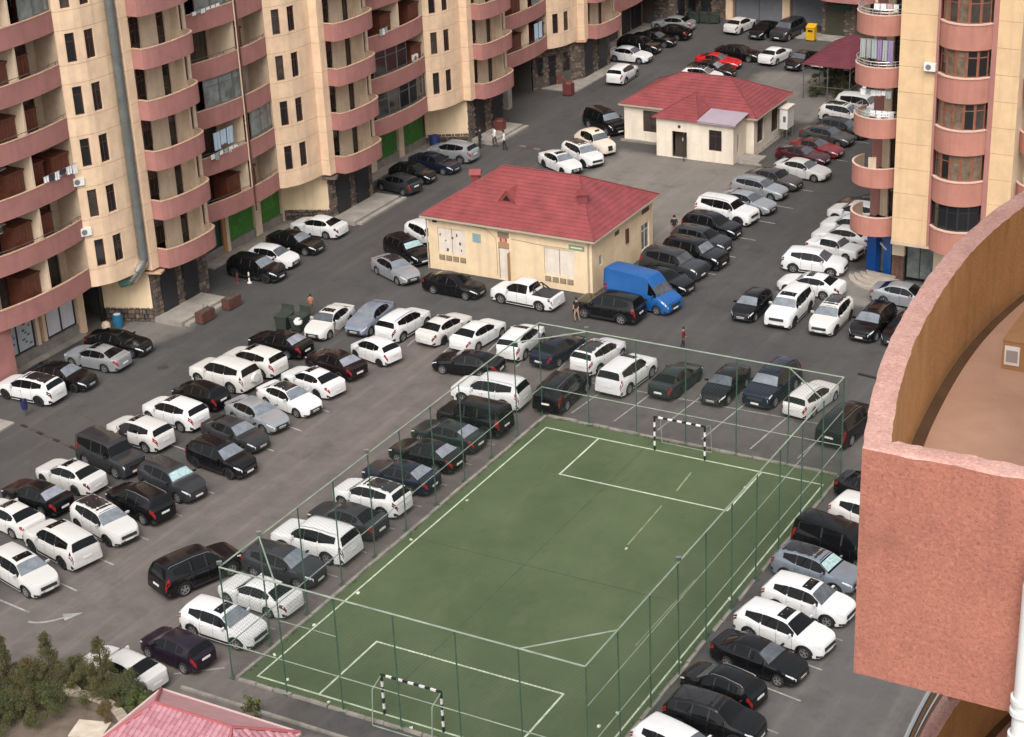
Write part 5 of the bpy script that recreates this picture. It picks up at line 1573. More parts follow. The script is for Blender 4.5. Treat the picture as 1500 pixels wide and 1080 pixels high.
# ================================================================ SMALL BUILDINGS
def roof_face(parent, poly, eave, up, step, m, nm='roof_course', th=.03, lift=.0):
    """stepped metal tile courses on a roof plane: poly (convex, 3-D), eave direction and up-slope direction as vectors"""
    P = [Vector(p) for p in poly]
    o = P[0]; e = Vector(eave).normalized(); u = (Vector(up) - e * Vector(up).dot(e)).normalized(); n = e.cross(u)
    if n.z < 0: n = -n
    pts = [((p - o).dot(e), (p - o).dot(u)) for p in P]
    lo, hi = min(v for _, v in pts), max(v for _, v in pts)
    def span(v):
        xs_ = []
        for (a, b_), (c, d) in zip(pts, pts[1:] + pts[:1]):
            if (b_ - v) * (d - v) <= 0 and abs(b_ - d) > 1e-9:
                xs_.append(a + (c - a) * (v - b_) / (d - b_))
        return (min(xs_), max(xs_)) if len(xs_) >= 2 else None
    k = 0; v = lo
    while v < hi - .02:
        v1 = min(v + step, hi)
        s0, s1 = span(v + 1e-4), span(v1 - 1e-4)
        if s0 and s1:
            q = MB()
            h0, h1 = th + lift, .006 + lift
            A, B_ = o + e * s0[0] + u * v, o + e * s0[1] + u * v
            C, D = o + e * s1[1] + u * v1, o + e * s1[0] + u * v1
            q.quad(A + n * h0, B_ + n * h0, C + n * h1, D + n * h1)
            q.quad(A, B_, B_ + n * h0, A + n * h0)
            ln = (B_ - A).length; nr = int(ln / .55)
            for j in range(1, nr):
                f = j / nr
                a_ = A.lerp(B_, f); d_ = D.lerp(C, (f * ln - (s1[0] - s0[0])) / max(.01, (s1[1] - s1[0]))) if 0 < (f * ln - (s1[0] - s0[0])) < (s1[1] - s1[0]) else None
                if d_ is None: continue
                w_ = e * .022
                q.quad(a_ - w_ + n * (h0 + .004), a_ + w_ + n * (h0 + .004), d_ + w_ + n * (h1 + .004), d_ - w_ + n * (h1 + .004))
            q.build(nm, m, parent)
        v = v1; k += 1
def hip_roof(parent, x0, x1, y0, y1, ze, zr, rx0, rx1, ry, m, mt, step=.36, faces='SENW'):
    A, B_, C, D = (x0, y0, ze), (x1, y0, ze), (x1, y1, ze), (x0, y1, ze)
    R0, R1 = (rx0, ry, zr), (rx1, ry, zr)
    q = MB(); q.poly([A, B_, R1, R0]); q.poly([B_, C, R1]); q.poly([C, D, R0, R1]); q.poly([D, A, R0]); q.poly([D, C, B_, A])
    ro = q.build('roof', m, parent)
    if 'S' in faces: roof_face(ro, [A, B_, R1, R0], (1, 0, 0), Vector(R0) - Vector(A), step, m)
    if 'E' in faces: roof_face(ro, [B_, C, R1], (0, 1, 0), Vector(R1) - Vector(B_), step, m)
    if 'N' in faces: roof_face(ro, [C, D, R0, R1], (-1, 0, 0), Vector(R0) - Vector(D), step, m)
    if 'W' in faces: roof_face(ro, [D, A, R0], (0, -1, 0), Vector(R0) - Vector(D), step, m)
    for p, s in ((A, R0), (B_, R1), (C, R1), (D, R0), (R0, R1)):
        q = MB(); d = Vector(s) - Vector(p)
        q.bar(Vector(p) + Vector((0, 0, .035)), Vector(s) + Vector((0, 0, .035)), .045, n=6); q.build('ridge_cap', mt, ro)
    for p, s in ((A, B_), (B_, C), (C, D), (D, A)):
        q = MB(); q.bar(Vector(p) - Vector((0, 0, .09)), Vector(s) - Vector((0, 0, .09)), .06); q.build('gutter', mat('gutter', (.40, .33, .25), .6), ro)
    return ro

# ---- yellow block with red roof
yb = thing('utility_building', 'low yellow rendered block with red hipped metal roof and louvred doors', 'building', (-12.85, 51, 0))
def W(x, y, z=0): return (x + 12.85, y - 51, z)
X0, X1, Y0, Y1, ZE = -19.15, -6.5, 46.35, 55.7, 3.95
p0, p1, p2, p3 = W(X0, Y0)[:2], W(X1, Y0)[:2], W(X1, Y1)[:2], W(X0, Y1)[:2]
b = MB()
panel_wall(b, p0, p1, 0, ZE, [(.75, 2.95, 1.25, 3.15), (5.55, 6.35, .05, 2.35), (9.05, 11.3, .95, 2.9), (5.5, 6.4, 3.05, 3.5)], rd=.12)
panel_wall(b, p1, p2, 0, ZE, [(1.0, 1.5, 1.7, 2.4), (3.4, 4.2, 2.9, 3.25), (5.0, 5.35, 1.9, 2.9), (7.6, 8.9, 3.0, 3.4), (7.5, 8.8, .4, 2.3)], rd=.12)
b.strip([p2, p3, p0], 0, ZE)
b.build('wall', [YELLOWW, GROOVE], yb)
def leaf_pair(a0, a1, z0, z1):
    for s, e in ((a0, (a0 + a1) / 2 - .012), ((a0 + a1) / 2 + .012, a1)):
        q = MB(); q.box(p0[0] + s + .02, p0[1] + .06, z0 + .02, p0[0] + e - .0, p0[1] + .1, z1 - .02); q.build('metal_door_leaf', mat('cream_metal_door', (.70, .62, .53), .5, .1, 2), yb)
q = MB(); q.box(p0[0] + 5.5, p0[1] + .08, 3.05, p0[0] + 6.4, p0[1] + .115, 3.5); q.build('fanlight', mat('fanlight_grey', (.26, .20, .14), .7), yb)
leaf_pair(.75, 2.95, 1.25, 3.15); leaf_pair(9.05, 11.3, .95, 2.9)
def marks(a, z, seed, n):
    r = random.Random(seed); q = MB()
    for _ in range(n):
        x = p0[0] + a + r.uniform(0, 1.9); zz = z + r.uniform(.2, 1.5)
        q.obox((x, p0[1] + .055, zz), (r.uniform(.03, .09), 0, r.uniform(-.03, .03)), (0, .003, 0), (r.uniform(-.03, .03), 0, r.uniform(.04, .12)))
    q.build('torn_notice', mat('dark_scrap', (.09, .07, .06), .8), yb)
marks(.9, 1.3, 3, 7)
for a0, z0 in ((.75, .78), (9.05, .48)):
    for k in range(4):
        q = MB()
        x = p0[0] + a0 + .05 + k * .56
        q.box(x, p0[1] - .03, z0, x + .44, p0[1] - .005, z0 + .36)
        for j in range(5): q.obox((x + .22, p0[1] - .035, z0 + .05 + j * .065), (.19, 0, 0), (0, .012, .012), (0, -.008, .012), 1)
        q.build('vent_grille', [mat('grille_dark', (.10, .075, .05), .7), mat('grille_slat', (.30, .23, .15), .6)], yb)
q = MB(); q.box(p0[0] + 5.6, p0[1] + .05, .05, p0[0] + 6.3, p0[1] + .09, 2.3); q.build('door', mat('cream_metal_door', (.70, .62, .53)), yb)
q = MB(); q.obox((p0[0] + 6.42, p0[1] - .2, 1.1), (.03, -.22, 0), (.015, 0, 0), (0, 0, 1.05)); q.build('door_leaf', mat('tan_board', (.36, .22, .12), .7), yb)
q = MB(); q.box(p0[0] + 5.55, p0[1] - .012, 2.36, p0[0] + 6.4, p0[1] - .002, 2.75); q.build('door_panel', mat('tan_board', (.36, .22, .12)), yb)
q = MB(); q.box(p0[0] + 5.68, p0[1] - .02, 2.78, p0[0] + 6.25, p0[1] - .006, 3.08); sgn = q.build('red_sign', mat('sign_red', (.42, .07, .04), .5), yb)
q = MB()
for j in range(3): q.box(p0[0] + 5.84, p0[1] - .026, 2.83 + j * .08, p0[0] + 6.09, p0[1] - .021, 2.86 + j * .08)
q.build('sign_lettering', WHITEP, sgn)
q = MB(); q.box(p0[0] + 3.55, p0[1] - .03, 2.45, p0[0] + 4.2, p0[1] - .004, 3.1); sgn = q.build('sign_board', mat('sign_grey_blue', (.28, .36, .37), .5), yb)
q = MB()
for j in range(4): q.box(p0[0] + 3.62, p0[1] - .035, 2.55 + j * .13, p0[0] + 4.1 - .05 * (j % 2), p0[1] - .031, 2.59 + j * .13)
q.build('sign_lettering', mat('sign_teal', (.10, .30, .30), .5), sgn)
q = MB(); q.box(p0[0] + 10.95, p0[1] - .03, 3.0, p0[0] + 12.1, p0[1] - .004, 3.35); sgn = q.build('street_plate', mat('plate_green', (.22, .30, .16), .5), yb)
q = MB(); q.box(p0[0] + 11.1, p0[1] - .036, 3.13, p0[0] + 11.95, p0[1] - .031, 3.22); q.build('sign_lettering', WHITEP, sgn)
q = MB(); q.box(p0[0] + .4, p0[1] - .05, 3.45, p0[0] + .75, p0[1] - .004, 3.6); q.build('wall_lamp', PLASTIC, yb)
q = MB(); q.tube([(p0[0] + 2.9, p0[1] - .02, 3.62), (p0[0] + 4.6, p0[1] - .02, 3.55), (p0[0] + 5.4, p0[1] - .02, 3.0), (p0[0] + 5.42, p0[1] - .02, .3)], .018, 5); q.build('cable', PLASTIC if False else mat('cable', (.30, .22, .14), .7), yb)
q = MB(); q.tube([(p0[0] + 6.6, p0[1] - .02, 3.1), (p0[0] + 8.9, p0[1] - .02, 3.0), (p0[0] + 11.0, p0[1] - .02, 3.02)], .018, 5); q.build('cable', MATS['cable'], yb)
for (xx, yy) in ((p0[0] - .07, p0[1] - .07), (p1[0] - .25, p1[1] - .07)):
    q = MB(); q.tube([(xx, yy, 0), (xx, yy, 3.7)], .05, 8); q.build('downpipe', mat('gutter', (.40, .33, .25)), yb)
# east wall fittings
ex = p1[0]
for a0, a1, z0, z1, mm in ((1.0, 1.5, 1.7, 2.4, 'sign_grey_blue'), (3.4, 4.2, 2.9, 3.25, 'grille_dark'), (7.6, 8.9, 3.0, 3.4, 'grille_dark')):
    q = MB(); q.box(ex - .1, p1[1] + a0, z0, ex - .06, p1[1] + a1, z1); q.build('wall_panel', MATS[mm], yb)
q = MB(); q.box(ex - .02, p1[1] + 5.0, 1.9, ex + .12, p1[1] + 5.35, 2.9); q.build('fuse_box', RUST, yb)
window(yb, p1, p2, 7.5, 8.8, .4, 2.3, .08, (.65,), (1.4,), WHITEP, GLASSL)
ro = hip_roof(yb, p0[0] - .38, p1[0] + .38, p0[1] - .38, p2[1] + .38, ZE, 6.45, -2.75, 3.15, .02, REDROOF, REDROOF2)
def dormer_tri(x, y, zb):
    q = MB()
    hw, hh, dp = .62, .78, 1.6
    F0, F1, FT = Vector((x - hw, y, zb)), Vector((x + hw, y, zb)), Vector((x, y, zb + hh))
    BT = Vector((x, y + dp, zb + hh)); B0 = Vector((x - hw, y + .25, zb + .12)); B1 = Vector((x + hw, y + .25, zb + .12))
    q.tri(F0, FT, BT); q.tri(F0, BT, B0); q.tri(F1, BT, FT); q.tri(F1, B1, BT); q.tri(F0, F1, FT)
    o = q.build('dormer_vent', REDROOF, ro)
    q = MB(); q.tri((x - .34, y - .012, zb + .08), (x + .34, y - .012, zb + .08), (x, y - .012, zb + .5)); q.build('vent_opening', BLACKP, o)
    q = MB(); q.bar(FT + Vector((0, -.02, .01)), F0 + Vector((0, -.02, .01)), .03); q.bar(FT + Vector((0, -.02, .01)), F1 + Vector((0, -.02, .01)), .03); q.build('verge', REDROOF2, o)
dormer_tri(-.9, -3.0, 5.02)
def dormer_box(x, y, zb, rz):
    o = link('dormer_vent', None, ro, (x, y, zb), rz)
    q = MB(); q.box(-.32, -.3, -.35, .32, .3, .55)
    q.build('vent_box', REDROOF2, o)
    q = MB()
    q.quad((-.45, -.42, .5), (0, -.42, .82), (0, .42, .82), (-.45, .42, .5)); q.quad((0, -.42, .82), (.45, -.42, .5), (.45, .42, .5), (0, .42, .82)); q.tri((-.45, -.42, .5), (.45, -.42, .5), (0, -.42, .82)); q.tri((.45, .42, .5), (-.45, .42, .5), (0, .42, .82))
    q.build('vent_cap', REDROOF, o)
dormer_box(4.4, -2.0, 5.5, .5); dormer_box(-5.6, .9, 4.75, -1.2)

# ---- white house with red roof
wh = thing('house', 'small white house with red hipped metal roof and brown windows', 'building', (-13.5, 79, 0))
def V(x, y): return (x + 13.5, y - 79)
a0, a1, a2, a3 = V(-19.3, 77.5), V(-15.15, 77.5), V(-15.15, 74.85), V(-8.5, 74.85)
a4, a5, a6, a7 = V(-8.5, 77.5), V(-7.85, 77.5), V(-7.85, 84.6), V(-19.3, 84.6)
ZW = 3.2
b = MB()
panel_wall(b, a0, a1, 0, ZW, [(1.7, 3.9, .95, 2.75)])
b.strip([a1, a2], 0, ZW)
panel_wall(b, a2, a3, 0, ZW, [(1.35, 2.65, .02, 2.2), (4.55, 5.65, .95, 2.65)], rd=.2)
panel_wall(b, a3, a4, 0, ZW, [(.85, 1.2, .8, 2.2)])
b.strip([a4, a5], 0, ZW)
panel_wall(b, a5, a6, 0, ZW, [(.7, 2.0, .8, 2.7), (3.7, 5.2, .8, 2.8)])
b.strip([a6, a7, a0], 0, ZW)
b.build('wall', [WHITEWALL, GROOVE], wh)
window(wh, a0, a1, 1.7, 3.9, .95, 2.75, .08, (.6, 1.1, 1.6), (1.25,), BROWN, GLASSB)
window(wh, a2, a3, 4.55, 5.65, .95, 2.65, .08, (.55,), (1.2,), BROWN, GLASSD)
window(wh, a3, a4, .85, 1.2, .8, 2.2, .08, (), (), BROWN, GLASSD)
window(wh, a5, a6, .7, 2.0, .8, 2.7, .08, (.65,), (1.3,), BROWN, GLASSB)
window(wh, a5, a6, 3.7, 5.2, .8, 2.8, .08, (.75,), (1.4,), BROWN, GLASSB)
b = MB(); b.box(a2[0] + 1.35, a2[1] + .6, .02, a2[0] + 2.65, a2[1] + .64, 2.2); b.build('doorway_back', mat('doorway_dark', (.06, .045, .035), .9), wh)
b = MB(); b.obox((a2[0] + 2.55, a2[1] - .36, 1.12), (.16, -.36, 0), (.022, .01, 0), (0, 0, 1.08)); o = b.build('entrance_door', BLACKP, wh)
b = MB(); b.obox((a2[0] + 2.50, a2[1] - .42, 1.75), (.05, -.11, 0), (.022, .01, 0), (0, 0, .10)); b.build('notice', WHITEP, o)
b = MB(); b.lathe([(.001, -.02), (.13, -.02), (.13, .02)], 'y', (a2[0] + 2.0, a2[1] - .02, 2.62), 12); b.build('wall_vent', BROWN, wh)
b = MB(); b.box(a0[0] - .25, a0[1] - .3, 0, a1[0] - .02, a0[1] - .005, .16); b.build('plinth', KERB, wh)
b = MB(); b.box(a5[0] + .005, a5[1], 0, a5[0] + .35, a6[1], .2); b.build('plinth', KERB, wh)
b = MB(); b.box(a3[0] + .006, a3[1] + .6, 0, a3[0] + 1.9, a3[1] + 2.3, .28); b.box(a3[0] + .3, a3[1] + .45, 0, a3[0] + 2.2, a3[1] + .598, .14); b.build('concrete_step', CONC, wh)
hr = hip_roof(wh, a7[0] - .35, a6[0] + .35, a0[1] - .3, a6[1] + .35, ZW, 5.2, -2.2, 2.2, 2.0, REDROOF, REDROOF2)
# roof over the porch on the left, flat lilac sheet on the right
Q0, Q1 = Vector((a2[0] - .28, a2[1] - .3, ZW + .02)), Vector((a2[0] + 3.75, a2[1] - .3, ZW + .02))
T0 = Vector((a2[0] + 2.1, a2[1] + 3.2, 4.62)); S0 = Vector((a2[0] - .28, a1[1] + .2, ZW + .1)); S1 = Vector((a2[0] + 3.75, a1[1] + .1, ZW + .06))
q = MB(); q.poly([Q0, Q1, T0]); q.poly([Q1, S1, T0]); q.poly([S0, Q0, T0]); q.poly([S0, S1, Q1, Q0]); pr = q.build('porch_roof', REDROOF, wh)
roof_face(pr, [Q0, Q1, T0], (1, 0, 0), T0 - Q0, .36, REDROOF)
roof_face(pr, [Q1, S1, T0], S1 - Q1, T0 - Q1, .36, REDROOF)
for p, s in ((Q0, T0), (Q1, T0)):
    q = MB(); q.bar(p + Vector((0, 0, .04)), s + Vector((0, 0, .04)), .05, n=6); q.build('ridge_cap', REDROOF2, pr)
q = MB(); q.obox((a3[0] - 1.35, a3[1] + 1.05, ZW + .26), (1.62, 0, -.02), (0, 1.42, .12), (0, 0, .02)); q.build('lean_to_sheet', PURPLE, wh)
q = MB(); q.box(a3[0] - 2.9, a3[1] - .33, ZW + .0, a3[0] + .3, a3[1] - .27, ZW + .16); q.build('fascia', mat('fascia_lilac', (.42, .33, .40), .6), wh)
cab = thing('electric_cabinet', 'white metal cabinet on legs at the right end of the white house', 'cabinet', (-7.25, 83.0, 0))
b = MB(); b.box(-.35, -.7, .9, .35, .7, 2.6); b.build('cabinet_body', WHITEP, cab)
b = MB(); b.box(-.42, -.78, 2.602, .42, .78, 2.7); b.build('cabinet_top', mat('cabinet_top', (.66, .60, .52), .7), cab)
for x in (-.28, .28):
    for y in (-.6, .6):
        b = MB(); b.box(x - .04, y - .04, 0, x + .04, y + .04, .898); b.build('leg', GREYMETAL, cab)
b = MB(); b.box(-.02, -.72, 1.5, .2, -.702, 2.0); b.build('meter_door', GREYMETAL, cab)

# ---- maroon canopy with plants growing under it
can = thing('canopy', 'maroon hipped sheet canopy on thin steel posts beside the parked row', 'canopy', (-8.0, 98, 0))
E = [Vector((-2.2, -4.2, 3.1)), Vector((2.4, -4.4, 3.1)), Vector((2.4, 4.2, 3.1)), Vector((-2.2, 4.2, 3.1))]
R0, R1 = Vector((.1, 1.5, 4.3)), Vector((.1, 2.6, 4.3))
q = MB(); q.poly([E[0], E[1], R0]); q.poly([E[1], E[2], R1, R0]); q.poly([E[2], E[3], R1]); q.poly([E[3], E[0], R0, R1]); cr = q.build('canopy_roof', MAROON, can)
roof_face(cr, [E[0], E[1], R0], (1, 0, 0), R0 - E[0], .5, MAROON); roof_face(cr, [E[3], E[0], R0, R1], E[0] - E[3], R0 - E[0], .5, MAROON); roof_face(cr, [E[1], E[2], R1, R0], (0, 1, 0), R0 - E[1], .5, MAROON)
for x in (-2.0, .2, 2.2):
    for y in (-4.0, 0, 4.0):
        q = MB(); q.bar((x, y, 0), (x, y, 3.1), .04); q.build('post', GREYMETAL, can)
for x in (-2.0, 2.2):
    for z in (1.2, 2.6):
        q = MB(); q.bar((x, -4, z), (x, 4, z), .025); q.build('rail', GREYMETAL, can)
for y in (-4.0, 0):
    q = MB(); q.bar((-2, y, 1.2), (2.2, y, 1.2), .025); q.build('rail', GREYMETAL, can)

def foliage(mb, pts, n, size, r, mats, flat=.5, up=0.0):
    """n leaf faces spread round the given (centre, radius) clumps"""
    for _ in range(n):
        c, R = pts[r.randrange(len(pts))]
        d = Vector((r.gauss(0, 1), r.gauss(0, 1), r.gauss(0, 1))).normalized() * R * (r.random() ** .45)
        p = Vector(c) + d
        a = Vector((r.gauss(0, 1), r.gauss(0, 1), r.gauss(up, .7))).normalized(); u = a.orthogonal().normalized()
        s = size * r.uniform(.6, 1.4)
        mb.quad(p - a * s, p + u * s * flat, p + a * s, p - u * s * flat, r.choices(range(len(mats)), mats)[0])
def shrub(label, loc, h, w, n, weights, seed, cone=False, nm='shrub', cat='shrub', group=None, size=.06):
    r = random.Random(seed)
    t = thing(nm, label, cat, loc, 0, group)
    b = MB(); b.bar((0, 0, 0), (0, 0, h * .85), .04, n=6)
    for _ in range(5):
        a = r.random() * 6.28; z = h * r.uniform(.15, .5)
        b.bar((0, 0, z), (math.cos(a) * w * .4, math.sin(a) * w * .4, z + h * .18), .015, n=5)
    b.build('trunk' if cone else 'stem', BARK, t)
    cl = []
    for _ in range(26 if not cone else 80):
        z = h * r.uniform(.1, 1.0); f = (1.0 - z / h) ** .62 if cone else math.sqrt(max(.05, 1 - ((z / h - .5) * 1.8) ** 2))
        a = r.random() * 6.28; q = w * .5 * f * math.sqrt(r.uniform(.1, 1.15))
        cl.append(((math.cos(a) * q, math.sin(a) * q, z), (.10 + .20 * r.random() ** 2) * (w / 1.2) * (1.0 if not cone else (.45 + .8 * f))))
    mb = MB(); foliage(mb, cl, n, size, r, weights, .5 if size > .04 else .22, 0 if size > .04 else 1.1)
    mb.build('crown', [LEAFD, LEAFM, LEAFB, LEAFG], t)
    return t
for i, (x, y, h, w) in enumerate(((-9.2, 95.0, 1.9, 1.5), (-8.4, 97.2, 2.3, 1.8), (-7.2, 95.6, 1.7, 1.5), (-9.4, 99.0, 2.0, 1.6), (-7.0, 98.6, 1.6, 1.4))):
    shrub(['dark leafy shrub at the left front post under the maroon canopy', 'tallest shrub in the middle under the maroon canopy', 'shrub right of the front middle post of the maroon canopy', 'shrub at the back left under the maroon canopy', 'low shrub at the back right under the maroon canopy'][i], (x, y, 0), h, w, 900, (6, 3, .3, .3), 200 + i, group='shrubs under the canopy', size=.09)

# ================================================================ GAZEBO ROOF, PLANTER AND CONIFERS (bottom left)
gz = thing('gazebo', 'pavilion with pink tiled hip roof at the bottom edge', 'pavilion', (3.1, -8.2, 0))
gx0, gx1, gy0, gy1, ge, gr = -3.55, 3.6, -2.9, 2.4, 2.75, 4.05
A, B_, C, D = Vector((gx0, gy0, ge)), Vector((gx1, gy0, ge)), Vector((gx1, gy1, ge)), Vector((gx0, gy1, ge))
r0, r1 = Vector((-1.75, .05, gr)), Vector((2.1, .05, gr))
TILEP = mat('pink_roof_sheet', (.48, .255, .265), .55, .12, .7)
TILEP2 = mat('pink_roof_tile', (.40, .185, .215), .5, .12, 1.3)
q = MB(); q.poly([A, B_, r1, r0]); q.poly([B_, C, r1]); q.poly([C, D, r0, r1]); q.poly([D, A, r0]); groof = q.build('roof', TILEP, gz)
q = MB(); q.poly([A + Vector((0, 0, -.05)), D + Vector((0, 0, -.05)), C + Vector((0, 0, -.05)), B_ + Vector((0, 0, -.05))]); q.build('ceiling', CONC, gz)
for p, s in ((A, D), (D, C), (C, B_), (B_, A)):
    q = MB(); q.bar(p, s, .05); q.build('eave_trim', mat('eave_trim', (.55, .40, .38), .5), groof)
for p, s in ((D, r0), (C, r1), (A, r0), (B_, r1), (r0, r1)):
    q = MB(); q.bar(p + Vector((0, 0, .05)), s + Vector((0, 0, .05)), .075, n=6); q.build('ridge_cap', mat('pink_ridge', (.34, .09, .10), .5), groof)
# barrel tiles on the slopes that face the camera
tile = MB()
ntl = 5
for k in range(ntl):
    a, c = math.pi * k / ntl, math.pi * (k + 1) / ntl
    P0, P1 = (.125 * math.cos(a), 0, .075 * math.sin(a) + .03), (.125 * math.cos(c), 0, .075 * math.sin(c) + .03)
    tile.quad((P0[0], -.02, P0[2]), (P1[0], -.02, P1[2]), (P1[0], .34, P1[2] - .03), (P0[0], .34, P0[2] - .03))
    tile.tri((P0[0], -.02, P0[2]), (0, -.02, 0), (P1[0], -.02, P1[2]))
tme = [tile.mesh('roof_tile', mm) for mm in (TILEP2, mat('pink_roof_tile_pale', (.43, .21, .24), .5, .1, 2), mat('pink_roof_tile_dark', (.36, .155, .185), .5, .1, 2))]
cnt = 0
extra = MB()
def tile_face(poly, eave, up):
    global cnt
    o = Vector(poly[0]); e = Vector(eave).normalized(); u = (Vector(up) - e * Vector(up).dot(e)).normalized(); n = e.cross(u)
    pts = [((Vector(p) - o).dot(e), (Vector(p) - o).dot(u)) for p in poly]
    def inside(a, v):
        s = 0
        for (x0_, y0_), (x1_, y1_) in zip(pts, pts[1:] + pts[:1]):
            cr_ = (x1_ - x0_) * (v - y0_) - (y1_ - y0_) * (a - x0_)
            if s == 0: s = 1 if cr_ > 0 else -1
            elif (cr_ > 0) != (s > 0): return False
        return True
    hi = max(v for _, v in pts); la = max(a for a, _ in pts)
    M = Matrix((e, u, n)).transposed()
    rows = int(hi / .32)
    for j in range(rows - 1, -1, -1):
        for i in range(int(la / .25) + 1):
            a, v = .13 + i * .25, j * .32 + .02
            if not (inside(a, v + .05) and inside(a, v + .26)): continue
            loc = o + e * a + u * v + n * .004
            if cnt < 290:
                t_ = link('roof_tile', rnd.choice(tme), groof); t_.matrix_local = Matrix.Translation(loc) @ M.to_4x4(); cnt += 1
            else:
                i0 = len(extra.v)
                for vv in tile.v: extra.v.append(tuple(loc + M @ Vector(vv)))
                for f in tile.f: extra.f.append(tuple(i0 + k for k in f)); extra.m.append(0)
tile_face([A, B_, r1, r0], (1, 0, 0), r0 - A)
tile_face([B_, C, r1], (0, 1, 0), r1 - B_)
if extra.v: stuff(extra.build('roof_tiles', TILEP2, groof))
for x in (gx0 + .5, gx1 - .5):
    for y in (gy0 + .5, gy1 - .5):
        q = MB(); q.bar((x, y, 0), (x, y, ge - .06), .09); q.build('post', BROWN, gz)

# round planter: curved wall with pale coping, soil, conifers
pw = thing('planter_wall', 'curved brown planter wall with pale coping under the conifers', 'wall', (-5.0, -9.2, 0))
PA = arc(0, 0, 4.1, 152, 48, 26)
b = MB()
PI_ = arc(0, 0, 3.8, 152, 48, 26)
b.strip(list(reversed(PI_)), 0, .62); b.strip(PA, 0, .62)
b.build('wall', mat('planter_brown', (.13, .10, .08), .9, .3, 2), pw)
for k in range(26):
    q = MB()
    def rr2(rad_, kk): a_ = math.radians(152 - 104 * kk / 26); return (rad_ * math.cos(a_), rad_ * math.sin(a_))
    g_ = .06
    f_ = [rr2(3.72, k + g_), rr2(4.2, k + g_), rr2(4.2, k + 1 - g_), rr2(3.72, k + 1 - g_)]
    q.poly([(x, y, .70) for x, y in reversed(f_)]); q.strip(f_ + f_[:1], .622, .70)
    q.build('coping_stone', mat('coping_stone', (.34, .28, .22), .9, .25, 3), pw)
b = MB(); b.poly([(-13.5, -12.0, .10), (-12.0, -6.0, .10), (-8.2, -3.6, .10), (-5.3, -3.3, .10), (-2.6, -4.0, .10), (-1.1, -5.6, .10), (-2.2, -6.0, .10), (-5, -5.15, .10), (-7.5, -5.95, .10), (-9.0, -8.9, .10), (-9.0, -12, .10)]); structure(b.build('soil_bed', SOIL))
for i, (x, y, a, lab) in enumerate(((-4.15, -6.6, .3, 'pale flat stone slab lying inside the curved planter wall'), (-6.35, -5.25, -.4, 'small pale slab on the coping of the curved planter wall'))):
    b = MB(); s = .75 if i == 0 else .42; b.box(-s, -s * .8, 0, s, s * .8, .07)
    tag(b.build('stone_slab', mat('pale_slab', (.55, .47, .38), .9, .2, 2), loc=(x, y, .04 if i == 0 else .705), rotz=a), lab, 'slab')
b = MB(); b.poly([(-5.0 + 3.78 * math.cos(math.radians(a_)), -9.2 + 3.78 * math.sin(math.radians(a_)), .03) for a_ in range(0, 360, 10)]); structure(b.build('courtyard_paving', mat('brown_paving', (.15, .115, .09), .9, .3, 1.5, .3, 12)))
CON = (
    ('tall pointed brownish conifer at the left of the curved planter, second from the frame edge', (-7.0, -5.6, .1), 3.5, 1.75, 7000, (5, 4, 2.2, .2), True),
    ('pointed conifer with rusty tips in front of the white saloon', (-4.9, -4.6, .1), 3.3, 1.7, 7000, (5, 4, 2.4, .2), True),
    ('pointed conifer at the left edge of the picture', (-8.7, -6.7, .1), 3.7, 1.5, 6000, (5, 4, 2, .2), True),
    ('short conifer with orange brown patch between two taller conifers', (-7.7, -6.3, .1), 2.4, 1.5, 5000, (3, 3, 4, .2), True),
    ('rounded dark conifer bush beside the pink tiled roof', (-3.5, -4.7, .1), 2.0, 1.9, 7000, (6, 4, .8, .5), False),
    ('small bright green bush by the corner of the pink tiled roof', (-2.7, -5.1, .1), 1.2, 1.2, 3000, (2, 4, .1, 5), False),
    ('low olive green bush at the bottom left edge', (-6.9, -7.0, .1), 1.3, 2.2, 6000, (4, 5, .6, .8), False),
    ('low dark bush leaning over the planter wall', (-8.3, -7.9, .1), 1.2, 2.0, 5000, (6, 4, .6, .2), False),
    ('olive bush in the very corner at the bottom left of the picture', (-8.0, -8.6, .1), 1.1, 1.9, 5000, (4, 5, 1, .8), False),
    ('dark bush at the left edge below the edge conifer', (-9.1, -7.6, .1), 1.6, 1.9, 6000, (6, 4, 1, .2), False),
    ('brown dry shrub between the bright green bush and the planter coping', (-3.9, -5.4, .1), .8, 1.3, 2500, (2, 2, 5, .2), False),
    ('broad rounded olive bush between the second conifer and the rusty bush', (-6.3, -5.1, .1), 1.9, 2.3, 7000, (4, 5, 1.5, .5), False),
    ('broad rounded brownish bush at the left behind the low olive bush', (-7.8, -6.5, .1), 1.9, 2.4, 7000, (4, 4, 2.2, .3), False),
    ('rounded olive bush at the foot of the conifer before the white saloon', (-4.4, -4.35, .1), 1.6, 1.9, 6000, (5, 4, 1, .6), False),
    ('rusty bush in the middle of the planter bed', (-5.8, -4.9, .1), 1.8, 1.4, 4500, (4, 3, 3, .2), False),
)
for i, (lab, loc, h_, w_, n_, wt, cone) in enumerate(CON):
    shrub(lab, loc, h_, w_, int(n_ * 2.6), wt, 300 + i, cone, 'conifer' if cone else 'bush', 'tree' if cone else 'bush', 'conifers and bushes of the planter', .036)
for i, (x, y, h_, wt, lab) in enumerate(((1.6, -2.6, 1.0, (1, 4, 1, 3), 'yellowish tuft of grass growing between path and pink tiled roof'), (6.9, -4.6, .9, (2, 3, 4, 0), 'reddish tuft of weeds at the right corner of the pink tiled roof'))):
    shrub(lab, (x, y, 0), h_, .9, 900, wt, 340 + i, False, 'weed_tuft', 'weeds', None, .05)
# kerb line beside the gazebo path
kr = thing('path_kerb', 'pale kerb running along the path beside the pink tiled roof', 'kerb', (-2.6, -2.25, 0))
for k in range(17):
    q = MB(); q.box(k * 1.0 + .01, -.08, 0, k * 1.0 + .99, .08, .10); q.build('kerb_stone', KERB, kr)

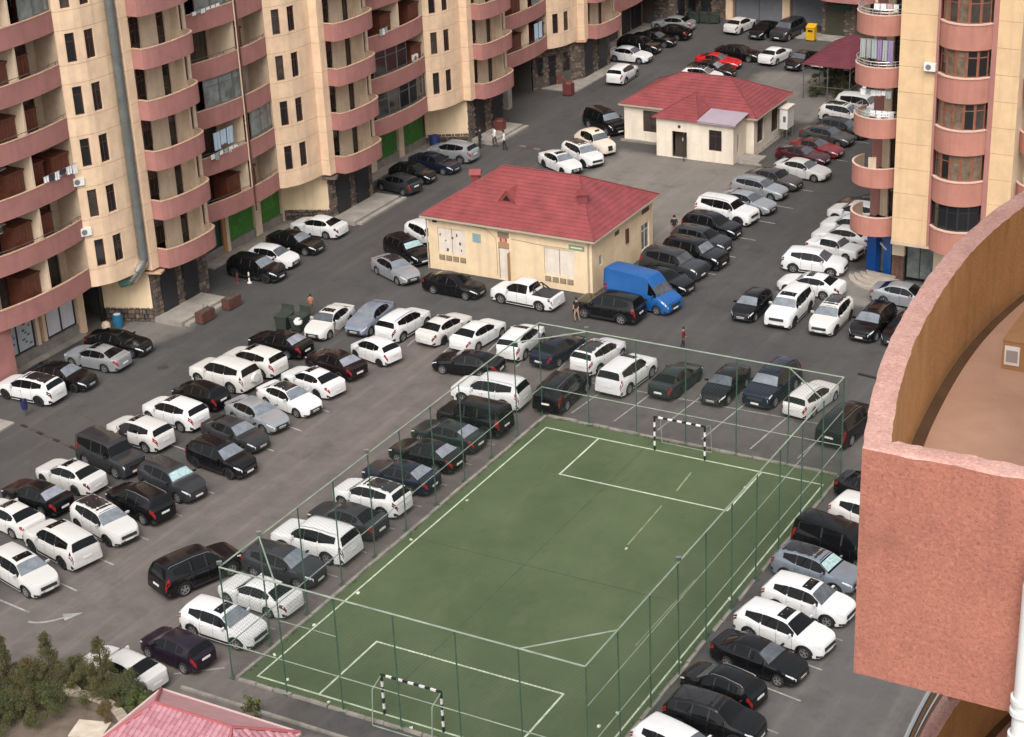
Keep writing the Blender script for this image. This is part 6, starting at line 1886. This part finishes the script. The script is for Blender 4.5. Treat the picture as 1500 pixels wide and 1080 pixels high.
# ================================================================ SMALL THINGS
def dumpster(x, y, rz, label):
    t = thing('dumpster', label, 'dumpster', (x, y, 0), rz, 'green dumpsters at the end of the left block'); t.scale = (.85, .85, .85)
    b = MB()
    f = [(-.42, -.55, .15), (.42, -.55, .15), (.42, .55, .15), (-.42, .55, .15)]; g = [(-.52, -.66, 1.15), (.52, -.66, 1.15), (.52, .66, 1.15), (-.52, .66, 1.15)]
    b.poly(f[::-1]); b.poly(g)
    for k in range(4): b.quad(f[k], f[(k + 1) % 4], g[(k + 1) % 4], g[k])
    b.build('bin_body', BINGREEN, t)
    b = MB(); b.box(-.56, -.7, 1.15, .56, .7, 1.2); b.build('rim', BINGREEN, t)
    b = MB(); b.poly([(-.54, .1, 1.21), (.54, .1, 1.21), (.54, .68, 1.28), (-.54, .68, 1.28)]); b.obox((0, .70, 1.5), (.54, 0, 0), (0, .02, 0), (0, 0, .25)); b.build('lid', BINGREEN, t)
    for sx in (-.4, .4):
        for sy in (-.5, .5):
            b = MB(); b.lathe([(.001, -.03), (.08, -.03), (.08, .03), (.001, .03)], 'x', (sx, sy, .08), 10); b.build('castor', RUBBER, t)
    return t
dumpster(-22.3, 33.4, .1, 'closed green dumpster, the left of the pair behind the black saloon')
d2 = dumpster(-21.2, 33.6, -.1, 'green dumpster with a white bag showing, the right of the pair behind the black saloon')
b = MB(); b.lathe([(.001, 0), (.26, .05), (.3, .25), (.16, .42), (.001, .46)], 'z', (0, 0, 0), 10)
tag(b.build('rubbish_bag', WHITEP, smooth=60, loc=(-21.0, 33.12, .62)), 'white rubbish bag stuffed against the right green dumpster', 'bag')
b = MB(); b.box(-.9, -.5, 0, .9, .5, .9)
for k in range(5): b.box(-.88, -.52, .06 + k * .17, .88, -.5, .19 + k * .17)
tag(b.build('crate', mat('crate_board', (.20, .175, .14), .9, .3, 3), loc=(-19.5, 34.0, 0), rotz=.1), 'pale board crate between the dumpsters and the white saloon', 'crate')
for i, (x, y) in enumerate(((-29.7, 115.2), (-28.7, 115.5), (-27.8, 115.7))):
    t = dumpster(x, y, 1.57 + .1 * i, ['green dumpster at the far street end, left of the three', 'green dumpster at the far street end, middle of the three', 'green dumpster at the far street end, right of the three'][i])
    t['group'] = 'green dumpsters at the far street end'
def planter_box(x, y, label):
    t = thing('planter_box', label, 'planter', (x, y, 0), math.radians(88), 'wooden planters by the stone step')
    b = MB(); b.box(-.62, -.3, .06, .62, .3, .8); b.build('box', RUST, t)
    for k in range(4):
        for s in (-1, 1):
            b = MB(); b.box(-.65, s * .302 - (.02 if s < 0 else 0), .08 + k * .18, .65, s * .302 + (.02 if s > 0 else 0), .24 + k * .18); b.build('plank', RUST, t)
    b = MB(); b.box(-.55, -.24, .802, .55, .24, .815); b.build('soil', SOIL, t)
    b = MB(); b.bar((-.1, 0, .8), (-.05, .03, 1.25), .018, n=5); b.bar((.3, 0, .8), (.33, 0, 1.05), .015, n=5); b.build('stem', BARK, t)
planter_box(-27.9, 32.3, 'dark red wooden planter box nearer the camera by the stone step')
planter_box(-27.7, 34.9, 'dark red wooden planter box farther from the camera by the stone step')
t = thing('barrel', 'blue plastic barrel with pale lid in the recessed entrance', 'barrel', (-32.6, 29.1, 0))
b = MB(); b.lathe([(.001, 0), (.3, 0), (.34, .4), (.34, .6), (.3, .95), (.001, .95)], 'z', (0, 0, 0), 14); b.build('barrel_body', BLUEB, t, smooth=40)
b = MB(); b.lathe([(.001, .96), (.22, .96), (.24, .9)], 'z', (0, 0, 0), 14); b.build('lid', WHITEP, t)
t = thing('sack', 'pale sack on the floor beside the blue barrel', 'sack', (-33.2, 28.6, 0))
b = MB(); b.lathe([(.001, 0), (.3, .06), (.32, .3), (.2, .5), (.001, .56)], 'z', (0, 0, 0), 9); b.build('sack_body', CREAM2, t, smooth=60)
for i, (x, y, m_, lab) in enumerate(((-29.3, 39.0, WHITEP, 'white and red bollard in front of the charcoal crossover'), (-30.0, 38.6, REDBOX, 'rusty orange bollard in front of the charcoal crossover'))):
    t = thing('bollard', lab, 'bollard', (x, y, 0))
    b = MB(); b.lathe([(.16, 0), (.15, .05), (.07, .1), (.055, .75), (.001, .8)], 'z', (0, 0, 0), 10); b.build('bollard_body', m_, t, smooth=30)
    b = MB(); b.lathe([(.062, .38), (.066, .38), (.062, .55)], 'z', (0, 0, 0), 10); b.build('band', REDBOX, t)
def red_tank(x, y, lab):
    t = thing('red_tank', lab, 'tank', (x, y, 0))
    b = MB(); b.box(-.42, -.36, .1, .42, .36, 1.1); b.build('tank_body', REDBOX, t)
    b = MB(); b.lathe([(.43, -.0), (.36, .15), (.001, .2)], 'z', (0, 0, 1.1), 12); b.build('lid', REDBOX, t)
    for s in (-.34, .34):
        b = MB(); b.box(s - .05, -.33, 0, s + .05, .33, .098); b.build('skid', PLASTIC, t)
red_tank(-30.0, 75.4, 'red box stove standing by the stone pier behind the people')
red_tank(-29.8, 87.6, 'red box at the kerb outside the stone entrance with its red step')
b = MB(); b.box(-.5, -.3, 0, .5, .3, .9); tag(b.build('red_step', REDBOX, loc=(-32.4, 90.2, .1), rotz=.5), 'red box step below the door in the stone wall', 'step')
t = thing('recycling_bin', 'bright yellow bin standing on the far pavement', 'bin', (-16.3, 112.6, .12))
b = MB(); b.box(-.42, -.35, 0, .42, .35, 1.25); b.build('bin_body', YELLOWB, t)
b = MB(); b.quad((-.46, -.4, 1.25), (.46, -.4, 1.25), (.46, .38, 1.5), (-.46, .38, 1.5)); b.quad((-.46, -.4, 1.2), (.46, -.4, 1.2), (.46, -.4, 1.25), (-.46, -.4, 1.25)); b.build('lid', YELLOWB, t)
b = MB(); b.box(-.25, -.365, .8, .25, -.352, 1.0); b.build('slot', PLASTIC, t)
t = thing('water_barrel', 'dark blue barrel by the green panel at the end of the kerb row', 'barrel', (-32.5, 69.0, .13))
b = MB(); b.lathe([(.001, 0), (.42, 0), (.46, .6), (.42, 1.25), (.001, 1.25)], 'z', (0, 0, 0), 14); b.build('barrel_body', mat('dark_blue_plastic', (.012, .02, .09), .5), t, smooth=40)
t = thing('post_sign', 'small dark blue bin on a post at the left edge beside the white crossover', 'bin', (-28.9, 16.3, .12))
b = MB(); b.bar((0, 0, 0), (0, 0, 1.0), .03); b.build('post', GREYMETAL, t)
b = MB(); b.lathe([(.001, .35), (.18, .35), (.22, .95), (.20, .95), (.16, .4)], 'z', (0, 0, 0), 12); b.build('basket', mat('navy_plastic', (.02, .02, .08), .5), t)
# rubble and scrap beside the blue entrance
r = random.Random(12)
b = MB()
for _ in range(46):
    c = (12.6 + r.uniform(-2.3, 1.6), 54.7 + r.uniform(-.7, .9), r.uniform(.04, .18)); s = r.uniform(.05, .2)
    b.obox(c, (s, r.uniform(-.05, .05), 0), (r.uniform(-.06, .06), s * r.uniform(.4, 1), 0), (0, 0, s * .5), r.randrange(3))
stuff(b.build('rubble', [CONC, PLASTIC, mat('rubble_pale', (.5, .46, .42), .9)]))
# boom at the right of the far fence
t = thing('wheel_stop', 'long low dark kerb bar on the road beyond the far right fence corner', 'kerb', (13.6, 41.5, 0), math.radians(-8))
for k in range(3):
    b = MB(); b.box(k * 1.5, -.07, 0, k * 1.5 + 1.46, .07, .1); b.build('stop_block', PLASTIC, t)

# air conditioners, dishes, laundry on the facades
def ac_unit(x, y, z, rz, label, group='air conditioners on the facades'):
    t = thing('air_conditioner', label, 'air conditioner', (x, y, z), rz, group); t.scale = (.85, .85, .85)
    b = MB(); b.box(-.42, -.16, 0, .42, .16, .58); b.build('casing', WHITEP, t)
    b = MB(); b.lathe([(.21, -.175), (.19, -.165), (.001, -.165)], 'y', (-.1, 0, .29), 14); b.build('fan_grille', mat('fan_grey', (.16, .16, .16), .6), t)
    for s in (-.3, .3):
        b = MB(); b.box(s - .02, -.14, -.06, s + .02, .3, -.004); b.build('bracket', GREYMETAL, t)
rc = random.Random(3)
PI2 = math.pi / 2
def dzf(k): return FZ0 + FH_ * k
AC = [(-33.62, 26.65 - 1.2, dzf(5) + 1.7, PI2, 'air conditioner high on the left edge balcony above a satellite dish'),
      (-33.62, 26.65 - 5.2, dzf(3) + 2.0, PI2, 'air conditioner in the left edge balcony, third storey up'),
      (-33.62, 26.65 - 4.6, dzf(2) + 2.0, PI2, 'air conditioner in the left edge balcony with laundry'),
      (-33.62, 26.65 - 5.4, dzf(1) + 2.0, PI2, 'air conditioner in the left edge balcony, second storey'),
      (-33.62, 26.65 + 18.4, dzf(0) + 1.3, PI2, 'white air conditioner in the double balcony above the green panel'),
      (-31.98, 26.7, dzf(2) + .2, PI2 * .6, 'air conditioner hung at the edge of the first cream bay, upper'),
      (-31.98, 26.7, dzf(1) + .2, PI2 * .6, 'air conditioner hung at the edge of the first cream bay, lower'),
      (-32.3, 26.65 + 39.8, dzf(1) + 1.2, PI2, 'air conditioner at the right edge of the dark glazed balconies'),
      (13.35, 53.58, dzf(3) + 1.55, 0, 'air conditioner clamped to the cream wall beside the terracotta window bay'),
      (10.9, 56.55, dzf(1) + 1.9, -.45, 'round white unit hanging over the second lowest round balcony')]
for a in AC: ac_unit(*a)
def dish(x, y, z, label):
    t = thing('satellite_dish', label, 'satellite dish', (x, y, z), math.radians(60))
    b = MB(); b.lathe([(.001, .12), (.2, .10), (.38, .02), (.42, -.02), (.36, .03), (.19, .115)], 'y', (0, -.1, 0), 16); b.build('reflector', WHITEP, t, smooth=50)
    b = MB(); b.bar((0, -.05, -.3), (0, -.55, .02), .015, n=5); b.build('feed_arm', GREYMETAL, t)
dish(-32.75, 26.65 - 1.25, dzf(5) + 1.55, 'white satellite dish on the top left balcony')
CLOTH = [mat('cloth_white', (.72, .72, .72), .9), mat('cloth_blue', (.40, .52, .62), .9), mat('cloth_dark', (.03, .03, .05), .9), mat('cloth_violet', (.27, .20, .36), .9), mat('cloth_grey', (.30, .34, .33), .9), mat('cloth_pink', (.55, .35, .33), .9)]
def laundry(x, y, z, rz, n, seed, label, wd=.5, hts=(.5, 1.0), cols=(0, 1, 2), rack=True):
    r = random.Random(seed)
    t = thing('laundry', label, 'laundry', (x, y, z), rz)
    b = MB(); b.bar((-n * wd / 2 - .1, 0, 0), (n * wd / 2 + .1, 0, 0), .012, n=5); b.build('clothes_line', GREYMETAL, t)
    for k in range(n):
        h = r.uniform(*hts); c = -n * wd / 2 + (k + .5) * wd; w_ = wd * r.uniform(.38, .48)
        q = MB(); NU, NV = 6, 4
        for i in range(NU):
            for j in range(NV):
                f = lambda i_, j_: (c - w_ + 2 * w_ * i_ / NU, .035 * math.sin(i_ * 2.1 + k) * (.3 + j_ / NV), -h * j_ / NV)
                q.quad(f(i, j), f(i, j + 1), f(i + 1, j + 1), f(i + 1, j))
        q.build('cloth', CLOTH[r.choice(cols)], t)
laundry(-31.75, 26.65 - 1.6, dzf(2) + 1.75, PI2, 6, 1, 'white and navy laundry hung over the left edge balcony', .5, (.35, .75), (0, 2, 0))
laundry(-31.95, 26.65 + 14.6, dzf(1) + 2.9, PI2, 3, 2, 'pale blue sheet hanging under the ceiling of a double balcony', .75, (1.0, 1.25), (1,))
laundry(-31.9, 26.65 + 14.4, dzf(1) + 1.55, PI2, 6, 3, 'white laundry heaped along the rim of a double balcony', .5, (.3, .55), (0, 0, 4))
laundry(-31.85, 26.65 + MOD + 13.6, dzf(3) + 1.6, PI2, 7, 4, 'white washing drying over the rim of the balcony beside the hanging plant', .5, (.35, .6), (0, 0, 4))
laundry(-32.2, 26.65 + MOD + 14.5, dzf(3) + 3.0, PI2, 3, 5, 'white curtains hanging in the balcony beside the hanging plant', .7, (1.5, 1.75), (0,))
laundry(-31.9, 26.65 + MOD + 14.6, dzf(2) + 1.7, PI2, 3, 6, 'few pale clothes on a dark double balcony', .4, (.3, .6), (0, 4))
laundry(-31.95, 26.65 + 14.2, dzf(4) + 1.5, PI2, 6, 7, 'pale washing on the rim of a double balcony near the top of the picture', .5, (.2, .4), (0, 4))
laundry(9.7, 54.25, dzf(3) + 3.0, 0, 6, 8, 'violet, grey and black laundry over the second round balcony from the top', .36, (1.1, 1.55), (3, 4, 2, 3))
laundry(9.7, 54.4, dzf(2) + 3.05, 0, 6, 9, 'short pale laundry above the third round balcony from the top', .34, (.3, .5), (0, 4, 0))
laundry(9.9, 54.5, dzf(2) + 1.7, .1, 5, 10, 'white sheets spread over the railing of the third round balcony from the top', .4, (.4, .7), (0, 0, 4))
laundry(10.1, 54.6, dzf(4) + 1.9, .1, 4, 11, 'white linen bundle on the uppermost round balcony in view', .4, (.3, .6), (0, 0, 5))
laundry(-31.9, 26.65 + 2 * MOD + 18.6, dzf(0) + 2.9, PI2, 2, 12, 'pale blue curtain at the end of the balcony above the passage', .8, (1.4, 1.7), (1,))
t = shrub('bushy potted plant hanging over the rim of a terracotta balcony', (-31.85, 26.65 + MOD + 19.0, dzf(3) + 1.0), 1.3, 1.3, 1500, (5, 4, .3, 1), 401, False, 'hanging_plant', 'plant', None, .07)
b = MB(); b.lathe([(.001, 0), (.2, 0), (.27, .3), (.2, .3)], 'z', (0, 0, .05), 10); b.build('pot', RUST, t)
t = shrub('dark green plants along a balcony rim at the top of the picture', (-32.1, 26.65 + 2 * MOD + 15.5, dzf(2) + 1.1), 1.0, 1.6, 1500, (6, 3, .1, .5), 402, False, 'hanging_plant', 'plant', None, .07)
# chairs and boxes on round balconies
t = thing('chair', 'pale wooden chair on the second lowest round balcony', 'chair', (9.4, 55.2, dzf(1) + .23), .4)
b = MB(); b.box(-.25, -.25, .42, .25, .25, .47); b.build('seat', CREAM2, t)
b = MB(); b.box(-.25, .2, .47, .25, .25, 1.35); b.build('backrest', CREAM2, t)
for sx in (-.22, .22):
    for sy in (-.22, .22):
        b = MB(); b.box(sx - .03, sy - .03, 0, sx + .03, sy + .03, .42); b.build('leg', CREAM2, t)

# ================================================================ PEOPLE
def person(label, loc, rz, hgt, shirt, trousers, stride=.0, arms=.1, bend=0.0, hair=HAIR, bare=False):
    """one continuous skinned body; cloth colours follow the body's regions"""
    k = hgt / 1.75
    V_ = [(0, 0, .95), (0, .0, 1.15), (0, .02 + bend * .1, 1.36), (0, .02 + bend * .15, 1.50), (0, .04 + bend * .2, 1.58), (0, .05 + bend * .2, 1.68),
          (.10, 0, .90), (.12, stride * .20, .50), (.12, stride * .28 - (.10 if stride > 0 else 0), .08), (.13, stride * .28 - (.10 if stride > 0 else 0) + .13, .04),
          (-.10, 0, .90), (-.12, -stride * .12, .50), (-.12, -stride * .42, .10), (-.13, -stride * .42 + .13, .05),
          (.19, .01 + bend * .13, 1.42), (.25, -stride * .10 + arms * .1, 1.15), (.25, -stride * .05 + arms, .92), (.245, arms * 1.1, .84),
          (-.19, .01 + bend * .13, 1.42), (-.25, stride * .14 + arms * .1, 1.15), (-.25, stride * .22 + arms, .93), (-.245, stride * .25 + arms * 1.1, .85)]
    R_ = [.135, .125, .145, .06, .075, .085, .095, .062, .042, .035, .095, .062, .042, .035, .065, .045, .034, .038, .065, .045, .034, .038]
    E_ = [(0, 1), (1, 2), (2, 3), (3, 4), (4, 5), (0, 6), (6, 7), (7, 8), (8, 9), (0, 10), (10, 11), (11, 12), (12, 13), (2, 14), (14, 15), (15, 16), (16, 17), (2, 18), (18, 19), (19, 20), (20, 21)]
    me = bpy.data.meshes.new('person_skeleton'); me.from_pydata([tuple(c * k for c in v) for v in V_], E_, [])
    o = bpy.data.objects.new('tmp', me); col.objects.link(o)
    sk = o.modifiers.new('skin', 'SKIN'); sk.use_smooth_shade = True
    for i, r_ in enumerate(R_):
        s = me.skin_vertices[0].data[i]; s.radius = (r_ * k * (1.25 if i in (0, 1, 2) else 1), r_ * k * (.85 if i in (0, 1, 2) else 1)); s.use_root = i == 0
    sb = o.modifiers.new('sub', 'SUBSURF'); sb.levels = 1
    dg = bpy.context.evaluated_depsgraph_get()
    ev = bpy.data.meshes.new_from_object(o.evaluated_get(dg))
    bpy.data.objects.remove(o)
    ev.materials.clear()
    for m_ in (SKIN, shirt, trousers, PLASTIC): ev.materials.append(m_)
    for p in ev.polygons:
        c = p.center / k
        if c.z < .10: mi = 3
        elif c.z < .97 and abs(c.x) < .21: mi = 2 if not (bare and c.z < .5) else 0
        elif c.z > 1.49: mi = 0
        elif abs(c.x) > .215 and c.z < (.95 if not bare else 1.2): mi = 0
        else: mi = 1
        p.material_index = mi; p.use_smooth = True
    root = thing('person', label, 'person', loc, rz)
    link('body', ev, root)
    b = MB(); b.lathe([(.001, .125), (.06, .115), (.10, .06), (.105, .0), (.095, -.04), (.07, -.04)], 'z', (0, .05 + bend * .2 - .015, 1.66), 12)
    hm = b.mesh('hair', hair, 60)
    for v in hm.vertices: v.co *= k
    link('hair', hm, root)
    q = MB(); q.obox((0, .05 + bend * .2 + .09, 1.645), (.012, 0, 0), (0, .018, 0), (0, .004, .022)); nm_ = q.mesh('nose', SKIN)
    for v in nm_.vertices: v.co *= k
    link('nose', nm_, root)
    return root
J = lambda n_, c: mat('cloth_' + n_, c, .9, .15, 6)
person('person in dark navy clothes standing by the stone pier', (-29.5, 71.2, 0), -.6, 1.75, J('navy2', (.02, .02, .045)), J('blacktr', (.02, .018, .02)), .1, .1)
person('person in a white shirt and dark trousers stepping off the kerb', (-28.5, 71.9, 0), 2.6, 1.78, CLOTH[0], J('greytr', (.06, .06, .062)), .5, .1)
person('person in white top and dark trousers walking on the road edge', (-27.3, 71.4, 0), 2.2, 1.7, CLOTH[0], J('blacktr', (.02, .018, .02)), .5, .05)
person('person in a dark red jacket walking behind the far fence', (2.6, 40.7, 0), -1.3, 1.5, J('maroon', (.14, .012, .022)), J('blacktr', (.02, .018, .02)), .45, .05)
person('person in dark top and pale shorts at the nose of the black off-roader', (-5.4, 41.9, 0), 2.8, 1.7, J('dark_top', (.015, .013, .014)), J('tan', (.35, .25, .17)), .4, .1, 0, HAIR, True)
person('person in dark top with bare legs by the back corner of the yellow block', (-6.0, 58.2, 0), .3, 1.7, J('dark_top', (.015, .013, .014)), J('rose', (.30, .13, .12)), .2, .1, 0, HAIR, True)
person('person in an orange brown top near the dumpsters', (-22.0, 36.0, 0), .8, 1.45, J('orange', (.33, .13, .07)), J('olive', (.10, .09, .06)), .3, .1)

# ================================================================ BALCONY CLOSE TO THE CAMERA
NEARP = stucco('near_stucco', (.45, .178, .122), (.36, .135, .095), (.16, .07, .06), 42, .9)
NEARR = stucco('near_rim_stucco', (.60, .37, .32), (.47, .25, .215), (.28, .12, .10), 48, 1.0)
NEARI = stucco('near_inner_plaster', (.74, .46, .22), (.64, .38, .175), (.42, .24, .11), 60, .5)
NEARF = mat('near_floor', (.50, .31, .22), .8, .22, 2.2, .15, 20, c2=(.40, .235, .16))
NEARC = stucco('near_cream', (.62, .42, .24), (.54, .36, .20), (.40, .26, .15), 50, .6)
YF = -47.62
def near_balcony(zt, label, railing=False):
    t = thing('balcony', label, 'balcony')
    zb = zt - 1.215
    outer = [(44.55, YF), (43.56, YF)]
    ctrl = [(43.56, YF), (43.435, -47.15), (43.335, -46.7), (43.245, -46.1), (43.185, -45.3), (43.20, -44.6), (43.30, -43.88), (43.52, -43.1), (43.9, -42.4), (44.55, -41.9)]
    curve = smooth_path(ctrl, 8)
    path = list(reversed(curve))                       # outer face on the right of travel (towards -x)
    path = curve[::-1] + [outer[0]]
    th = .125
    inner_curve = []
    ip = offset_path(path, th)
    # fix the inner corner so it stays square
    ci = len(curve) - 1
    ip[ci] = (43.56 + th * 1.02, YF + th)
    ip[-1] = (44.55, YF + th)
    # dense resample for an uneven, hand-plastered edge
    def dense(pp, st=.03):
        out = [Vector(pp[0])]
        idx = [0]
        for a, c in zip(pp[:-1], pp[1:]):
            a, c = Vector(a), Vector(c); n_ = max(1, int(round((c - a).length / st)))
            for k in range(1, n_ + 1): out.append(a.lerp(c, k / n_))
            idx.append(len(out) - 1)
        return out
    NN = 260
    def resample(pp, n_, corner):
        """n_ points along pp with the corner vertex kept"""
        def seg(qq, m_):
            L_ = [0]
            for a, c in zip(qq[:-1], qq[1:]): L_.append(L_[-1] + (Vector(c) - Vector(a)).length)
            o_ = []
            for k in range(m_ + 1):
                s = L_[-1] * k / m_; j = 0
                while j < len(L_) - 2 and L_[j + 1] < s: j += 1
                f = (s - L_[j]) / max(1e-9, L_[j + 1] - L_[j])
                o_.append(Vector(qq[j]).lerp(Vector(qq[j + 1]), f))
            return o_
        return seg(pp[:corner + 1], n_)[:-1] + seg(pp[corner:], int(n_ * .22))
    O, I = resample(path, NN, ci), resample(ip, NN, ci)
    def jit(p, z, a, s=9):
        v = noise.noise_vector(Vector((p.x * s, p.y * s, z * s)))
        return Vector((p.x, p.y, z)) + v * a
    rows_o = [(0.0, .004), (.02, .005), (.3, .002), (.6, .002), (.9, .002), (1.19, .004), (1.212, .006)]
    mb = MB()
    for r0_, r1_ in zip(rows_o[:-1], rows_o[1:]):
        for k in range(len(O) - 1):
            mb.quad(jit(O[k], zb + r0_[0], r0_[1]), jit(O[k + 1], zb + r0_[0], r0_[1]), jit(O[k + 1], zb + r1_[0], r1_[1]), jit(O[k], zb + r1_[0], r1_[1]))
    mb.build('parapet', NEARP, t, 35)
    mb = MB()
    def rimz(f): return .005 * math.sin(math.pi * f)
    F_ = [0, .04, .25, .5, .75, .96, 1]
    for k in range(len(O) - 1):
        for f0, f1 in zip(F_[:-1], F_[1:]):
            def pp(kk, f):
                p = O[kk].lerp(I[kk], f); e = .007 if f in (0, 1) else .003
                if f == 0: return jit(p, zb + 1.212, .006)
                return jit(p, zb + 1.215 + rimz(f), e, 14)
            mb.quad(pp(k, f0), pp(k + 1, f0), pp(k + 1, f1), pp(k, f1))
    mb.build('rim', NEARR, t, 50)
    mb = MB()
    rows_i = [(1.215, .007, 14), (1.19, .004, 9), (.95, .003, 9), (.75, .003, 9), (.60, .003, 9)]
    for r0_, r1_ in zip(rows_i[:-1], rows_i[1:]):
        for k in range(len(I) - 1):
            mb.quad(jit(I[k], zb + r0_[0], r0_[1], r0_[2]), jit(I[k + 1], zb + r0_[0], r0_[1], r0_[2]), jit(I[k + 1], zb + r1_[0], r1_[1], r1_[2]), jit(I[k], zb + r1_[0], r1_[1], r1_[2]))
    mb.build('inner_face', NEARI, t, 40)
    # floor with a shallow gutter along the parapet
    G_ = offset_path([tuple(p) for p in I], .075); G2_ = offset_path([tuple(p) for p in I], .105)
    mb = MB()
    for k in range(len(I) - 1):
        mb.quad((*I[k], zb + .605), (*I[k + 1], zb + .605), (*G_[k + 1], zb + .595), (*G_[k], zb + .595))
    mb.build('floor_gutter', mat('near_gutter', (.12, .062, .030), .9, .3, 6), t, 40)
    mb = MB()
    fl = [p for p in G_[4:NN - 3]]
    ce = (44.55, -45.0)
    for a, c in zip(fl[:-1], fl[1:]):
        mb.tri((*a, zb + .635), (*c, zb + .635), (*ce, zb + .635)); mb.quad((*a, zb + .59), (*c, zb + .59), (*c, zb + .635), (*a, zb + .635))
    mb.tri((*fl[-1], zb + .635), (44.55, YF + th, zb + .635), (*ce, zb + .635)); mb.tri((44.55, fl[0][1], zb + .635), (*fl[0], zb + .635), (*ce, zb + .635))
    mb.build('floor', NEARF, t)
    mb = MB()
    for a, c in zip(O[:-1], O[1:]): mb.tri((*c, zb), (*a, zb), (*ce, zb))
    mb.build('underside', NEARP, t)
    if railing:
        rp = offset_path([tuple(p) for p in O], .06)
        sel = rp[40:NN + 1:6]
        for zz, rad_ in ((.30, .034), (.16, .018)):
            q = MB(); q.tube([(x, y, zt + zz) for x, y in sel], rad_, 10); q.build('rail', CHROME, t, smooth=40)
        for k in range(4, len(sel), 6):
            q = MB(); q.bar((*sel[k], zt), (*sel[k], zt + .30), .014, n=8); q.build('baluster', CHROME, t, smooth=40)
    return t
near_balcony(42.93, 'big rough terracotta balcony parapet filling the right foreground')
near_balcony(42.93 - 3.3, 'next terracotta balcony down with chrome railing at the bottom right corner', True)
nb = thing('tower_block', 'cream tower wall behind the white drainpipe at the bottom right corner', 'building')
b = MB(); b.box(44.46, YF + .02, 0, 60, -38, 49); b.build('wall', NEARC, nb)
# white drainpipe in front of the balcony
pipe = thing('drainpipe', 'white plastic drainpipe with sockets running down the near balcony', 'drainpipe', (44.395, YF - .07, 0))
b = MB(); b.tube([(0, 0, 0), (0, 0, 42.45)], .048, 18); b.build('pipe', mat('pipe_white', (.74, .74, .72), .35, .06, 3), pipe, smooth=40)
for zz in (41.62, 41.82, 38.5, 38.7):
    b = MB(); b.lathe([(.05, -.05), (.062, -.045), (.062, -.02), (.055, -.015), (.055, .015), (.062, .02), (.062, .045), (.05, .05)], 'z', (0, 0, zz), 18); b.build('socket', MATS['pipe_white'], pipe, smooth=40)
b = MB(); b.tube([(0, 0, 42.44), (.02, 0, 42.6), (.12, .0, 42.75), (.3, .02, 42.85)], .048, 14); b.build('bend', MATS['pipe_white'], pipe, smooth=40)
# cardboard box on the balcony floor
bx = thing('cardboard_box', 'brown cardboard box with a pale label on the near balcony floor', 'box', (43.80, -44.98, 42.352), 0.0)
CARD = mat('cardboard', (.36, .19, .085), .85, .14, 5)
b = MB(); b.box(-.22, -.30, 0, .42, .30, .17); b.build('carton', CARD, bx)
b = MB(); b.box(-.224, -.305, .172, .10, .0, .178); b.box(-.224, .004, .172, .42, .305, .178); b.build('flap', CARD, bx)
b = MB(); b.box(-.205, -.306, .03, -.12, -.3005, .145); b.build('label', WHITEP, bx)
b = MB(); b.box(-.195, -.3105, .05, -.13, -.3065, .12); b.build('printed_code', mat('label_grey', (.30, .28, .27), .8), bx)
b = MB(); b.box(-.08, -.3045, .0, -.03, -.3005, .17); b.build('tape', mat('tape', (.42, .25, .11), .4), bx)
